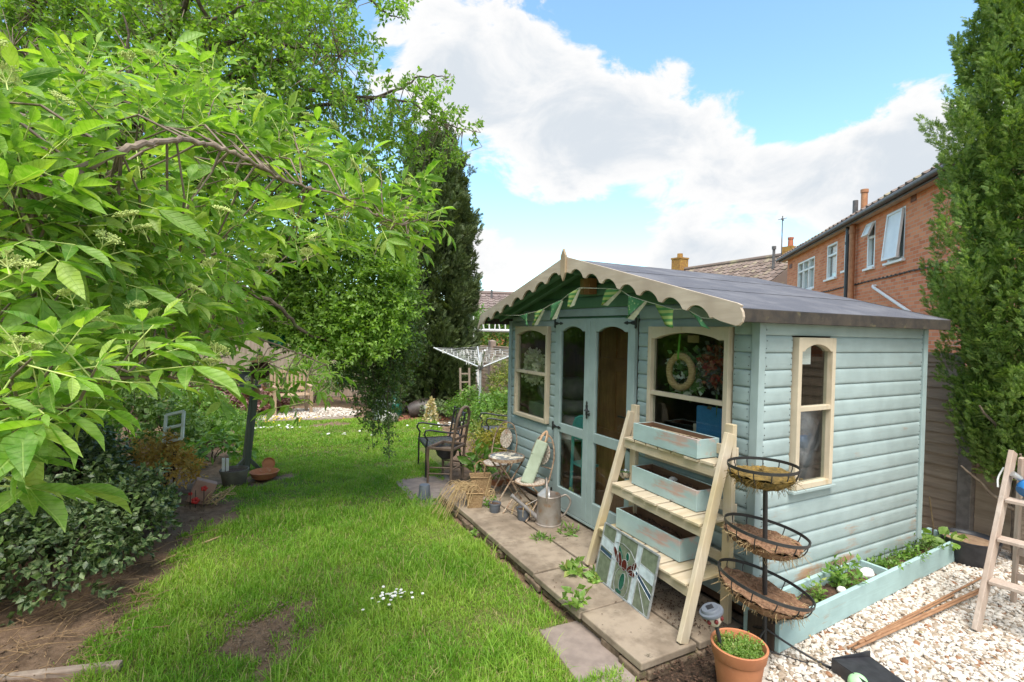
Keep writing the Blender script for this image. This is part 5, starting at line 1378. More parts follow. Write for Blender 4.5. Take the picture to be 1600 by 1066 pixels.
# ---------------- troughs
def trough(fl, fr, z, dpt, h, lab, seed):
    A = G(*fl, z); B = G(*fr, z); d = B-A; L = d.length; d.normalize(); nrm = Vector((0,0,1)).cross(d)
    if nrm.dot(Vector(CAM)-A) > 0: nrm = -nrm
    t = thing('planter_box', lab, 'planter', A, math.atan2(d.y, d.x), 'peeling blue trough planters on the ladder shelf'); sg = 1 if nrm.dot(Vector((-d.y, d.x, 0))) > 0 else -1
    w_ = .016; D_ = dpt*sg
    mb = MB(); mb.b2((0,0,0), (L, w_*sg, h)); mb.b2((0, D_-w_*sg, 0), (L, D_, h*1.0)); mb.b2((0, w_*sg, 0), (w_, D_-w_*sg, h-.002)); mb.b2((L-w_, w_*sg, 0), (L, D_-w_*sg, h-.002)); mb.b2((w_, w_*sg, .005), (L-w_, D_-w_*sg, .02))
    mb.build('box', M_trough, t, bevel=.0025)
    mb = MB(); e = .003
    mb.b2((w_, w_*sg, .03), (L-w_, (w_+e)*sg, h-.003)); mb.b2((w_, D_-(w_+e)*sg, .03), (L-w_, D_-w_*sg, h-.003)); mb.b2((w_, (w_+e)*sg, .03), (w_+e, D_-(w_+e)*sg, h-.004)); mb.b2((L-w_-e, (w_+e)*sg, .03), (L-w_, D_-(w_+e)*sg, h-.004))
    mb.build('lining', M_trin, t)
    mb = MB(); nx, ny = 26, 8; rr = random.Random(seed)
    for i in range(nx+1):
        for j in range(ny+1):
            mb.v.append((w_+e+(L-2*w_-2*e)*i/nx, (w_+e)*sg+(D_-2*(w_+e)*sg)*j/ny, h*.60+.012*math.sin(i*.7+seed)+.01*math.cos(j*1.1+i*.3)+rr.uniform(-.009,.009)))
    for i in range(nx):
        for j in range(ny): a = i*(ny+1)+j; mb.f.append((a, a+ny+1, a+ny+2, a+1)); mb.mi.append(0)
    for i in range(26): mb.box((rr.uniform(.05, L-.05), D_*rr.uniform(.2,.8), h*.62+.012), (rr.uniform(.01,.035), .006, .005), rz=rr.uniform(0,3))
    mb.build('soil', M_pot, t, smooth=False); return t, L, D_
t1, L1, D1 = trough((989,686),(1089,717.5), 1.194, .20, .13, 'peeling pale blue wooden trough on the top shelf', 1)
t2, L2, D2 = trough((986.5,755),(1088,800.5), .82, .21, .145, 'peeling pale blue wooden trough of dark soil on the middle shelf', 2)
t3, L3, D3 = trough((962,823),(1061,879), .46, .21, .155, 'peeling pale blue trough with pinkish worn front on the bottom shelf', 3)
p = G(1048, 757, .94); mb = MB(); mb.ball((0,0,0), (.04,.028,.018), 10, 6, jit=.15); o = mb.build('pebble', simple('pale_pebble', (.62,.60,.58), (.42,.41,.40), 20, .6), None, smooth=True); o.location = t2.matrix_basis @ Vector((L2*.5, D2*.5, .118)); tag(o, 'smooth grey-white pebble lying on the soil of the middle trough', 'pebble')
p = G(977, 747, .82)
t = thing('bowl', 'small shiny bowl on the left end of the middle shelf', 'bowl', p); mb = MB(); mb.lathe([(0,.003),(.035,.003),(.055,.03),(.062,.06),(.058,.06),(.05,.03),(.03,.008),(0,.008)], 20); mb.build('shell', simple('steel', (.5,.5,.47), None, 9, .25, .5, .9, bump=.05), t, smooth=True); mb = MB(); mb.lathe([(0,.045),(.052,.045)], 16); mb.build('contents', M_weed, t)

# ---------------- stained glass panel leaning on the bottom shelf
BL = G(930, 900, Z0); BR = G(1012.5, 967, Z0); TL = at_x(944.6, 818, -.455); TR = at_x(1034, 868, -.49)
ex = (BR-BL); GL = ex.length; ex.normalize(); ey = ((TL-BL)+(TR-BR))*.5; ey -= ex*ey.dot(ex); GH = ey.length; ey.normalize(); ez = ex.cross(ey)
MG = Matrix(((ex.x,ey.x,ez.x,0),(ex.y,ey.y,ez.y,0),(ex.z,ey.z,ez.z,0),(0,0,0,1)))
sg_ = thing('stained_glass_panel', 'leaded stained glass panel with dark red tulips leaning on the shelf', 'glass panel', BL)
MG2 = MG
def glassmat(name, c, rough=.18, tr=.25):
    m, nt = newmat(name); N = NT(nt); f = N.noise(N.coord(), 26, 3)
    p = N.pr(N.mix(N.ss(f, .3, .7), c, tuple(.7*x for x in c)), rough, .6, 0, f, .5, .003); q = N.n('ShaderNodeBsdfTransparent'); q.inputs[0].default_value = (*[min(1, x*1.6) for x in c], 1)
    mx = N.n('ShaderNodeMixShader'); mx.inputs[0].default_value = tr; N.l(p.outputs[0], mx.inputs[1]); N.l(q.outputs[0], mx.inputs[2]); N.out(mx); return m
GC = {'clear': glassmat('pale_green_glass', (.20,.235,.17)), 'sky': glassmat('pale_blue_glass', (.50,.58,.62), .25, .1), 'blue': glassmat('deep_blue_glass', (.045,.085,.15)), 'red': glassmat('ruby_glass', (.10,.012,.018)), 'green': glassmat('bottle_green_glass', (.012,.11,.075))}
M_lead = simple('lead_came', (.42,.44,.45), (.26,.27,.28), 30, .5, .5, .5, bump=.2)
def gp_(kind, poly, nm, z=0.0, t_=.004):
    mb = MB(); a = [(u*GL, v*GH) for u, v in poly]; mb.prism(a, t_, MG2 @ Matrix.Translation((0,0,z))); return mb.build(nm, GC[kind], sg_)
xs_ = [0, .25, .335, .655, .735, 1]
for i in range(5):
    k_ = 'sky' if i in (1, 3) else 'clear'
    gp_(k_, [(xs_[i], .0), (xs_[i+1], .0), (xs_[i+1], 1), (xs_[i], 1)], 'glass_piece')
gp_('sky', [(.0,.60),(.25,.56),(.25,.74),(.0,.78)], 'glass_piece', .0042, .002); gp_('sky', [(.735,.55),(1,.50),(1,.68),(.735,.72)], 'glass_piece', .0042, .002)
gp_('blue', [(.0,.50),(.25,.46),(.25,.52),(.0,.57)], 'glass_piece', .0042, .002); gp_('blue', [(.70,.50),(1,.26),(1,.35),(.70,.57)], 'glass_piece', .0042, .002)
def ell(cx, cy, a, b, rot, n=16): return [(cx+a*math.cos(x)*math.cos(rot)-b*math.sin(x)*math.sin(rot), cy+a*math.cos(x)*math.sin(rot)+b*math.sin(x)*math.cos(rot)) for x in [2*PI*i/n for i in range(n)]]
for (cx, cy, a, b, rt_) in ((.325,.60,.035,.13,.5),(.40,.57,.035,.12,.2),(.49,.52,.05,.095,0),(.60,.52,.045,.09,-.5),(.655,.60,.035,.08,-.3),(.63,.47,.06,.05,.2)): gp_('red', ell(cx, cy, a, b, rt_), 'glass_petal', .0045, .003)
for (cx, cy, a, b, rt_) in ((.50,.24,.045,.15,-.05),(.52,.68,.03,.07,.1),(.47,.06,.05,.03,0),(.39,.68,.02,.1,.5)): gp_('green', ell(cx, cy, a, b, rt_), 'glass_leaf', .0045, .003)
mb = MB(); q = lambda u, v: MG2 @ Vector((u*GL, v*GH, .006))
for x in xs_[1:-1]: mb.tube([q(x,0), q(x,1)], .0032, 5)
for a, b in (((0,.60),(.25,.56)),((0,.78),(.25,.74)),((0,.50),(.25,.46)),((.735,.55),(1,.50)),((.735,.72),(1,.68)),((.70,.57),(1,.35)),((.70,.50),(1,.26)),((.72,.5),(.95,.0)),((.25,.52),(.31,.5))): mb.tube([q(*a), q(*b)], .0028, 5)
for e in ((.325,.60,.035,.13,.5),(.40,.57,.035,.12,.2),(.49,.52,.05,.095,0),(.60,.52,.045,.09,-.5),(.655,.60,.035,.08,-.3),(.63,.47,.06,.05,.2),(.50,.24,.045,.15,-.05),(.52,.68,.03,.07,.1),(.49,.22,.13,.25,0)): mb.tube([q(*x) for x in ell(*e)], .0026, 4, closed=True)
mb.tube([q(.27,.80), q(.4,.84), q(.55,.80), q(.72,.62)], .0026, 4)
mb.build('lead_came', M_lead, sg_)
mb = MB()
for a, b in (((0,0),(1,0)),((1,0),(1,1)),((1,1),(0,1)),((0,1),(0,0))): mb.bar(MG2 @ Vector((a[0]*GL, a[1]*GH, .003)), MG2 @ Vector((b[0]*GL, b[1]*GH, .003)), .014, .012, upv=tuple(ez))
mb.build('border', M_lead, sg_, bevel=.002)

# ---------------- terracotta pot with seedlings and solar light
pc = G(1155, 1004, .345); pc.z = .07
t = thing('terracotta_pot', 'large round terracotta pot of seedlings at the patio corner', 'pot', pc); t.scale = (.93, .93, .97)
mb = MB(); mb.lathe([(0,.005),(.105,.0),(.112,.01),(.140,.205),(.146,.21),(.150,.215),(.158,.27),(.160,.277),(.156,.281),(.147,.279),(.142,.26),(.138,.22),(0,.22)], 40); mb.build('body', M_terracotta, t, smooth=True)
mb = MB(); mb.lathe([(0,.235),(.06,.238),(.139,.228)], 24); mb.build('soil', M_pot, t)
r = np.random.default_rng(31); n = 330; a = r.uniform(0, 6.28, n); q = .128*np.sqrt(r.uniform(size=n)); P = np.stack([q*np.cos(a), q*np.sin(a), .235+0*q], -1)
V, F = sprigs(P, np.stack([r.normal(0,.4,n), r.normal(0,.4,n), np.ones(n)], -1), 6, r.uniform(.02,.065,n), .018, .30, T_TINY, r, 0); npmesh('seedlings', V, F, M_weed, t)['kind'] = 'stuff'
sp = D(1111, 966, 2.86); sb_ = Vector((pc.x-.06, pc.y+.045, .30)); 
sp = D(1112, 957, float((np.array(sb_)-CAM)@fw)+.0)
t = thing('solar_light', 'grey-capped solar stake light leaning in the terracotta pot', 'garden light', sb_); top = sp-sb_
mb = MB(); mb.tube([(0,0,-.07), top*.62], .011, 10); mb.build('stake', M_black, t, smooth=True)
axz = top.normalized(); qx = axz.to_track_quat('Z', 'Y').to_matrix().to_4x4(); TM = Matrix.Translation(top) @ qx
mb = MB(); mb.lathe([(0,-.075),(.018,-.075),(.040,-.05),(.046,-.02),(.044,-.0)], 20, TM); mb.build('lens', simple('frosted_lens', (.62,.56,.48), (.50,.40,.34), 20, .3, .5), t, smooth=True)
mb = MB()
for k in range(7):
    a = k*.9; mb.ball((.045*math.cos(a), .045*math.sin(a), -.03), (.012,.012,.014), 8, 6, TM)
mb.build('red_dot', simple('dark_red_paint', (.16,.02,.02), None, 9, .4), t, smooth=True)
mb = MB(); mb.lathe([(.044,-.002),(.063,-.004),(.066,.004),(.064,.013),(.052,.017),(.050,.026),(.046,.031),(0,.032)], 28, TM); mb.build('cap', M_greyp, t, smooth=True)
mb = MB(); mb.box((0,0,.033), (.036,.036,.004), TM); mb.build('solar_cell', M_black, t)

# ---------------- three-tier basket stand
bs = thing('basket_stand', 'black three-tier wire basket stand with coir linings at the summerhouse corner', 'plant stand', (-.185, -.235, .1)); bo = Vector(bs.location); dB = float((np.array(bo)-CAM)@fw)
M_coir = simple('coir_mat', (.30,.17,.10), (.17,.09,.05), 40, .95, bump=1, bdist=.02, c3=(.40,.25,.15), s3=16)
M_moss = simple('dry_moss', (.21,.135,.035), (.10,.07,.025), 30, .95, bump=1, bdist=.02, c3=(.27,.16,.03), s3=14)
def ctr(px, py): return D(px, py, dB)-bo
mb = MB(); a = ctr(1196, 745); b = Vector((.0, .0, 0)); mb.tube([b, b.lerp(a, .5), a], .014, 12); mb.build('pole', M_iron, bs, smooth=True)
def wire_basket(c, r_, dep, tilt, tdir, mat, seed, nw=13):
    T = Matrix.Translation(c) @ Matrix.Rotation(tilt, 4, Vector(tdir)); rr = random.Random(seed)
    mb = MB(); n = 44
    ring = [(r_*math.cos(2*PI*i/n), r_*math.sin(2*PI*i/n)) for i in range(n)]
    vs = []; 
    for x, y in ring:
        for (kr, z) in ((1.012,.009),(1.012,-.009),(.99,-.009),(.99,.009)): vs.append((x*kr, y*kr, z))
    fs = []
    for i in range(n):
        j = (i+1) % n
        for k in range(4): fs.append((i*4+k, j*4+k, j*4+(k+1)%4, i*4+(k+1)%4))
    mb.add(vs, fs, 0, T); bk = mb.build('basket', M_iron, bs, smooth=True)
    mb = MB()
    for i in range(nw):
        a = 2*PI*(i+.3)/nw; pts = []
        for k in range(8):
            t_ = k/7*PI/2; pts.append(T @ Vector((r_*math.cos(t_)**.6*math.cos(a) if k < 7 else .02*math.cos(a), r_*math.cos(t_)**.6*math.sin(a) if k < 7 else .02*math.sin(a), -dep*math.sin(t_))))
        mb.tube(pts, .0035, 6)
    mb.build('wire', M_iron, bk, smooth=True)
    mb = MB(); nu, nv = 40, 9                     # lining slumped in the bottom
    for j in range(nv+1):
        q = j/nv; rad = r_*(.97*(q**.6))*.95; z = -dep*1.05+dep*.62*(q**2.4)
        for i in range(nu):
            a = 2*PI*i/nu; k = 1+.06*math.sin(3*a+seed)+rr.uniform(-.05,.05); mb.v.append(tuple(T @ Vector((rad*k*math.cos(a), rad*k*math.sin(a), z-.004+rr.uniform(-.005,.005)))))
    for j in range(nv):
        for i in range(nu): i2 = (i+1) % nu; mb.f.append((j*nu+i, j*nu+i2, (j+1)*nu+i2, (j+1)*nu+i)); mb.mi.append(0)
    o_ = len(mb.v)
    for j in range(nv+1):                          # top of the mat
        q = 1-j/nv; rad = r_*(.97*(q**.6))*.95; z = -dep*.43+dep*(.10 if mat is M_moss else -.12)*(1-q)
        for i in range(nu):
            a = 2*PI*i/nu; k = 1+.06*math.sin(3*a+seed)+rr.uniform(-.05,.05); mb.v.append(tuple(T @ Vector((rad*k*math.cos(a), rad*k*math.sin(a), z+rr.uniform(-.009,.012)))))
    for j in range(nv):
        for i in range(nu): i2 = (i+1) % nu; mb.f.append((o_+j*nu+i, o_+j*nu+i2, o_+(j+1)*nu+i2, o_+(j+1)*nu+i)); mb.mi.append(0)
    ln = mb.build('lining', mat, bk)
    mb = MB()                                      # loose fibres
    for i in range(650):
        a = rr.uniform(0, 6.28); q = rr.uniform(.3, 1); rad = r_*.92*q**.6; z = -dep*(1-.55*q**2.2)
        if rr.random() < .5: z = -dep*.45-dep*.15*(1-q)
        p = Vector((rad*math.cos(a), rad*math.sin(a), z)); L_ = rr.uniform(.015, .065)
        e = p+Vector((rr.uniform(-.6,.6)+.5*math.cos(a), rr.uniform(-.6,.6)+.5*math.sin(a), rr.uniform(-1.1,.4)))*L_
        p, e = T @ p, T @ e; mb.tube([p, (p+e)/2+Vector((rr.uniform(-.006,.006), rr.uniform(-.006,.006), .004)), e], 0.0011, 3, cap=False)
    mb.build('fibre', M_straw if mat is M_coir else M_moss, bk)['kind'] = 'stuff'
    return bk
AX = tuple(fw)
wire_basket(ctr(1192, 728), .200, .115, R(-.5), AX, M_moss, 1); wire_basket(ctr(1197, 828), .238, .125, R(9.5), AX, M_coir, 2); wire_basket(ctr(1195, 911), .272, .13, R(15), AX, M_coir, 3)
mb = MB()
for k in range(3):
    a = -1.0+2*PI*k/3+.1; d = Vector((math.cos(a), math.sin(a), 0)); sc_ = .40
    pts = [Vector((0,0,.16)), d*.12+Vector((0,0,.10)), d*.28+Vector((0,0,.035)), d*sc_+Vector((0,0,.012)), d*(sc_+.045)+Vector((0,0,.03)), d*(sc_+.03)+Vector((0,0,.06)), d*(sc_-.01)+Vector((0,0,.055)), d*(sc_-.015)+Vector((0,0,.03))]
    mb2 = MB(); mb2.tube(curve(pts, 5, 0), .0065, 8); mb2.tube(curve([Vector((0,0,.03)), d*.2+Vector((0,0,.012)), d*(sc_-.02)+Vector((0,0,.010))], 4, 0), .0055, 8); mb2.build('foot', M_iron, bs, smooth=True)

# ---------------- raised planter along the side wall
pl = thing('raised_planter', 'long low planter of pale blue boards along the summerhouse side wall', 'planter', (-.13, -.29, .10), math.atan2(.165, 2.75))
M_plb = wood('faded_blue_board', (.42,.33,.24), (.28,.20,.14), 'x', .65, 6, .4, paint=(.36,.50,.49), wear=(.58,.66), c3=(.36,.24,.15))
M_bareb = wood('bare_dark_board', (.12,.085,.06), (.055,.04,.03), 'z', .85, 6, .6)
PLn = 2.78; PH = .195; PW = .24
mb = MB(); mb.b2((0, 0, .02), (PLn, .03, PH)); mb.build('front_board', M_plb, pl, bevel=.004)
mb = MB(); mb.b2((0, PW-.03, .02), (PLn*.98, PW, PH+.02)); mb.build('back_board', M_plb, pl, bevel=.004)
mb = MB(); mb.b2((-.004, .031, .0), (.026, PW-.031, PH-.01)); mb.b2((.0, .03, 0), (.04, .07, PH-.015)); mb.build('end_board', M_bareb, pl, bevel=.003)
mb = MB(); mb.b2((PLn-.03, .031, .02), (PLn, PW-.031, PH)); mb.build('end_board', M_plb, pl, bevel=.003)
mb = MB(); mb.b2((1.42, .031, .06), (1.445, PW-.031, PH+.005)); mb.build('divider', M_plb, pl, bevel=.003)
mb = MB(); nx, ny = 90, 8; rr = random.Random(2)
for i in range(nx+1):
    for j in range(ny+1): mb.v.append((.03+(PLn-.06)*i/nx, .031+(PW-.062)*j/ny, PH-.055+.014*math.sin(i*.35)+rr.uniform(-.01,.01)))
for i in range(nx):
    for j in range(ny): a = i*(ny+1)+j; mb.f.append((a, a+ny+1, a+ny+2, a+1)); mb.mi.append(0)
mb.build('soil', M_pot, pl)
PM = pl.matrix_basis
def leafy(name, lab, p, n, h, spread, leaf, lw, mat, seed, T=T_MID, k=6, stems=True, cat='plant', group=None, up_=1.0, droop=.1):
    r = np.random.default_rng(seed); t = thing(name, lab, cat, p, 0, group)
    a = r.uniform(0, 6.28, n); q = np.sqrt(r.uniform(size=n)); P = np.stack([spread*.35*q*np.cos(a), spread*.35*q*np.sin(a), 0*q], -1); dv = np.stack([np.cos(a)*q*spread/h, np.sin(a)*q*spread/h, up_+0*q], -1)
    Ls = h*r.uniform(.55, 1.05, n); V, F = sprigs(P, dv, k, Ls, leaf, lw, T, r, droop); npmesh('foliage', V, F, mat, t)
    if stems: Vt, Ft = twigs(P, P+unit(dv)*Ls[:,None], np.full(n, .0022), np.full(n, .001)); npmesh('stem', Vt, Ft, M_lush, t)
    return t
for i, (x, y, n, h, s, lf, lab) in enumerate([(.62,.10,10,.16,.10,.045,'small seedling nearest the basket stand in the planter'),(.98,.12,24,.22,.16,.06,'leafy green plant next to the white stone in the planter'),(1.62,.12,46,.13,.19,.035,'bushy low green herb just past the planter divider'),(1.95,.12,46,.14,.19,.035,'second bushy low herb in the middle of the far planter bay'),(2.3,.12,34,.15,.17,.04,'darker feathery herb towards the far end of the planter')]):
    leafy('herb_plant', lab, PM @ Vector((x, y, PH-.06)), n, h, s, lf, .30, (M_weed, M_lush, M_lush, M_lush, M_blackcurrant)[i], 200+i)
leafy('broad_leaf_plant', 'plant with broad lime green leaves hanging over the far planter end', PM @ Vector((2.62, .09, PH-.06)), 9, .17, .2, .12, .42, M_weed, 210, T=T_BIG, k=2)
leafy('herb_plant', 'weedy green sprig under the lowest basket in the planter', PM @ Vector((.28, .13, PH-.06)), 16, .12, .11, .03, .35, M_lush, 211)
def stone(lab, p, s, mat, seed):
    random.seed(seed); mb = MB(); mb.ball((0,0,0), s, 12, 8, jit=.07); o = mb.build('stone', mat, None, smooth=True); o.location = p; random.seed(99); return tag(o, lab, 'stone')
M_wst = simple('white_stone', (.78,.76,.73), (.60,.57,.53), 9, .7, bump=.4)
stone('rounded white stone beside the planter divider', PM @ Vector((1.28, .10, PH-.02)), (.06,.045,.04), M_wst, 3); stone('smaller pale stone at the planter front board', PM @ Vector((.86, .07, PH-.03)), (.035,.03,.025), M_wst, 4)
# canes
cg = 'bamboo canes lying across the gravel'
def cane(a, b, lab, r_=.0075):
    t = thing('bamboo_cane', lab, 'cane', a, 0, cg); v = b-a; L = v.length; n = max(3, int(L/.22)); mb = MB(); rr = random.Random(int(L*1000))
    for i in range(n):
        p0 = v*(i/n); p1 = v*((i+1)/n); mb.tube([p0, p0.lerp(p1, .04), p0.lerp(p1, .96), p1], [r_*1.25, r_, r_*.97, r_*1.2], 8)
    mb.build('shaft', M_cane, t, smooth=True)
M_cane = simple('brown_bamboo', (.36,.20,.11), (.25,.13,.07), 12, .6, bump=.2)
gz1 = GZ0+.035
cane(G(1325,1012,gz1), G(1533,903,gz1), 'straightest bamboo cane, upper edge of the bundle'); cane(G(1334,1014,gz1+.012), G(1530,926,gz1+.02), 'bamboo cane in the middle of the bundle'); cane(G(1342,1006,gz1+.01), G(1562,907,gz1+.03), 'longest bamboo cane, reaching under the wooden steps', .009); cane(G(1352,1001,gz1+.02), G(1490,930,gz1), 'thin short bamboo cane crossing the others', .006)
# tray and ball
tp = G(1358, 1062, GZ0+.02); t = thing('plastic_tray', 'black plastic tray tipped on the gravel at the bottom edge', 'tray', tp, R(-12)); t.scale = (.82, .82, .9)
mb = MB(); mb.b2((-.17,-.15,0),(.17,.13,.008)); mb.b2((-.17,.13,0),(.17,.138,.085)); mb.b2((-.178,-.15,0),(-.17,.138,.085)); mb.b2((.17,-.15,0),(.178,.138,.03)); mb.bar((-.165,.12,.08),(.165,-.1,.012),.012,.006); mb.build('shell', M_black, t, bevel=.003)
mb = MB(); mb.add([(-.165,.125,.083),(.165,.125,.05),(.165,-.14,.03),(-.165,-.14,.06)], [(0,3,2,1)]); mb.add([(-.165,.125,.079),(.165,.125,.046),(.165,-.14,.026),(-.165,-.14,.056)], [(0,1,2,3)]); mb.build('lid', M_black, t)
mb = MB(); mb.ball((0,0,0), (.05,)*3, 20, 14); o = mb.build('ball', simple('pale_green_rubber', (.42,.75,.38), None, 9, .5), None, smooth=True); o.location = G(1341, 1068, GZ0+.05); tag(o, 'pale green ball on the gravel at the bottom edge', 'ball')
# wooden steps
M_step = wood('weathered_step_wood', (.48,.40,.34), (.34,.27,.22), 'z', .85, 7, .5, c3=(.38,.28,.22))
fb_ = G(1525, 986, .12); t = thing('step_ladder', 'weathered wooden folding steps at the right edge of the gravel', 'step ladder', fb_)
best = min((abs(float(D(1583, 706, d).y)-(fb_.y+.03)), d) for d in np.linspace(3.0, 5, 200)); tp_ = D(1583, 706, best[1])-fb_; rb_ = G(1572, 936, .12)-fb_; wv_ = Vector((.06, -.42, 0))
for k in (0, 1):
    o_ = wv_*k; mb = MB(); mb.bar(Vector((0,0,0))+o_, tp_+o_*.85, .03, .075, upv=(1,0,.4)); mb.build('front_stile', M_step, t, bevel=.004)
    mb = MB(); mb.bar(rb_+o_+Vector((0,-.04*(1-2*k),0)), tp_*.97+o_*.85+Vector((.03,-.04*(1-2*k),0)), .025, .045, upv=(1,0,-.3)); mb.build('rear_leg', M_step, t, bevel=.004)
for k, q in enumerate((.27, .50, .72)):
    c_ = tp_*q; mb = MB(); a = c_+Vector((0,-.015,0)); b = c_+wv_*.93; mb.bar(a+Vector((.01,0,0)), b+Vector((.01,0,0)), .105 if q < .7 else .11, .022); mb.build('tread', M_step, t, bevel=.003)
mb = MB(); c_ = tp_*.72+Vector((.13,0,0)); mb.bar(c_+Vector((0,-.06,.005)), c_+wv_*.9+Vector((0,.0,.005)), .26, .016); mb.build('shelf', M_step, t, bevel=.003)
for q in (.35, .18):
    mb = MB(); a = (rb_*(1-q)+tp_*q); mb.bar(a+Vector((0,-.05,0)), a+wv_*.9, .02, .05); mb.build('rear_rail', M_step, t, bevel=.003)
mb = MB(); mb.tube(curve([tp_*.9+Vector((.0,.03,0)), tp_*.86+Vector((-.01,.05,-.03)), tp_*.78+Vector((-.0,.04,0))], 4), .006, 6); mb.build('cord', M_white, t)
cp = Vector(fb_)+tp_*.72+Vector((.10, -.105, .10))
t = thing('spray_bottle', 'blue and orange container with a silver cap lying on the wooden steps', 'container', cp); t.scale = (.8, .8, .8)
Tm = Matrix.Rotation(R(60), 4, 'Y') @ Matrix.Rotation(R(20), 4, 'X')
mb = MB(); mb.lathe([(0,-.09),(.05,-.085),(.07,-.05),(.075,0),(.07,.04)], 20, Tm); mb.build('body', simple('blue_plastic', (.02,.16,.42), None, 9, .35, .5), t, smooth=True)
mb = MB(); mb.lathe([(.0705,.036),(.065,.06),(.04,.085),(0,.09)], 20, Tm); mb.build('end', simple('orange_plastic', (.75,.27,.02), None, 9, .4, .5), t, smooth=True)
mb = MB(); mb.tube([(-.02,.06,.06),(-.06,.10,.10)], .026, 14); mb.build('cap', simple('silver_plastic', (.5,.5,.5), None, 9, .3, .5, .6), t, smooth=True)
# ribbed tub
tc_ = Vector((2.62,-.17,.10)); t = thing('plastic_tub', 'black ribbed tub of soil in the corner by the fence', 'tub', tc_); mb = MB(); prof = [(0,0),(.155,0)]
for k in range(22): prof.append((.158+.0021*k+(.004 if k % 2 else 0), .008+.0088*k))
prof += [(.212,.205),(.214,.22),(.204,.222),(.196,.19),(0,.17)]
mb.lathe(prof, 40); mb.build('body', M_black, t, smooth=True, angle=80); mb = MB(); mb.lathe([(0,.185),(.1,.19),(.197,.188)], 28); mb.build('soil', simple('pale_compost', (.36,.24,.15), (.24,.15,.09), 30, .95, bump=1), t)
# ================================================================== LEFT END OF THE PATIO
# watering can
cc = G(853, 818, Z0); cc.x += .03
t = thing('watering_can', 'rusting galvanised watering can with hooped handle in front of the doors', 'watering can', cc)
mb = MB(); mb.lathe([(0,.004),(.120,.004),(.134,.0),(.134,.012),(.126,.016),(.115,.27),(.119,.285),(.115,.29),(.108,.27),(.115,.03),(0,.02)], 36); mb.build('body', M_galv, t, smooth=True)
sdir = (D(798, 772, float((np.array(cc)-CAM)@fw)+.0)-cc); sdir.z = 0; sdir.normalize(); bd = -sdir
mb = MB(); n = 14                          # half cover on the spout side
for i in range(n+1):
    a = -PI/2+PI*i/n; c_, s_ = math.cos(a), math.sin(a); side = Vector((-sdir.y, sdir.x, 0))
    for k in range(6):
        q = k/5; p = sdir*(c_*.115*(1-q*.0))*(1-q)+side*(s_*.115*(1-.0*q)); p.z = .283+.075*math.sin(q*PI/2)*math.cos(a*.9); mb.v.append(tuple(p))
for i in range(n):
    for k in range(5): a = i*6+k; mb.f.append((a, a+6, a+7, a+1)); mb.mi.append(0)
mb.build('cover', simple('bright_galvanised', (.46,.45,.45), (.36,.34,.33), 8, .45, .5, .4, bump=.15), t, smooth=True)
mb = MB(); mb.tube(curve([sdir*.112+Vector((0,0,.05)), sdir*.22+Vector((0,0,.14)), sdir*.36+Vector((0,0,.255))], 5), [.027,.026,.025,.024,.022,.021,.020,.019,.018,.017,.018], 14); mb.tube([sdir*.36+Vector((0,0,.255)), sdir*.378+Vector((0,0,.27))], .021, 14); mb.build('spout', simple('grey_zinc', (.27,.255,.25), (.20,.18,.17), 12, .5, .5, .3), t, smooth=True)
mb = MB(); mb.tube([sdir*.112+Vector((0,0,.235)), sdir*.24+Vector((0,0,.165))], .005, 6); mb.build('brace', M_galv, t)
side = Vector((-sdir.y, sdir.x, 0))
mb = MB(); mb.tube(curve([side*.112+sdir*.03+Vector((0,0,.25)), side*.105+sdir*.03+Vector((0,0,.38)), sdir*.03+Vector((0,0,.445)), -side*.105+sdir*.03+Vector((0,0,.38)), -side*.112+sdir*.03+Vector((0,0,.25))], 6), .010, 10); mb.build('carrying_handle', M_galv, t, smooth=True)
mb = MB(); mb.tube(curve([bd*.112+Vector((0,0,.265)), bd*.17+Vector((0,0,.285)), bd*.215+Vector((0,0,.22)), bd*.17+Vector((0,0,.11)), bd*.122+Vector((0,0,.06))], 6), .010, 10); mb.build('rear_handle', M_galv, t, smooth=True)
def pot(lab, p, r_, h, mat, soil=True, name='plant_pot', up_=True, cat='pot', z=None):
    t = thing(name, lab, cat, p); mb = MB()
    pr = [(0,.004),(r_*.74,0),(r_*.78,.006),(r_*.93,h*.82),(r_*.99,h*.83),(r_,h),(r_*.94,h),(r_*.90,h*.84),(r_*.86,h*.8),(0,h*.78)]
    if not up_: pr = [(a, h-b) for a, b in pr[:8]][::-1]; 
    mb.lathe(pr, 24); mb.build('body', mat, t, smooth=True)
    if soil: mb = MB(); mb.lathe([(0,h*.86),(r_*.9,h*.84)], 16); mb.build('soil', M_pot, t)
    return t
p1 = G(773, 800, Z0); pot('small dark plastic pot holding a cream wire spiral', p1, .066, .10, M_greyp)
t = thing('wire_spiral', 'cream wire heart spiral standing in the small dark pot', 'ornament', p1+Vector((-.03, .03, .085)))
mb = MB(); pts = [Vector((.0,0,0))]
for i in range(60): a = i*.42; q = .055*(1-i/75); pts.append(Vector((q*math.cos(a)-.01, .02*math.sin(a*.5), .10+q*math.sin(a)*1.1)))
mb.tube(pts, .003, 5); mb.tube([(.0,0,0),(-.05,.0,.08),(-.055,0,.17),(-.01,0,.30)], .003, 5); mb.build('wire', M_straw, t)
p2 = G(818, 812, Z0); pot('dark plastic pot with dry stems tucked beside the watering can', p2, .075, .12, M_greyp)
mb = MB(); rr = random.Random(6)
dt = thing('dead_stems', 'dry curled stems in the dark pot beside the watering can', 'dead plant', p2+Vector((0,0,.1)))
for i in range(9): a = rr.uniform(0, 6.28); mb.tube(curve([(0,0,0), (.03*math.cos(a), .03*math.sin(a), .07), (.10*math.cos(a), .10*math.sin(a), .05), (.13*math.cos(a), .13*math.sin(a), -.03)], 4, .004), .0025, 4)
mb.build('stem', M_straw, dt)
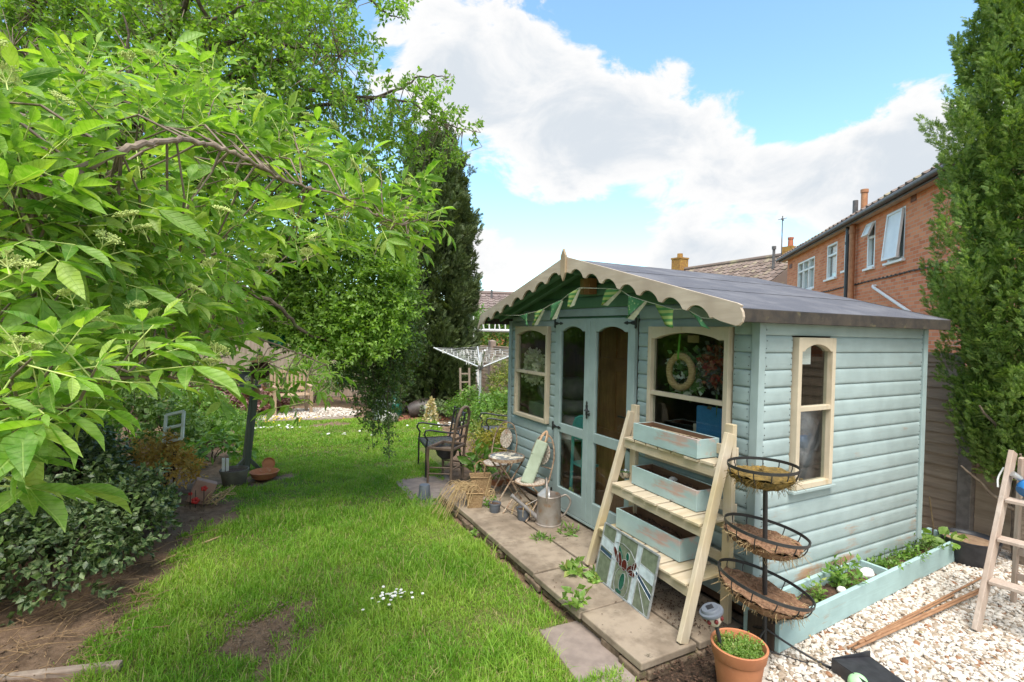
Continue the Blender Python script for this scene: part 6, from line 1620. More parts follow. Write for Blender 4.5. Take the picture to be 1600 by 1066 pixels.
# baskets
b0 = G(741, 791, Z0)
t = thing('wicker_basket', 'square wicker basket with loop handles full of dry stems', 'basket', b0, R(-18))
def wbasket(t, w0, w1, d0, d1, h):
    mb = MB(); th = .010; n = 1
    def ringp(k): 
        q = k; return w0+(w1-w0)*q, d0+(d1-d0)*q
    vs = []; fs = []
    lv = [0, .25, .5, .75, 1.0]
    for q in lv:
        w_, d_ = ringp(q)
        for (sx, sy) in ((-1,-1),(1,-1),(1,1),(-1,1)): vs.append((sx*w_/2, sy*d_/2, h*q))
    for i in range(4):
        for k in range(4): fs.append((i*4+k, i*4+(k+1)%4, (i+1)*4+(k+1)%4, (i+1)*4+k))
    fs.append((3,2,1,0)); o = len(vs)
    for q in lv[::-1]:
        w_, d_ = ringp(q)
        for (sx, sy) in ((-1,-1),(1,-1),(1,1),(-1,1)): vs.append((sx*(w_/2-th), sy*(d_/2-th), max(.01, h*q)))
    for i in range(4):
        for k in range(4): fs.append((o+i*4+k, o+i*4+(k+1)%4, o+(i+1)*4+(k+1)%4, o+(i+1)*4+k))
    for k in range(4): fs.append((16+k, 16+(k+1)%4, o+(k+1)%4, o+k))
    fs.append((o+16, o+17, o+18, o+19)); mb.add(vs, fs); mb.build('body', M_wick, t, bevel=.006)
    mb = MB(); w_, d_ = w1, d1; n_ = 46
    pts = [Vector((-w_/2,-d_/2,h)), Vector((w_/2,-d_/2,h)), Vector((w_/2,d_/2,h)), Vector((-w_/2,d_/2,h))]
    mb.tube(pts, .010, 8, closed=True); mb.build('rim', M_wick, t, smooth=True)
wbasket(t, .15, .185, .13, .16, .16)
for yy in (-.08, .08): mb = MB(); mb.tube(curve([(-.045,yy,.155),(-.045,yy,.22),(0,yy,.25),(.045,yy,.22),(.045,yy,.155)], 4), .007, 8); mb.build('handle', M_wick, t, smooth=True)
b1 = G(752, 780, Z0); t = thing('wicker_basket', 'taller wicker basket with an arched handle standing behind the square one', 'basket', b1+Vector((.06,.16,0)), R(-18)); wbasket(t, .20, .25, .15, .18, .22)
mb = MB(); mb.tube(curve([(-.05,.08,.21),(-.055,.08,.32),(0,.08,.37),(.055,.08,.32),(.05,.08,.21)], 5), .008, 8); mb.build('handle', M_wick, t, smooth=True)
ds = thing('dry_stems', 'tangle of straw-coloured dead stems spilling from the baskets over the patio edge', 'dead plant', b0+Vector((-.02,.05,.15))); mb = MB(); rr = random.Random(9)
for i in range(80):
    a = rr.uniform(2.3, 4.2); L_ = rr.uniform(.12, .42); z = rr.uniform(.0, .06)
    p0 = Vector((rr.uniform(-.06,.10), rr.uniform(-.06,.16), z)); e = p0+Vector((math.cos(a), math.sin(a)*.7+.1, 0))*L_; drop = -.15-(.1 if e.x < -.17 else 0)
    mb.tube(curve([p0, (p0+e)/2+Vector((0,0,.03)), e+Vector((0,0,drop*L_/.4))], 4, .012, rr), .0022, 4, cap=False)
mb.build('stem', M_straw, ds)['kind'] = 'stuff'
# mosaic table
tc2 = D(791.5, 713, 5.85); tz_ = tc2.z; t = thing('mosaic_table', 'small round black and cream mosaic table on crossed rusty legs', 'table', (tc2.x, tc2.y, Z0)); h = tz_-Z0
m, nt = newmat('mosaic'); N = NT(nt); v = N.coord()
vz = N.n('ShaderNodeTexVoronoi'); vz.inputs['Scale'].default_value = 46; N.l(v, vz.inputs[0]); big = N.noise(N.coord((1,1.6,1)), 7, 2)
e_ = N.n('ShaderNodeTexVoronoi', feature='DISTANCE_TO_EDGE'); e_.inputs['Scale'].default_value = 46; N.l(v, e_.inputs[0])
col = N.mix(N.ss(big, .55, .58), (.035,.05,.065), (.66,.58,.44)); col = N.mix(N.ss(e_.outputs[0], .08, .02), col, (.38,.36,.33)); N.out(N.pr(col, .35, .5)); M_mos = m
mb = MB(); mb.lathe([(0,h-.014),(.195,h-.014),(.195,h),(0,h+.001)], 40); mb.build('mosaic_top', M_mos, t, smooth=True, angle=30)
mb = MB(); mb.lathe([(.196,h-.03),(.207,h-.03),(.207,h+.004),(.196,h+.004),(.196,h-.03)], 40); mb.build('rim', M_rust, t, smooth=True, angle=30)
for a, b in (((-.16,-.12,h-.02),(.15,-.10,0)),((.16,-.12,h-.02),(-.15,-.10,0)),((-.16,.12,h-.02),(.15,.10,0)),((.16,.12,h-.02),(-.15,.10,0))): mb = MB(); mb.tube(curve([a, ((a[0]+b[0])/2, a[1], h*.5), b], 4), .010, 8); mb.build('leg', M_rust, t, smooth=True)
mb = MB(); mb.tube([(0,-.11,h*.5),(0,.11,h*.5)], .008, 6); mb.build('pivot', M_rust, t)
M_mos2 = simple('shell_mosaic', (.62,.54,.45), (.24,.19,.15), 60, .5, c3=(.35,.17,.12), s3=16, detail=1)
def bistro(lab, p, rz, r_=.17, zs=.45, back=True, tilt=0):
    t = thing('bistro_chair', lab, 'chair', p, rz); mb = MB(); mb.lathe([(0,zs-.012),(r_,zs-.012),(r_+.006,zs-.004),(r_,zs+.006),(0,zs+.006)], 32); mb.build('seat', M_mos2, t, smooth=True)
    mb = MB(); mb.tube([(math.cos(2*PI*i/30)*(r_+.006), math.sin(2*PI*i/30)*(r_+.006), zs-.003) for i in range(30)], .009, 6, closed=True); mb.build('seat_rim', M_rust, t)
    for sx in (-1, 1):
        mb = MB(); mb.tube(curve([(sx*r_*.95, r_*.9, zs-.01) if False else (sx*r_*1.0, .12, zs+.02), (sx*r_*1.02, -.06, zs*.5), (sx*r_*1.05, -.24, 0)], 4), .009, 8); mb.build('leg', M_rust, t, smooth=True)
        mb = MB(); mb.tube(curve([(sx*r_*.92, -.12, zs-.01), (sx*r_*.95, .04, zs*.5), (sx*r_*.97, .22, 0)], 4), .009, 8); mb.build('leg', M_rust, t, smooth=True)
    for yy in (-.2, .18): mb = MB(); mb.tube([(-r_, yy, .05),(r_, yy, .05)], .007, 6); mb.build('stretcher', M_rust, t)
    if back:
        q = r_*1.0; mb = MB(); mb.tube(curve([(-q, .12, zs+.02), (-q*1.02, .19, zs+.25), (-q*.6, .23, zs+.42), (0, .24, zs+.46), (q*.6, .23, zs+.42), (q*1.02, .19, zs+.25), (q, .12, zs+.02)], 6), .009, 8); mb.build('back_hoop', M_rust, t, smooth=True)
        mb = MB(); TM = Matrix.Translation((0,.205,zs+.26)) @ Matrix.Rotation(R(78), 4, 'X'); mb.lathe([(0,-.006),(.085,-.006),(.088,0),(.085,.006),(0,.006)], 28, TM, sx=1, sy=1.35); mb.build('back_medallion', M_mos2, t, smooth=True)
        for z in (zs+.13, zs+.39): mb = MB(); mb.tube([(-q, .17, z),(q, .17, z)] if z < zs+.2 else [(-.1,.225,z),(.1,.225,z)], .005, 5); mb.build('back_bar', M_rust, t)
    return t
bp_ = D(776, 723, 6.25); bistro('rusty bistro chair with an oval mosaic back behind the mosaic table', (bp_.x, bp_.y, Z0-.03), R(-60), .165, bp_.z-Z0+.03)
bp_ = D(829, 752, 5.42); bistro('rusty bistro chair with crossed legs carrying the green bag', (bp_.x+.0, bp_.y, Z0), R(-72), .155, bp_.z-Z0, True)
# pale green padded bag on that chair
q0 = D(829, 752, 5.42); e0 = D(822, 757, 5.36); e1 = D(848, 690, 5.52)
t = thing('cushion_bag', 'long pale green padded cushion with rope loops propped on the bistro chair', 'cushion', e0); ax_ = (e1-e0); L_ = ax_.length; ax_.normalize(); sx_ = Vector(rt).cross(ax_).cross(ax_).normalized(); sy_ = ax_.cross(sx_)
Tm = Matrix(((sx_.x,sy_.x,ax_.x,0),(sx_.y,sy_.y,ax_.y,0),(sx_.z,sy_.z,ax_.z,0),(0,0,0,1)))
M_gbag = simple('pale_green_canvas', (.32,.37,.28), (.26,.30,.22), 9, .85, bump=.3, c3=(.48,.40,.36), s3=3.2, t3=(.62,.68))
mb = MB(); mb.box((0,0,L_/2), (.135,.10,L_), Tm); o = mb.build('padding', M_gbag, t, bevel=.025, seg=4); 
for k in (-1, 1): mb = MB(); mb.tube(curve([Tm @ Vector((.035*k,0,L_-.02)), Tm @ Vector((.03*k,.0,L_+.07)), Tm @ Vector((0,.0,L_+.12)), Tm @ Vector((-.02*k,.03,L_+.06)), Tm @ Vector((-.03*k,.03,L_-.02))], 5), .009, 8); mb.build('rope_loop', simple('jute_rope', (.58,.38,.24), (.44,.28,.17), 40, .9, bump=.6), t, smooth=True)
for q in (.33, .66): mb = MB(); mb.box((0,0,L_*q), (.138,.103,.006), Tm); mb.build('seam', M_gbag, t)
# chair planter
B1 = G(701, 760, .03); B2 = G(729, 743, .03); F1 = G(668, 756, .03); ctrb = (B1+B2)/2; yv = (B2-B1); wch = yv.length; yv.normalize(); xv = Vector((yv.y, -yv.x, 0)); 
if xv.dot(F1-B1) < 0: xv = -xv
dch = max(.34, (F1-B1).dot(xv)); rz = math.atan2(xv.y, xv.x); lr = 1 if Vector((-xv.y, xv.x, 0)).dot(yv) > 0 else -1
t = thing('chair_planter', 'old dark wooden chair with a planted bowl hung through its seat', 'chair planter', (ctrb.x, ctrb.y, .02), rz)
zs = .46; zt = .93; hw = .19
for s in (-1, 1):
    mb = MB(); mb.tube(curve([(.02, s*hw*.92, 0), (0, s*hw, zs), (-.06, s*hw*.95, zt-.1), (-.075, s*hw*.80, zt-.02)], 5), [.019]*16, 10); mb.build('back_post', M_oldwood, t, smooth=True)
    mb = MB(); mb.tube(curve([(dch, s*hw*1.1, 0), (dch-.005, s*hw*1.1, .2), (dch+.012, s*hw*1.1, .34), (dch, s*hw*1.1, zs)], 4), [.014,.015,.016,.018,.019,.020,.021,.022,.023,.024,.023,.022,.021], 10); mb.build('front_leg', M_oldwood, t, smooth=True)
    mb = MB(); mb.bar((0, s*hw, zs), (dch, s*hw*1.1, zs), .035, .035); mb.build('seat_rail', M_oldwood, t, bevel=.006)
    for z in (.14, .22): mb = MB(); mb.tube([(0.01, s*hw*.95, z),(dch, s*hw*1.1, z-.02)], .010, 8); mb.build('stretcher', M_oldwood, t)
mb = MB(); mb.bar((dch, -hw*1.1, zs), (dch, hw*1.1, zs), .035, .035); mb.build('seat_rail', M_oldwood, t, bevel=.006); mb = MB(); mb.bar((0, -hw, zs), (0, hw, zs), .035, .035); mb.build('seat_rail', M_oldwood, t, bevel=.006)
mb = MB(); mb.tube([(0,-hw*.95,.2),(0,hw*.95,.2)], .010, 8); mb.build('stretcher', M_oldwood, t)
for z, x in ((zs+.13, -.025), (zs+.27, -.045)): mb = MB(); mb.bar((x, -hw*.97, z), (x, hw*.97, z), .016, .035); mb.build('back_slat', M_oldwood, t, bevel=.004)
mb = MB(); mb.tube(curve([(-.07, -hw*.82, zt-.03), (-.08, -hw*.5, zt+.045), (-.082, 0, zt+.065), (-.08, hw*.5, zt+.045), (-.07, hw*.82, zt-.03)], 6), .022, 10); mb.build('crest_rail', M_oldwood, t, smooth=True)
bw = thing('planter_bowl', 'dark bowl of dry soil sunk into the seat of the old chair', 'planter', (ctrb.x+xv.x*dch*.52, ctrb.y+xv.y*dch*.52, .30)); mb = MB(); mb.lathe([(0,0),(.07,.01),(.125,.06),(.155,.15),(.160,.16),(.15,.16),(.14,.13),(0,.12)], 28); mb.build('body', M_black, bw, smooth=True); mb = MB(); mb.lathe([(0,.14),(.145,.135)], 20); mb.build('soil', simple('dry_soil', (.22,.16,.11), (.12,.08,.05), 30, .95, bump=1), bw)
# black metal seats
def metal_seat(lab, p, rz, n1, w_=.56):
    t = thing('metal_garden_seat', lab, 'garden chair', p, rz, 'black metal garden seats by the border'); d = .46; zs = .43; zt = .86; hw = w_/2
    for s in (-1, 1):
        mb = MB(); mb.tube([(d, s*hw, 0), (d, s*hw, zs), (d-.015, s*hw, .53), (d+.03, s*hw, .60), (d+.01, s*hw, .655), (d-.05, s*hw, .66), (.2, s*hw, .62), (.01, s*hw, .60)], .013, 8); mb.build('front_leg', M_iron, t, smooth=True)
        mb = MB(); mb.tube([(-.05, s*hw, 0), (0, s*hw, zs), (-.07, s*hw, zt)], .014, 8); mb.ball((-.072, s*hw, zt+.015), (.02,)*3, 8, 6); mb.build('back_post', M_iron, t, smooth=True)
        mb = MB(); mb.bar((0, s*hw, zs), (d, s*hw, zs), .02, .028); mb.build('seat_rail', M_iron, t)
    for x in (0, d): mb = MB(); mb.bar((x, -hw, zs), (x, hw, zs), .02, .028); mb.build('seat_rail', M_iron, t)
    mb = MB()
    for i in range(1, 9): x = d*i/9; mb.bar((x, -hw, zs+.004), (x, hw, zs+.004), .026, .004)
    for i in range(1, 11): y = -hw+2*hw*i/11; mb.bar((0, y, zs+.009), (d, y, zs+.009), .026, .004)
    mb.build('seat_lattice', simple('grey_black_metal', (.12,.125,.14), (.07,.07,.08), 20, .4, .5), t)
    mb = MB(); mb.tube(curve([(-.07,-hw,zt-.05),(-.08,-hw*.5,zt+.01),(-.08,0,zt+.03),(-.08,hw*.5,zt+.01),(-.07,hw,zt-.05)], 5), .013, 8); mb.build('top_rail', M_iron, t, smooth=True)
    mb = MB(); mb.tube(curve([(-.02,-hw,zs+.10),(-.03,0,zs+.17),(-.02,hw,zs+.10)], 5), .011, 8); mb.tube(curve([(-.055,-hw,zt-.15),(-.05,-hw*.4,zs+.2),(-.055,0,zt-.14),(-.05,hw*.4,zs+.2),(-.055,hw,zt-.15)], 5), .009, 6)
    for y in (-.15, -.05, .05, .15): mb.tube([(-.03,y,zs+.15),(-.075,y*1.1,zt+.01)], .007, 6)
    mb.tube([(-.05+.012*0, .09*math.cos(2*PI*i/20), zs+.28+.09*math.sin(2*PI*i/20)) for i in range(20)], .008, 6, closed=True); mb.build('back_tracery', M_iron, t)
    return t
metal_seat('black metal lattice seat behind the old chair planter', tuple(G(709, 738, .0)+Vector((.03,.08,0))), R(172), 1, .60)
metal_seat('black metal lattice seat half hidden by the summerhouse corner', tuple(G(795, 712, 0)+Vector((.05,.0,0))), R(166), 2, .55)
# grey bucket, bricks, pots
pot('small grey bucket-shaped pot standing upside down on the paving', G(663, 779, .025), .078, .165, M_greyp, False, 'upturned_pot', False)
t = thing('terracotta_tile', 'red terracotta tile leaning behind the bistro chair legs', 'tile', G(800, 742, Z0)); mb = MB(); mb.box((0,0,.11), (.16,.025,.22), Matrix.Rotation(R(18), 4, 'X'), rz=.5); mb.build('slab', M_terracotta, t, bevel=.005)
for i, (x, y, lab) in enumerate(((781,757,'brick under the mosaic table'),(792,752,'second brick lying nearer the summerhouse wall'))): 
    mb = MB(); mb.box((0,0,.035), (.215,.10,.065), rz=.4+i*.5); o = mb.build('brick', M_terracotta, None, bevel=.006); o.location = G(x, y, Z0); tag(o, 'loose red '+lab, 'brick')
# paving slabs set in the grass
def pslab(pts, z, lab, seed):
    A_ = [G(x, y, z) for x, y in pts]; c_ = sum(A_, Vector())/len(A_); mb = MB(); o_ = Matrix.Translation((0,0,-.05))
    poly = [((p-c_).x, (p-c_).y) for p in A_]; a = sum(poly[i][0]*poly[(i+1)%len(poly)][1]-poly[(i+1)%len(poly)][0]*poly[i][1] for i in range(len(poly)))
    mb.prism(poly if a > 0 else poly[::-1], .05, o_); o = mb.build('paving_slab', M_slab2, None, bevel=.008); o.location = c_; tag(o, lab, 'paving slab')
M_slab2 = simple('grey_paving', (.27,.215,.185), (.19,.15,.13), 8, .9, .25, bump=.5, c3=(.33,.27,.23), s3=3, detail=9)
pslab([(842,983),(906,968),(998,1046),(985,1090),(930,1100)], .022, 'worn grey paving slab sunk in the lawn beside the near patio edge', 1)
pslab([(617,752),(652,741),(700,742),(722,771),(700,782),(655,794)], .018, 'worn paving slab under the chair planter and upturned pot', 2)
# weeds in the joints
WG = 'weeds growing in the patio joints'
for i, (x, y, n, h, s, lf, lw, m_, lab) in enumerate([(908,893,16,.10,.20,.085,.30,M_weed,'broad-leaved rosette weed in front of the ladder shelf leg'),(897,952,9,.16,.09,.085,.34,M_weed,'upright weed at the patio edge with yellowing lower leaves'),(889,832,22,.05,.20,.07,.16,M_lush,'flat star-shaped weed between can and stained glass'),(848,843,26,.03,.22,.05,.14,M_lush,'flat spreading weed in the middle patio joint'),(893,800,6,.32,.06,.05,.34,M_weed,'tall thin weed at the foot of the doors'),(928,906,16,.03,.10,.035,.4,M_weed,'low creeping weed at the corner of the stained glass'),(762,792,12,.12,.12,.05,.32,M_lush,'leafy weed between baskets and small pot'),(741,836,5,.06,.05,.04,.3,M_weed,'tiny weed on the patio edge'),(885,885,10,.025,.1,.03,.3,M_lush,'low weed in the joint near the shelf foot')]):
    leafy('weed', lab, G(x, y, Z0), n, h, s, lf, lw, m_, 300+i, k=3 if lf > .06 else 5, T=T_MID, stems=h > .08, group=WG)
leafy('foxglove_plant', 'clump of broad upright leaves beside the chair planter', G(745, 742, .05), 16, .45, .32, .20, .22, M_lush, 320, T=T_BIG, k=3)
leafy('border_plant', 'leafy green plant under the bistro table', G(772, 752, Z0), 14, .18, .2, .06, .32, M_lush, 321)
leafy('border_plant', 'yellowing stems rising beside the black metal seat', G(752, 720, 0), 22, .62, .35, .055, .36, bpy.data.materials['golden_leaf'], 322, k=9)

# ================================================================== INSIDE AND ON THE SUMMERHOUSE
M_door = wood('brown_panelled_door', (.34,.165,.065), (.20,.09,.035), 'z', .5, 5, .3)
t = thing('old_door', 'brown ledged door stored behind the right-hand glazed door', 'door', (.30, 1.86, .2)); mb = MB()
for y0, y1 in ((-.32,-.21),(-.035,.03),(.23,.34)): mb.b2((0,y0,0),(.035,y1,1.92))
mb.b2((.001,-.21,1.45),(.034,.23,1.58)); mb.b2((.001,-.21,.75),(.034,.23,.85)); mb.b2((.001,-.21,0),(.034,.23,.2)); mb.b2((.012,-.21,.2),(.022,.23,1.45)); mb.b2((.012,-.21,1.58),(.022,.23,1.92)); mb.build('panel', M_door, t, bevel=.003)
mb = MB(); mb.tube([(-.0,-.26,1.02),(-.05,-.26,1.02),(-.05,-.15,1.02)], .009, 8); mb.build('handle', M_iron, t)
t = thing('wardrobe', 'dark brown wooden upright seen behind the left-hand glazed door', 'cupboard', (.28, 2.27, .2)); mb = MB(); mb.b2((0,-.03,0),(.45,.03,1.65)); mb.build('side', M_door, t, bevel=.003)
M_cush = simple('grey_cushion', (.16,.145,.15), (.10,.09,.095), 5, .9, bump=.3); M_cush2 = simple('mauve_cushion', (.36,.31,.31), (.26,.22,.22), 5, .9, bump=.3)
def cushion(lab, c, s, mat, rot=(0,0,0), seed=1):
    rr = random.Random(seed); mb = MB(); nu, nv = 16, 10; T = Matrix.Rotation(rot[0],4,'X') @ Matrix.Rotation(rot[1],4,'Y') @ Matrix.Rotation(rot[2],4,'Z')
    for i in range(nv+1):
        th = PI*i/nv
        for k in range(nu):
            a = 2*PI*k/nu; f_ = lambda x: math.copysign(abs(x)**.55, x)
            mb.v.append(tuple(T @ Vector((s[0]*f_(math.sin(th)*math.cos(a)), s[1]*f_(math.sin(th)*math.sin(a)), s[2]*math.cos(th)*(1+rr.uniform(-.06,.06))))))
    for i in range(nv):
        for k in range(nu): k2 = (k+1)%nu; mb.f.append((i*nu+k,(i+1)*nu+k,(i+1)*nu+k2,i*nu+k2)); mb.mi.append(0)
    o = mb.build('cushion', mat, None, smooth=True); o.location = c; return tag(o, lab, 'cushion')
cushion('dark grey cushion on top of the pile behind the left-hand door', (.42,2.70,1.38), (.2,.22,.13), M_cush, seed=1); cushion('charcoal cushion in the middle of the pile behind the left-hand door', (.42,2.68,1.18), (.22,.24,.09), M_cush, seed=2); cushion('mauve grey cushion low in the pile behind the left-hand door', (.42,2.70,.99), (.22,.24,.12), M_cush2, seed=3); cushion('white folded cushion at the bottom of the pile', (.42,2.70,.84), (.24,.26,.05), simple('white_cloth', (.62,.60,.57), None, 5, .9), seed=4)
t = thing('stool_stack', 'dark chest under the pile of cushions', 'chest', (.45,2.72,.2)); mb = MB(); mb.b2((-.2,-.22,0),(.2,.22,.58)); mb.build('body', M_darkwood, t, bevel=.01)
M_turq = simple('turquoise_paint', (.075,.33,.31), (.06,.27,.25), 8, .5)
t = thing('turquoise_chair', 'turquoise painted chair just inside the left-hand door', 'chair', (.13,2.20,.2))
mb = MB(); mb.tube(curve([(.0,.12,0),(.0,.10,.5),(.0,.08,.85),(.02,-.02,.95),(.04,-.12,.90)], 5), .018, 8); mb.build('back_post', M_turq, t, smooth=True); mb = MB(); mb.tube([(0,-.1,0),(0,-.08,.9)], .016, 8); mb.build('back_post', M_turq, t); mb = MB(); mb.b2((.0,-.08,.7),(.02,.08,.93)); mb.build('back_panel', M_turq, t, bevel=.006); mb = MB(); mb.b2((.0,-.12,.42),(.3,.12,.45)); mb.build('seat', M_turq, t, bevel=.006)
# wreaths
def petals(n, c, rad, tor, L_, seed, up2=(-1,0,0), thick=.03):
    r = np.random.default_rng(seed); a = r.uniform(0, 6.28, n); q = rad+r.normal(0, tor, n)
    P = np.stack([r.normal(0, thick, n), q*np.cos(a), q*np.sin(a)], -1)+np.array(c); d = r.normal(size=(n,3))+np.stack([-.6+0*a, np.cos(a)*.6, np.sin(a)*.6], -1)
    Lx = L_*r.uniform(.7,1.3,n); return leafarr(P, d, r.normal(size=(n,3))+np.array([-1,0,0]), Lx, Lx*.42, T_MID)
M_cloth = lambda nm, c, c2: leafmat(nm, c, c2, .2, .7, .2, tcol=(1,1,1))
M_fluff = M_cloth('cream_fluff', (.70,.62,.50), (.85,.78,.66)); M_wht = M_cloth('white_silk_petal', (.72,.72,.64), (.85,.84,.78)); M_redp = M_cloth('red_petal', (.22,.02,.03), (.42,.05,.05)); M_drk = M_cloth('dark_grey_petal', (.07,.07,.08), (.16,.15,.16)); M_gl = leafmat('silk_leaf', (.04,.13,.03), (.09,.2,.06), .2)
wc = at_x(835, 573, .10); t = thing('fluffy_wreath', 'cream fluffy wreath hanging in the left-hand window', 'wreath', wc); npmesh('tufts', *petals(900, (0,0,0), .135, .032, .05, 1), M_fluff, t)
wc = at_x(1063, 581, .075); t = thing('straw_wreath', 'straw ring wreath hung on a green ribbon in the right-hand window', 'wreath', wc); mb = MB()
n = 40; rr = random.Random(3); mb.tube([(0, .120*math.cos(2*PI*i/n), .125*math.sin(2*PI*i/n)) for i in range(n)], [.027+rr.uniform(-.003,.003) for i in range(n)], 12, closed=True); mb.build('ring', simple('woven_straw', (.56,.37,.19), (.33,.20,.09), 45, .85, bump=.9, bdist=.008, stretch=(1,.5,2)), t, smooth=True)
mb = MB(); mb.bar((-.03, .0, .10), (-.03, -.015, .30), .018, .003, upv=(1,0,0)); mb.bar((-.028, .0, .10), (.02, -.0, .15), .02, .003, upv=(1,0,0)); mb.build('ribbon', simple('green_ribbon', (.13,.36,.04), None, 9, .4), t)
t = thing('flower_garland', 'garland of white silk roses and leaves behind the straw wreath', 'garland', wc+Vector((.07,-.02,0)))
V, F = joinarr([petals(10, (0, .17*math.cos(a), .16*math.sin(a)), .012, .012, .045, 20+i, thick=.012) for i, a in enumerate([.1,.75,-.5,-1.0,2.5,3.0,-2.4,-1.7,.4])]+[petals(9, (0, .06*math.cos(a), .07*math.sin(a)), .012, .01, .04, 50+i, thick=.01) for i, a in enumerate([1.2,2.2,-.8,3.6])]); npmesh('roses', V, F, M_wht, t); npmesh('leaves', *petals(150, (.02,0,0), .13, .05, .06, 9), M_gl, t)
rc_ = at_x(1116, 560, .12); t = thing('flower_bouquet', 'bunch of dark red and grey artificial flowers in the right-hand window', 'flowers', rc_); V, F = joinarr([petals(110, (0,0,-.02), .05, .04, .055, 5), petals(40, (0,-.02,-.16), .03, .03, .045, 6)]); npmesh('red_flowers', V, F, M_redp, t); V, F = joinarr([petals(130, (.02,.03,-.05), .09, .05, .06, 7), petals(70, (.02,.0,-.2), .06, .05, .05, 8)]); npmesh('grey_flowers', V, F, M_drk, t); mb = MB(); mb.tube([(.05,0,-.5),(.03,0,-.1)], .008, 6); mb.build('stem', M_gl, t)
b0_ = at_x(1087, 692, .16); b1_ = at_x(1131, 640, .16); t = thing('blue_board', 'bright blue rounded board leaning inside the right-hand window', 'board', (.16, (b0_.y+b1_.y)/2, b0_.z-.16)); w_ = abs(b0_.y-b1_.y); hh = b1_.z-t.location.z
mb = MB(); pts = []
for (cx, cy, a0_) in ((w_/2-.02, hh-.02, 0), (-w_/2+.02, hh-.02, 90), (-w_/2+.02, .02, 180), (w_/2-.02, .02, 270)):
    for k in range(5): a = R(a0_+k*22.5); pts.append((cx+.02*math.cos(a), cy+.02*math.sin(a)))
mb.prism(pts, .018, MX(0)); mb.build('panel', simple('bright_blue_paint', (.06,.235,.46), (.05,.20,.40), 16, .45), t, bevel=.002)
t = thing('wooden_board', 'plain pale plank standing beside the blue board', 'board', (.2, (b0_.y)+.03, b0_.z-.16)); mb = MB(); mb.b2((0,-.035,0),(.02,.035,.30)); mb.build('plank', M_piney, t)
t = thing('cardboard_label', 'blank brown card hanging high in the right-hand window', 'card', at_x(1083, 530, .1)); mb = MB(); mb.b2((0,-.055,-.028),(.003,.055,.028)); mb.build('card', simple('brown_card', (.36,.24,.12), None, 5, .8), t)
t = thing('sill_shelf', 'dark work bench along the inside of the right-hand window', 'bench', (.3,.6,.2)); mb = MB(); mb.b2((-.2,-.45,.8),(.25,.45,.84)); mb.build('top', M_darkwood, t); mb = MB(); mb.b2((.15,-.42,0),(.2,-.37,.8)); mb.build('leg', M_darkwood, t); mb = MB(); mb.b2((.15,.37,0),(.2,.42,.8)); mb.build('leg', M_darkwood, t)
t = thing('storage_crate', 'grey-green crate under the fluffy wreath in the left-hand window', 'crate', (.3,2.95,.2)); mb = MB(); mb.b2((-.18,-.3,0),(.2,.3,.98)); mb.build('body', simple('dull_green_board', (.12,.14,.10), None, 5, .8), t, bevel=.01)
cushion('pale mauve cushion lying beside the crate in the left-hand window', (.4,3.2,1.30), (.14,.16,.11), M_cush2, seed=8)
t = thing('hand_tool', 'dark tool with a red grip leaning in the left-hand window', 'tool', (.14,2.9,1.22)); mb = MB(); mb.tube([(0,.1,.16),(0,-.05,.0)], .035, 8); mb.build('head', M_cush, t); mb = MB(); mb.tube([(0,-.05,.0),(0,-.14,-.06)], .016, 8); mb.build('grip', simple('red_grip', (.5,.05,.07), None, 9, .4), t)
nc = at_y(1259, 554, .03); t = thing('paper_notice', 'blank white paper taped inside the side window', 'notice', nc); mb = MB(); mb.b2((-.058,0,-.07),(.058,.002,.07)); mb.build('sheet', M_upvc, t)
cushion('crumpled grey fabric bundle inside the side window', (.92,.28,1.22), (.20,.17,.26), simple('grey_fabric', (.33,.32,.36), (.20,.19,.22), 5, .9, bump=.8, bdist=.05), (0,.2,0), 11); cushion('lower grey bundle inside the side window sill', (.98,.30,.98), (.25,.2,.16), M_cush, (0,-.3,0), 12)
t = thing('storage_stand', 'dark stand carrying the grey bundles', 'stand', (.95,.3,.2)); mb = MB(); mb.b2((-.25,-.2,0),(.25,.2,.72)); mb.build('body', M_darkwood, t)
# nest box under the gable
q = at_x(919, 448, -.06); t = thing('nest_box', 'small orange-brown wooden box fixed under the gable peak', 'box', q); mb = MB(); mb.b2((-.05,-.085,-.075),(.04,.0,.075)); mb.build('front', wood('orange_wood', (.36,.18,.07), (.24,.11,.04), 'z'), t, bevel=.003); mb = MB(); mb.b2((-.055,.001,-.075),(.04,.055,.075)); mb.build('side', wood('ochre_wood', (.34,.22,.08), (.23,.14,.05), 'z'), t, bevel=.003)
# bunting
bt = thing('bunting', 'green patterned bunting of triangular pennants strung under the gable boards', 'bunting', (-.30, EY, 2.3)); bo_ = Vector(bt.location)
def penmat(nm, c1, c2, kind):
    m, nt = newmat(nm); N = NT(nt); v = N.coord()
    if kind == 'dots': f = N.ss(N.vor(v, 34), .26, .20)
    else:
        wv = N.n('ShaderNodeTexWave', wave_type='BANDS', bands_direction='Z'); wv.inputs['Scale'].default_value = 7.5; N.l(v, wv.inputs[0]); f = N.ss(wv.outputs['Fac'], .45, .55)
    p = N.pr(N.mix(f, c1, c2), .9, .1); t2 = N.n('ShaderNodeBsdfTranslucent'); N.l(N.mix(f, c1, c2), t2.inputs[0]); mx = N.n('ShaderNodeMixShader'); mx.inputs[0].default_value = .3; N.l(p.outputs[0], mx.inputs[1]); N.l(t2.outputs[0], mx.inputs[2]); N.out(mx); return m
M_pd = penmat('dotted_green_cloth', (.10,.27,.12), (.36,.50,.24), 'dots'); M_ps = penmat('striped_green_cloth', (.12,.30,.10), (.40,.50,.16), 'stripe'); M_pc = simple('cream_cloth', (.55,.56,.42), None, 20, .9)
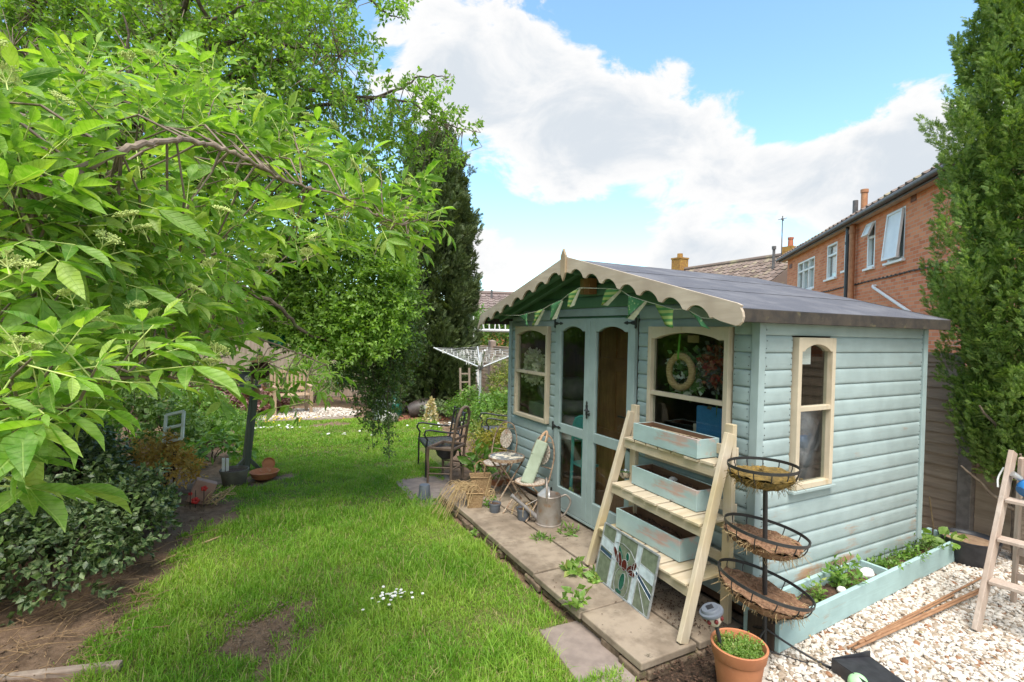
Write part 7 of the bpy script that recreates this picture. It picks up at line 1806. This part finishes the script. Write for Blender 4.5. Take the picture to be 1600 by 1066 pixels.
PEN = [((810.6,493),(824.5,490),(825,509),M_pd,0),((834,488),(849,483),(833.5,509),M_ps,1),((859,477),(877.6,469),(862,500),M_pd,1),((888,460),(905,450),(889.5,480.5),M_ps,1),((948,451),(969,452.5),(941,477),M_ps,1),((983,462.5),(1008,470.5),(980,497.5),M_pd,1),((1023.5,475),(1053,483.5),(1040,508.5),M_ps,2),((1072,482.5),(1096,497),(1097,508.5),M_pd,2)]
ends = []
for i, (a, b, c_, m_, fold) in enumerate(PEN):
    xx = -.31-.01*(i % 2); a, b, c_ = (at_x(*p, xx)-bo_ for p in (a, b, c_)); ends += [a, b]; mb = MB(); n = 6
    for k in range(n+1):
        q = k/n; l_ = a.lerp(c_, q); r__ = b.lerp(c_, q) if fold != 2 else b.lerp(c_+(b-a)*.42, q); l2 = l_ if fold != 2 else a.lerp(c_-(b-a)*.15, q)
        for j in range(5): p = l2.lerp(r__, j/4); p.x += .018*math.sin(j*1.1+q*2+i)*(q+.2); mb.v.append(tuple(p))
    for k in range(n):
        for j in range(4): z = k*5+j; mb.f.append((z, z+1, z+6, z+5)); mb.mi.append(0)
    o = mb.build('pennant', m_, bt, smooth=True); s = o.modifiers.new('cloth', 'SOLIDIFY'); s.thickness = .0015
    if fold == 1: mb = MB(); d_ = (b-a); mb.add([b, c_+d_*.02, c_+d_*.30+Vector((.02,0,0)), b+Vector((.015,-.004,-.01))], [(0,1,2,3)]); o2 = mb.build('pennant_fold', M_pc, o); s = o2.modifiers.new('cloth', 'SOLIDIFY'); s.thickness = .0015
mb = MB(); mb.tube([at_x(770, 492, -.3)-bo_]+ends+[at_x(1118, 498, -.3)-bo_], .003, 5); mb.build('tape', M_pc, bt)
# edge of the ivy-free hose etc. on the lawn --------------------------------------------------
# ================================================================== LEFT BORDER AND FAR END
bpst = G(383, 736, 0); dpo = float((np.array(bpst)-CAM)@fw); topp = D(398, 606, dpo)
M_grpost = wood('grey_green_post', (.15,.155,.13), (.08,.085,.07), 'z', .8, 6, .4, c3=(.10,.12,.08))
t = thing('wooden_post', 'leaning grey-green square post with splayed feet at the lawn edge', 'post', bpst); v_ = topp-bpst
mb = MB(); mb.bar(Vector((0,0,-.03)), v_, .085, .085, upv=(.5,-1,0)); mb.build('shaft', M_grpost, t, bevel=.006)
for dx_, dy_ in ((-.18,-.08),(.2,.02)): mb = MB(); mb.bar(v_*.17, Vector((dx_, dy_, -.02)), .05, .05); mb.build('foot', M_grpost, t, bevel=.004)
mb = MB(); mb.box(v_+Vector((-.03,0,.02)), (.22,.14,.03)); mb.build('top_plate', M_grpost, t, bevel=.003)
mb = MB(); mb.tube([v_+Vector((.02,0,.03)), v_+Vector((.05,0,.55))], .02, 8); mb.build('pole', M_grpost, t)
t = thing('terracotta_bell', 'small terracotta bell hanging on the grey-green post', 'bell', D(401, 613, dpo-.08)); mb = MB(); mb.lathe([(0,.06),(.03,.055),(.045,.02),(.05,-.05),(.045,-.05),(.035,0),(0,.03)], 16); mb.build('shell', simple('ochre_clay', (.42,.24,.08), None, 9, .7), t, smooth=True)
fr0 = D(370, 611, 7.0); t = thing('picture', 'dark picture frame with a white wheel emblem standing by the grey post', 'frame', fr0); du = Vector(rt)*(24/800*7.0); dv_ = Vector((0,0,33/800*7.0)); mb = MB()
for a, b in ((Vector(),du),(du,du+dv_),(du+dv_,dv_),(dv_,Vector())): mb.bar(a, b, .028, .022, upv=tuple(fw))
mb.build('border', M_oldwood, t); mb = MB(); c_ = (du+dv_)/2+Vector(fw)*.004; mb.bar(du*.14+dv_*.5+Vector(fw)*.004, du*.86+dv_*.5+Vector(fw)*.004, dv_.length*.8, .006, upv=tuple(fw)); mb.build('slate', M_greyp, t)
mb = MB(); cc_ = du*.68+dv_*.60-Vector(fw)*.008; mb.tube([cc_+Vector(rt)*(.030*math.cos(2*PI*i/16))+Vector(up)*(.030*math.sin(2*PI*i/16)) for i in range(16)], .006, 5, closed=True)
for i in range(3): a = i*PI/3; e = Vector(rt)*(.028*math.cos(a))+Vector(up)*(.028*math.sin(a)); mb.tube([cc_-e, cc_+e], .004, 5)
mb.build('emblem', M_white, t)
fl = D(433, 532, 5.0); m, nt = newmat('sea_green_glass'); N = NT(nt); g = N.n('ShaderNodeBsdfPrincipled'); g.inputs['Base Color'].default_value = (.03,.20,.14,1); g.inputs['Roughness'].default_value = .05; g.inputs['Transmission Weight'].default_value = .55; g.inputs['Specular IOR Level'].default_value = .7; N.out(g)
t = thing('glass_float', 'green glass globe hanging among the branches', 'glass globe', fl); mb = MB(); mb.ball((0,0,0), (.085,)*3, 24, 16); mb.build('globe', m, t, smooth=True); mb = MB(); mb.tube([(0,0,.085),(0,.01,.5)], .003, 5); mb.build('string', M_bark, t)
lt = D(406, 577, 6.9); t = thing('bird_feeder', 'round dark woven bird feeder with ochre roof hanging above the post', 'bird feeder', lt)
mb = MB(); mb.ball((0,0,0), (.125,.125,.14), 14, 10, jit=.1); mb.build('woven_ball', simple('dark_woven_twigs', (.13,.06,.045), (.04,.02,.018), 40, .9, bump=1, bdist=.02, c3=(.5,.45,.42), s3=40, t3=(.66,.7)), t); mb = MB(); mb.lathe([(.15,.10),(.09,.16),(0,.19)], 16); mb.build('roof', simple('ochre_clay_roof', (.36,.21,.06), None, 9, .7), t, smooth=True); mb = MB(); mb.tube([(0,0,.18),(0,0,.7)], .004, 5); mb.build('string', M_bark, t)
pot('grey stone-coloured pot beside the foot of the grey post', G(366, 757, 0), .17, .20, simple('grey_stoneware', (.18,.16,.13), (.12,.10,.085), 9, .8)); 
t = thing('plant_label', 'white slatted plant label standing in the grey pot', 'label', G(352, 745, .1)); mb = MB(); mb.b2((-.04,-.006,0),(-.005,.006,.24)); mb.b2((.005,-.006,.02),(.04,.006,.23)); mb.build('slat', M_white, t)
t = thing('terracotta_bowl', 'wide terracotta bowl on the grass right of the grey post', 'bowl', G(413, 748, 0)); mb = MB(); mb.lathe([(0,.01),(.10,.0),(.15,.03),(.178,.095),(.185,.10),(.175,.105),(.165,.09),(.14,.04),(0,.035)], 30); mb.build('shell', M_terracotta, t, smooth=True)
t = thing('terracotta_saucer', 'brown terracotta saucer propped up behind the terracotta bowl', 'saucer', G(420, 742, 0)+Vector((0,.14,.12))); mb = MB(); mb.lathe([(0,-.01),(.07,-.01),(.085,.015),(.08,.015),(.065,.0),(0,.0)], 24, Matrix.Rotation(R(70), 4, 'X')); mb.build('dish', M_terracotta, t, smooth=True)
# old window frame, dried shrub, red ornaments
p_ = D(272, 667, 6.1); t = thing('window_sash', 'old white two-pane window sash leaning among the shrubs', 'window frame', p_); ang = Matrix.Rotation(-YAW, 4, 'Z') @ Matrix.Rotation(R(-14), 4, 'Y') @ Matrix.Rotation(R(-25), 4, 'X'); mb = MB()
for a, b in (((-.11,-.17),(.11,-.17)),((.11,-.17),(.11,.17)),((.11,.17),(-.11,.17)),((-.11,.17),(-.11,-.17)),((-.11,0),(.11,0))): mb.bar(Vector((a[0],0,a[1])), Vector((b[0],0,b[1])), .032, .025, upv=(0,1,0), M=ang)
mb.build('frame', M_white, t, bevel=.003); mb = MB(); mb.box((0,.0,0), (.2,.003,.32), ang); mb.build('pane', M_glass, t); mb = MB(); mb.tube([(0,.05,-.17),(0,.05,-p_.z)], .015, 6); mb.build('prop_stick', M_bark, t)
sh_ = D(255, 705, 6.0); shrub('dried_shrub', 'orange-brown dried shrub under the old window sash', 'shrub', (sh_.x, sh_.y), (.30,.26), max(.5, sh_.z+.22), 260, .06, .30, leafmat('dried_leaf', (.55,.27,.04), (.75,.46,.11), .3, .7, .2, tcol=(1,.9,.6)), 400, k=7)
q = G(302, 795, 0); t = thing('red_flower_ornament', 'red metal poppy ornaments at the lawn edge', 'ornament', q); mb = MB(); M_red = simple('red_enamel', (.55,.03,.025), (.40,.02,.02), 9, .4, .5)
for (x, y, z, s) in ((.02,0,.09,.042),(.10,.05,.20,.034),(-.03,.04,.16,.022)):
    for k in range(5): a = k*1.256; mb.ball((x+math.cos(a)*s*.55, y-.01, z+math.sin(a)*s*.55), (s*.5, s*.16, s*.42), 8, 6)
    mb.build('poppy_head', M_red, t, smooth=True); mb = MB()
mb = MB()
for x in (.02,.10,-.03): mb.tube([(x,.01,0),(x,.01,.2)], .004, 5)
mb.build('stem', M_iron, t)
t = thing('clay_house', 'pinkish clay box leaning behind the red poppy ornaments', 'ornament', q+Vector((.02,.18,0))); mb = MB(); mb.box((0,0,.14), (.22,.12,.26), Matrix.Rotation(R(22), 4, 'Y')); mb.build('box', simple('pink_clay', (.40,.24,.19), None, 8, .8), t, bevel=.01)
tk = thing('cut_twigs', 'bundle of pale cut twigs lying by the red ornaments', 'twigs', q+Vector((.18,.05,.02))); mb = MB(); rr = random.Random(3)
for i in range(12): mb.tube(curve([(rr.uniform(-.1,.1), rr.uniform(-.08,.08), 0), (rr.uniform(-.05,.15), rr.uniform(-.1,.1), .08), (rr.uniform(.0,.25), rr.uniform(-.1,.15), rr.uniform(.02,.16))], 3, .01, rr), .005, 5)
mb.build('twig', M_straw, tk)['kind'] = 'stuff'
# dry stalks on the border soil, timber edging
mb = MB(); rr = random.Random(12)
for i in range(330):
    x = rr.uniform(-4.6, -3.45); y = rr.uniform(1.55, 3.4)
    if x > float(xb(y))+.1 or rr.random() > math.exp(-((y-2.0)/.55)**2)*1.0+.12: continue
    a = rr.gauss(.45, .9); L_ = rr.uniform(.06, .42); z = float(gz(np.array([x]), np.array([y]))[0])+rr.uniform(.0, .035)
    d = Vector((math.cos(a), math.sin(a), rr.uniform(-.08,.08)))*L_; mb.tube(curve([Vector((x,y,z)), Vector((x,y,z))+d*.5+Vector((0,0,rr.uniform(0,.02))), Vector((x,y,z))+d], 3, .005, rr), rr.uniform(.0014,.0032), 4, cap=False)
tag(mb.build('dry_stalks', simple('brown_stalk', (.36,.24,.13), (.20,.12,.065), 30, .85)), 'dry brown stalks and twigs strewn over the bare border soil', 'litter', kind='stuff')
Vl, Fl = stones(1500, [(-4.9,1.5),(-3.65,1.5),(-3.6,2.4),(-3.3,3.6),(-3.4,4.6),(-4.9,4.6)], .03, .003, .011, 55, .6, False); tag(npmesh('soil_crumbs', Vl, Fl, simple('border_crumb', (.19,.125,.08), (.10,.062,.04), 30, .95)), 'crumbs of earth on the border soil', 'soil', kind='stuff')
Vl, Fl = stones(900, [(-3.2,1.1),(-2.5,1.1),(-2.5,2.0),(-3.2,2.0)], -.01, .003, .011, 56, .6, False); tag(npmesh('soil_crumbs', Vl, Fl, simple('crumb', (.23,.16,.11), (.12,.08,.055), 30, .95)), 'crumbs of earth on the bare lawn patch', 'soil', kind='stuff')
Vl, Fl = stones(1500, [(-1.0,-.85),(.0,-.5),(.0,.0),(-.9,.0)], .065, .003, .012, 57, .6, False); tag(npmesh('soil_crumbs', Vl, Fl, M_pot), 'crumbs of earth and grit at the patio corner', 'soil', kind='stuff')
t = thing('timber_edging', 'low rotting timber edging at the bottom left of the lawn', 'edging', G(0, 1062, .02)); e = G(190, 1040, .02)-G(-80, 1072, .02); o_ = G(-80,1072,.02)-G(0,1062,.02); mb = MB(); mb.bar(o_, o_+e, .05, .05); mb.build('beam', M_fencez, t, bevel=.01)
mb = MB(); a = G(480, 950, .01); mb.tube([G(236, 885, .02), G(300, 855, .03), G(345, 838, .02)], .008, 6); o = mb.build('cut_cane', M_straw, None); tag(o, 'thin cut cane lying along the border edge', 'cane')
# daisies
def daisies(lab, c, rx, ry, n, s, seed):
    r = np.random.default_rng(seed); mb = MB()
    for i in range(n):
        x = c.x+r.normal(0, rx); y = c.y+r.normal(0, ry); z = r.uniform(.055, .085)
        mb.lathe([(0,.002),(s*.35,.003),(s*.4,.0),(s,.002),(s,-.001),(0,-.001)], 9, Matrix.Translation((x,y,z)) @ Matrix.Rotation(r.normal(0,.3), 4, 'X'), 0)
        mb.ball((x,y,z+.002), (s*.3,s*.3,s*.15), 6, 4, mi=1); mb.tube([(x,y,0),(x,y,z)], .0015, 3, cap=False, mi=2)
    tag(mb.build('daisies', [M_white, simple('yellow_eye', (.7,.5,.03), None, 9), M_lush]), lab, 'flowers', kind='stuff')
daisies('patch of white daisies in the near lawn', G(612, 934, .05), .085, .06, 34, .011, 1); daisies('white daisies in the far lawn left of the old chair', G(702, 664, .05), .35, .12, 40, .022, 2); daisies('white daisies in the lawn beyond the grey post', G(432, 669, .05), .35, .10, 34, .022, 3); daisies('few white daisies in the lawn beyond the hanging creeper', G(555, 678, .05), .3, .15, 12, .02, 4)
r = np.random.default_rng(77); mb = MB(); c_ = G(430, 657, .05)
for i in range(46): x = c_.x+r.normal(0,.5); y = c_.y+r.normal(0,.25); mb.ball((x,y,.08), (.02,.02,.012), 6, 4); mb.tube([(x,y,0),(x,y,.08)], .002, 3, cap=False, mi=1)
tag(mb.build('buttercups', [simple('buttercup_yellow', (.80,.58,.02), None, 9, .4), M_lush]), 'yellow flowers along the far lawn edge before the bench', 'flowers', kind='stuff')
# far end: path, bench, purple plants, pots
mb = MB(); mb.prism([(-3.4,10.0),(-1.9,9.75),(-.75,9.75),(-.5,10.3),(-.9,11.1),(-3.4,11.4)], .06, Matrix.Translation((0,0,-.035))); tag(mb.build('path', simple('pink_grit', (.52,.43,.37), (.36,.29,.25), 50, .9, bump=1, c3=(.60,.52,.46), s3=9)), kind='structure')
Vl, Fl = stones(4200, [(-3.4,10.0),(-1.9,9.8),(-.75,9.75),(-.5,10.3),(-.9,11.1),(-3.4,11.4)], .025, .012, .035, 8, .6, False); tag(npmesh('path_stones', Vl, Fl, M_stone), 'pinkish stones covering the path at the end of the lawn', 'gravel', kind='stuff')
bn = G(455, 646, .03); t = thing('garden_bench', 'pale slatted wooden bench at the far end of the lawn', 'bench', bn, R(8)); w_ = .78; M_bn = wood('pale_bench_wood', (.55,.40,.28), (.42,.29,.19), 'z')
for x in (-w_/2, w_/2):
    mb = MB(); mb.b2((x-.03,-.22,0),(x+.03,-.16,.62)); mb.build('leg', M_bn, t); mb = MB(); mb.b2((x-.03,.2,0),(x+.03,.26,.95)); mb.build('leg', M_bn, t); mb = MB(); mb.b2((x-.035,-.24,.62),(x+.035,.24,.65)); mb.build('armrest', M_bn, t)
for i in range(5): mb = MB(); mb.b2((-w_/2,-.2+.085*i,.42),(w_/2,-.135+.085*i,.445)); mb.build('seat_slat', M_bn, t)
for z in (.52,.92): mb = MB(); mb.b2((-w_/2,.2,z),(w_/2,.24,z+.07)); mb.build('back_rail', M_bn, t)
for i in range(8): x = -w_/2+.07+i*.092; mb = MB(); mb.b2((x-.02,.212,.59),(x+.02,.228,.92)); mb.build('back_slat', M_bn, t)
M_heu = leafmat('purple_leaf', (.13,.03,.06), (.32,.10,.15), .3, .5, .3, c3=(.42,.20,.24))
for i, (x, y, rx, h, lab) in enumerate(((352,646,.55,.85,'big purple-leaved shrub left of the grey post'),(385,650,.45,.55,'purple heuchera just behind the grey post'),(412,644,.40,.42,'purple heuchera between the post and the bench'))): p = G(x, y, 0); shrub('purple_plant', lab, 'plant', (p.x, p.y), (rx, rx*.7), h, 200, .10, .45, M_heu, 420+i, k=6, group='purple-leaved plants by the bench')
t = thing('planter_trough', 'long black trough at the foot of the purple plants', 'planter', G(420, 640, .0)); mb = MB(); mb.box((0,0,.08), (.55,.22,.16)); mb.build('body', M_black, t, bevel=.01)
bk = pot('grey-green plastic tub in front of the black bucket at the lawn end', G(596, 655, 0), .25, .42, simple('grey_green_plastic', (.23,.29,.25), (.18,.22,.19), 5, .5), True); bk = pot('tall dark grey bucket at the far end of the lawn', G(606, 649, 0)+Vector((.18,.45,0)), .33, .56, M_greyp)
t = thing('glass_demijohn', 'dark green glass bottle standing beside the pale stones', 'bottle', G(617, 651, 0)); mb = MB(); mb.lathe([(0,0),(.14,.0),(.16,.05),(.16,.24),(.10,.36),(.045,.42),(.04,.52),(.05,.53),(.045,.55),(0,.55)], 20); mb.build('body', m, t, smooth=True)
stone('pale round boulder in front of the green bottle', G(609, 653, .11), (.20,.15,.13), simple('pinkish_stone', (.48,.42,.37), (.34,.29,.25), 9, .85, bump=.5), 21); stone('white boulder behind the cream pot at the lawn end', G(603, 652, .2), (.14,.12,.15), M_wst, 22)
pot('small cream stone pot at the lawn end', G(601, 655, 0)+Vector((.03,-.1,0)), .12, .22, simple('cream_stone', (.55,.47,.34), (.40,.34,.24), 9, .85), False)
t = thing('fallen_barrel_pot', 'dark barrel-shaped pot lying on its side under the conifers', 'pot', G(657, 652, .0)+Vector((0,0,.21))); mb = MB(); Tm = Matrix.Rotation(R(72), 4, 'Y') @ Matrix.Rotation(R(10), 4, 'X'); mb.lathe([(0,-.28),(.15,-.28),(.19,-.18),(.215,0),(.20,.18),(.17,.27),(.19,.28),(.19,.31),(.15,.31),(.14,.2),(0,.1)], 28, Tm); mb.build('body', simple('dark_brown_glaze', (.075,.055,.05), (.045,.035,.03), 9, .5, .5), t, smooth=True)
t = pot('white cylindrical pot at the lawn edge below the perennials', G(672, 658, 0), .135, .34, simple('white_crackled_pot', (.60,.60,.54), (.42,.43,.38), 14, .7), True)
p = G(673, 658, .3); t = thing('dried_flower_spike', 'pale peach plume standing in the white cylindrical pot', 'plant', p); r = np.random.default_rng(5); n = 240; z = r.uniform(0, .42, n); a = r.uniform(0, 6.28, n); q = .13*(1-z/.46); V, F = leafarr(np.stack([q*np.cos(a), q*np.sin(a), z], -1), r.normal(size=(n,3))+np.array([0,0,1]), r.normal(size=(n,3)), np.full(n, .07), np.full(n, .025), T_MID); npmesh('plume', V, F, leafmat('peach_plume', (.60,.42,.24), (.72,.60,.40), .3, .7), t)
shrub('mulch_fern', 'yellow-green small plant beside the green bottle', 'plant', (G(633,645,0).x, G(633,645,0).y), (.22,.2), .3, 80, .06, .35, M_clim, 440, k=5)
mb = MB(); c_ = G(640, 655, 0); Vl, Fl = stones(1600, [(c_.x-.75,c_.y-.35),(c_.x+.8,c_.y-.45),(c_.x+.8,c_.y+.5),(c_.x-.7,c_.y+.4)], .0, .010, .035, 61, .5, False); tag(npmesh('bark_mulch', Vl, Fl, simple('red_bark', (.30,.13,.08), (.17,.07,.045), 20, .9)), 'reddish bark and broken tile scattered under the conifers', 'mulch', kind='stuff')
# leaning ladder trellis on the fence
p = D(722, 640, 11.5); t = thing('ladder_trellis', 'narrow wooden ladder trellis leaning on the fence beside the yew', 'trellis', (p.x, p.y, 0)); a = D(719, 575, 11.5)-Vector((p.x,p.y,0)); b = D(733, 575, 11.5)-Vector((p.x,p.y,0)); a0_ = Vector((a.x, a.y-.1, 0)); b0_ = Vector((b.x, b.y-.1, 0))
for s, e in ((a0_, a), (b0_, b)): mb = MB(); mb.bar(s, e, .04, .03, upv=(0,1,0)); mb.build('upright', M_fencez, t)
for i in range(6): q = (i+.7)/6.4; mb = MB(); mb.bar(a0_.lerp(a, q), b0_.lerp(b, q), .03, .02, upv=(0,1,0)); mb.build('rung', M_fencez, t)
# hanging leafy elder spray in front of the far lawn, thin stick by the fence
mb = MB(); mb.tube([at_x(1459, 826, 3.2), at_x(1452, 776, 3.22)], .006, 6); o = mb.build('thin_cane', M_straw, None); tag(o, 'thin cane leaning against the fence behind the summerhouse', 'cane')

# fallen leaves on the gravel and slabs
r = np.random.default_rng(91); n = 150; x = r.uniform(-.5, 3.1, n); y = r.uniform(-1.5, -.05, n); k = inpoly(x, y, vis)|((x < -.0)&(y > -.2)); x = x[k]; y = y[k]; n = len(x)
Pl = np.stack([x, y, GZ0+r.uniform(.03, .045, n)], -1); L = r.uniform(.018, .045, n)
V, F = leafarr(Pl, np.stack([r.normal(size=n), r.normal(size=n), .15*r.normal(size=n)], -1), UPV[None]+.25*r.normal(size=(n,3)), L, L*.3, T_MID)
tag(npmesh('leaf_litter', V, F, leafmat('dead_leaf', (.16,.075,.035), (.33,.17,.08), .1, .8, .2, tcol=(1,1,1))), 'scattered brown dead leaves on the gravel', 'leaf litter', kind='stuff')
r = np.random.default_rng(92); n = 260; x = r.uniform(-.93, -.05, n); y = r.uniform(.05, 3.3, n)**1.0; k = (r.uniform(size=n) < .35)|(x > -.35); x = x[k]; y = y[k]; n = len(x)
V, F = leafarr(np.stack([x, y, np.full(n, .124)], -1), np.stack([r.normal(size=n), r.normal(size=n), 0*x], -1), UPV[None]+.2*r.normal(size=(n,3)), r.uniform(.006, .022, n), r.uniform(.003, .008, n), T_MID)
Vs_, Fs_ = stones(900, [(-.5,.05),(-.03,.05),(-.03,1.15),(-.45,1.1)], .122, .002, .007, 93, .6, False)
tag(npmesh('patio_debris', *joinarr([(V, F), (Vs_, Fs_)]), M_pot), 'crumbs of spilled compost and bits of leaf on the patio slabs', 'debris', kind='stuff')
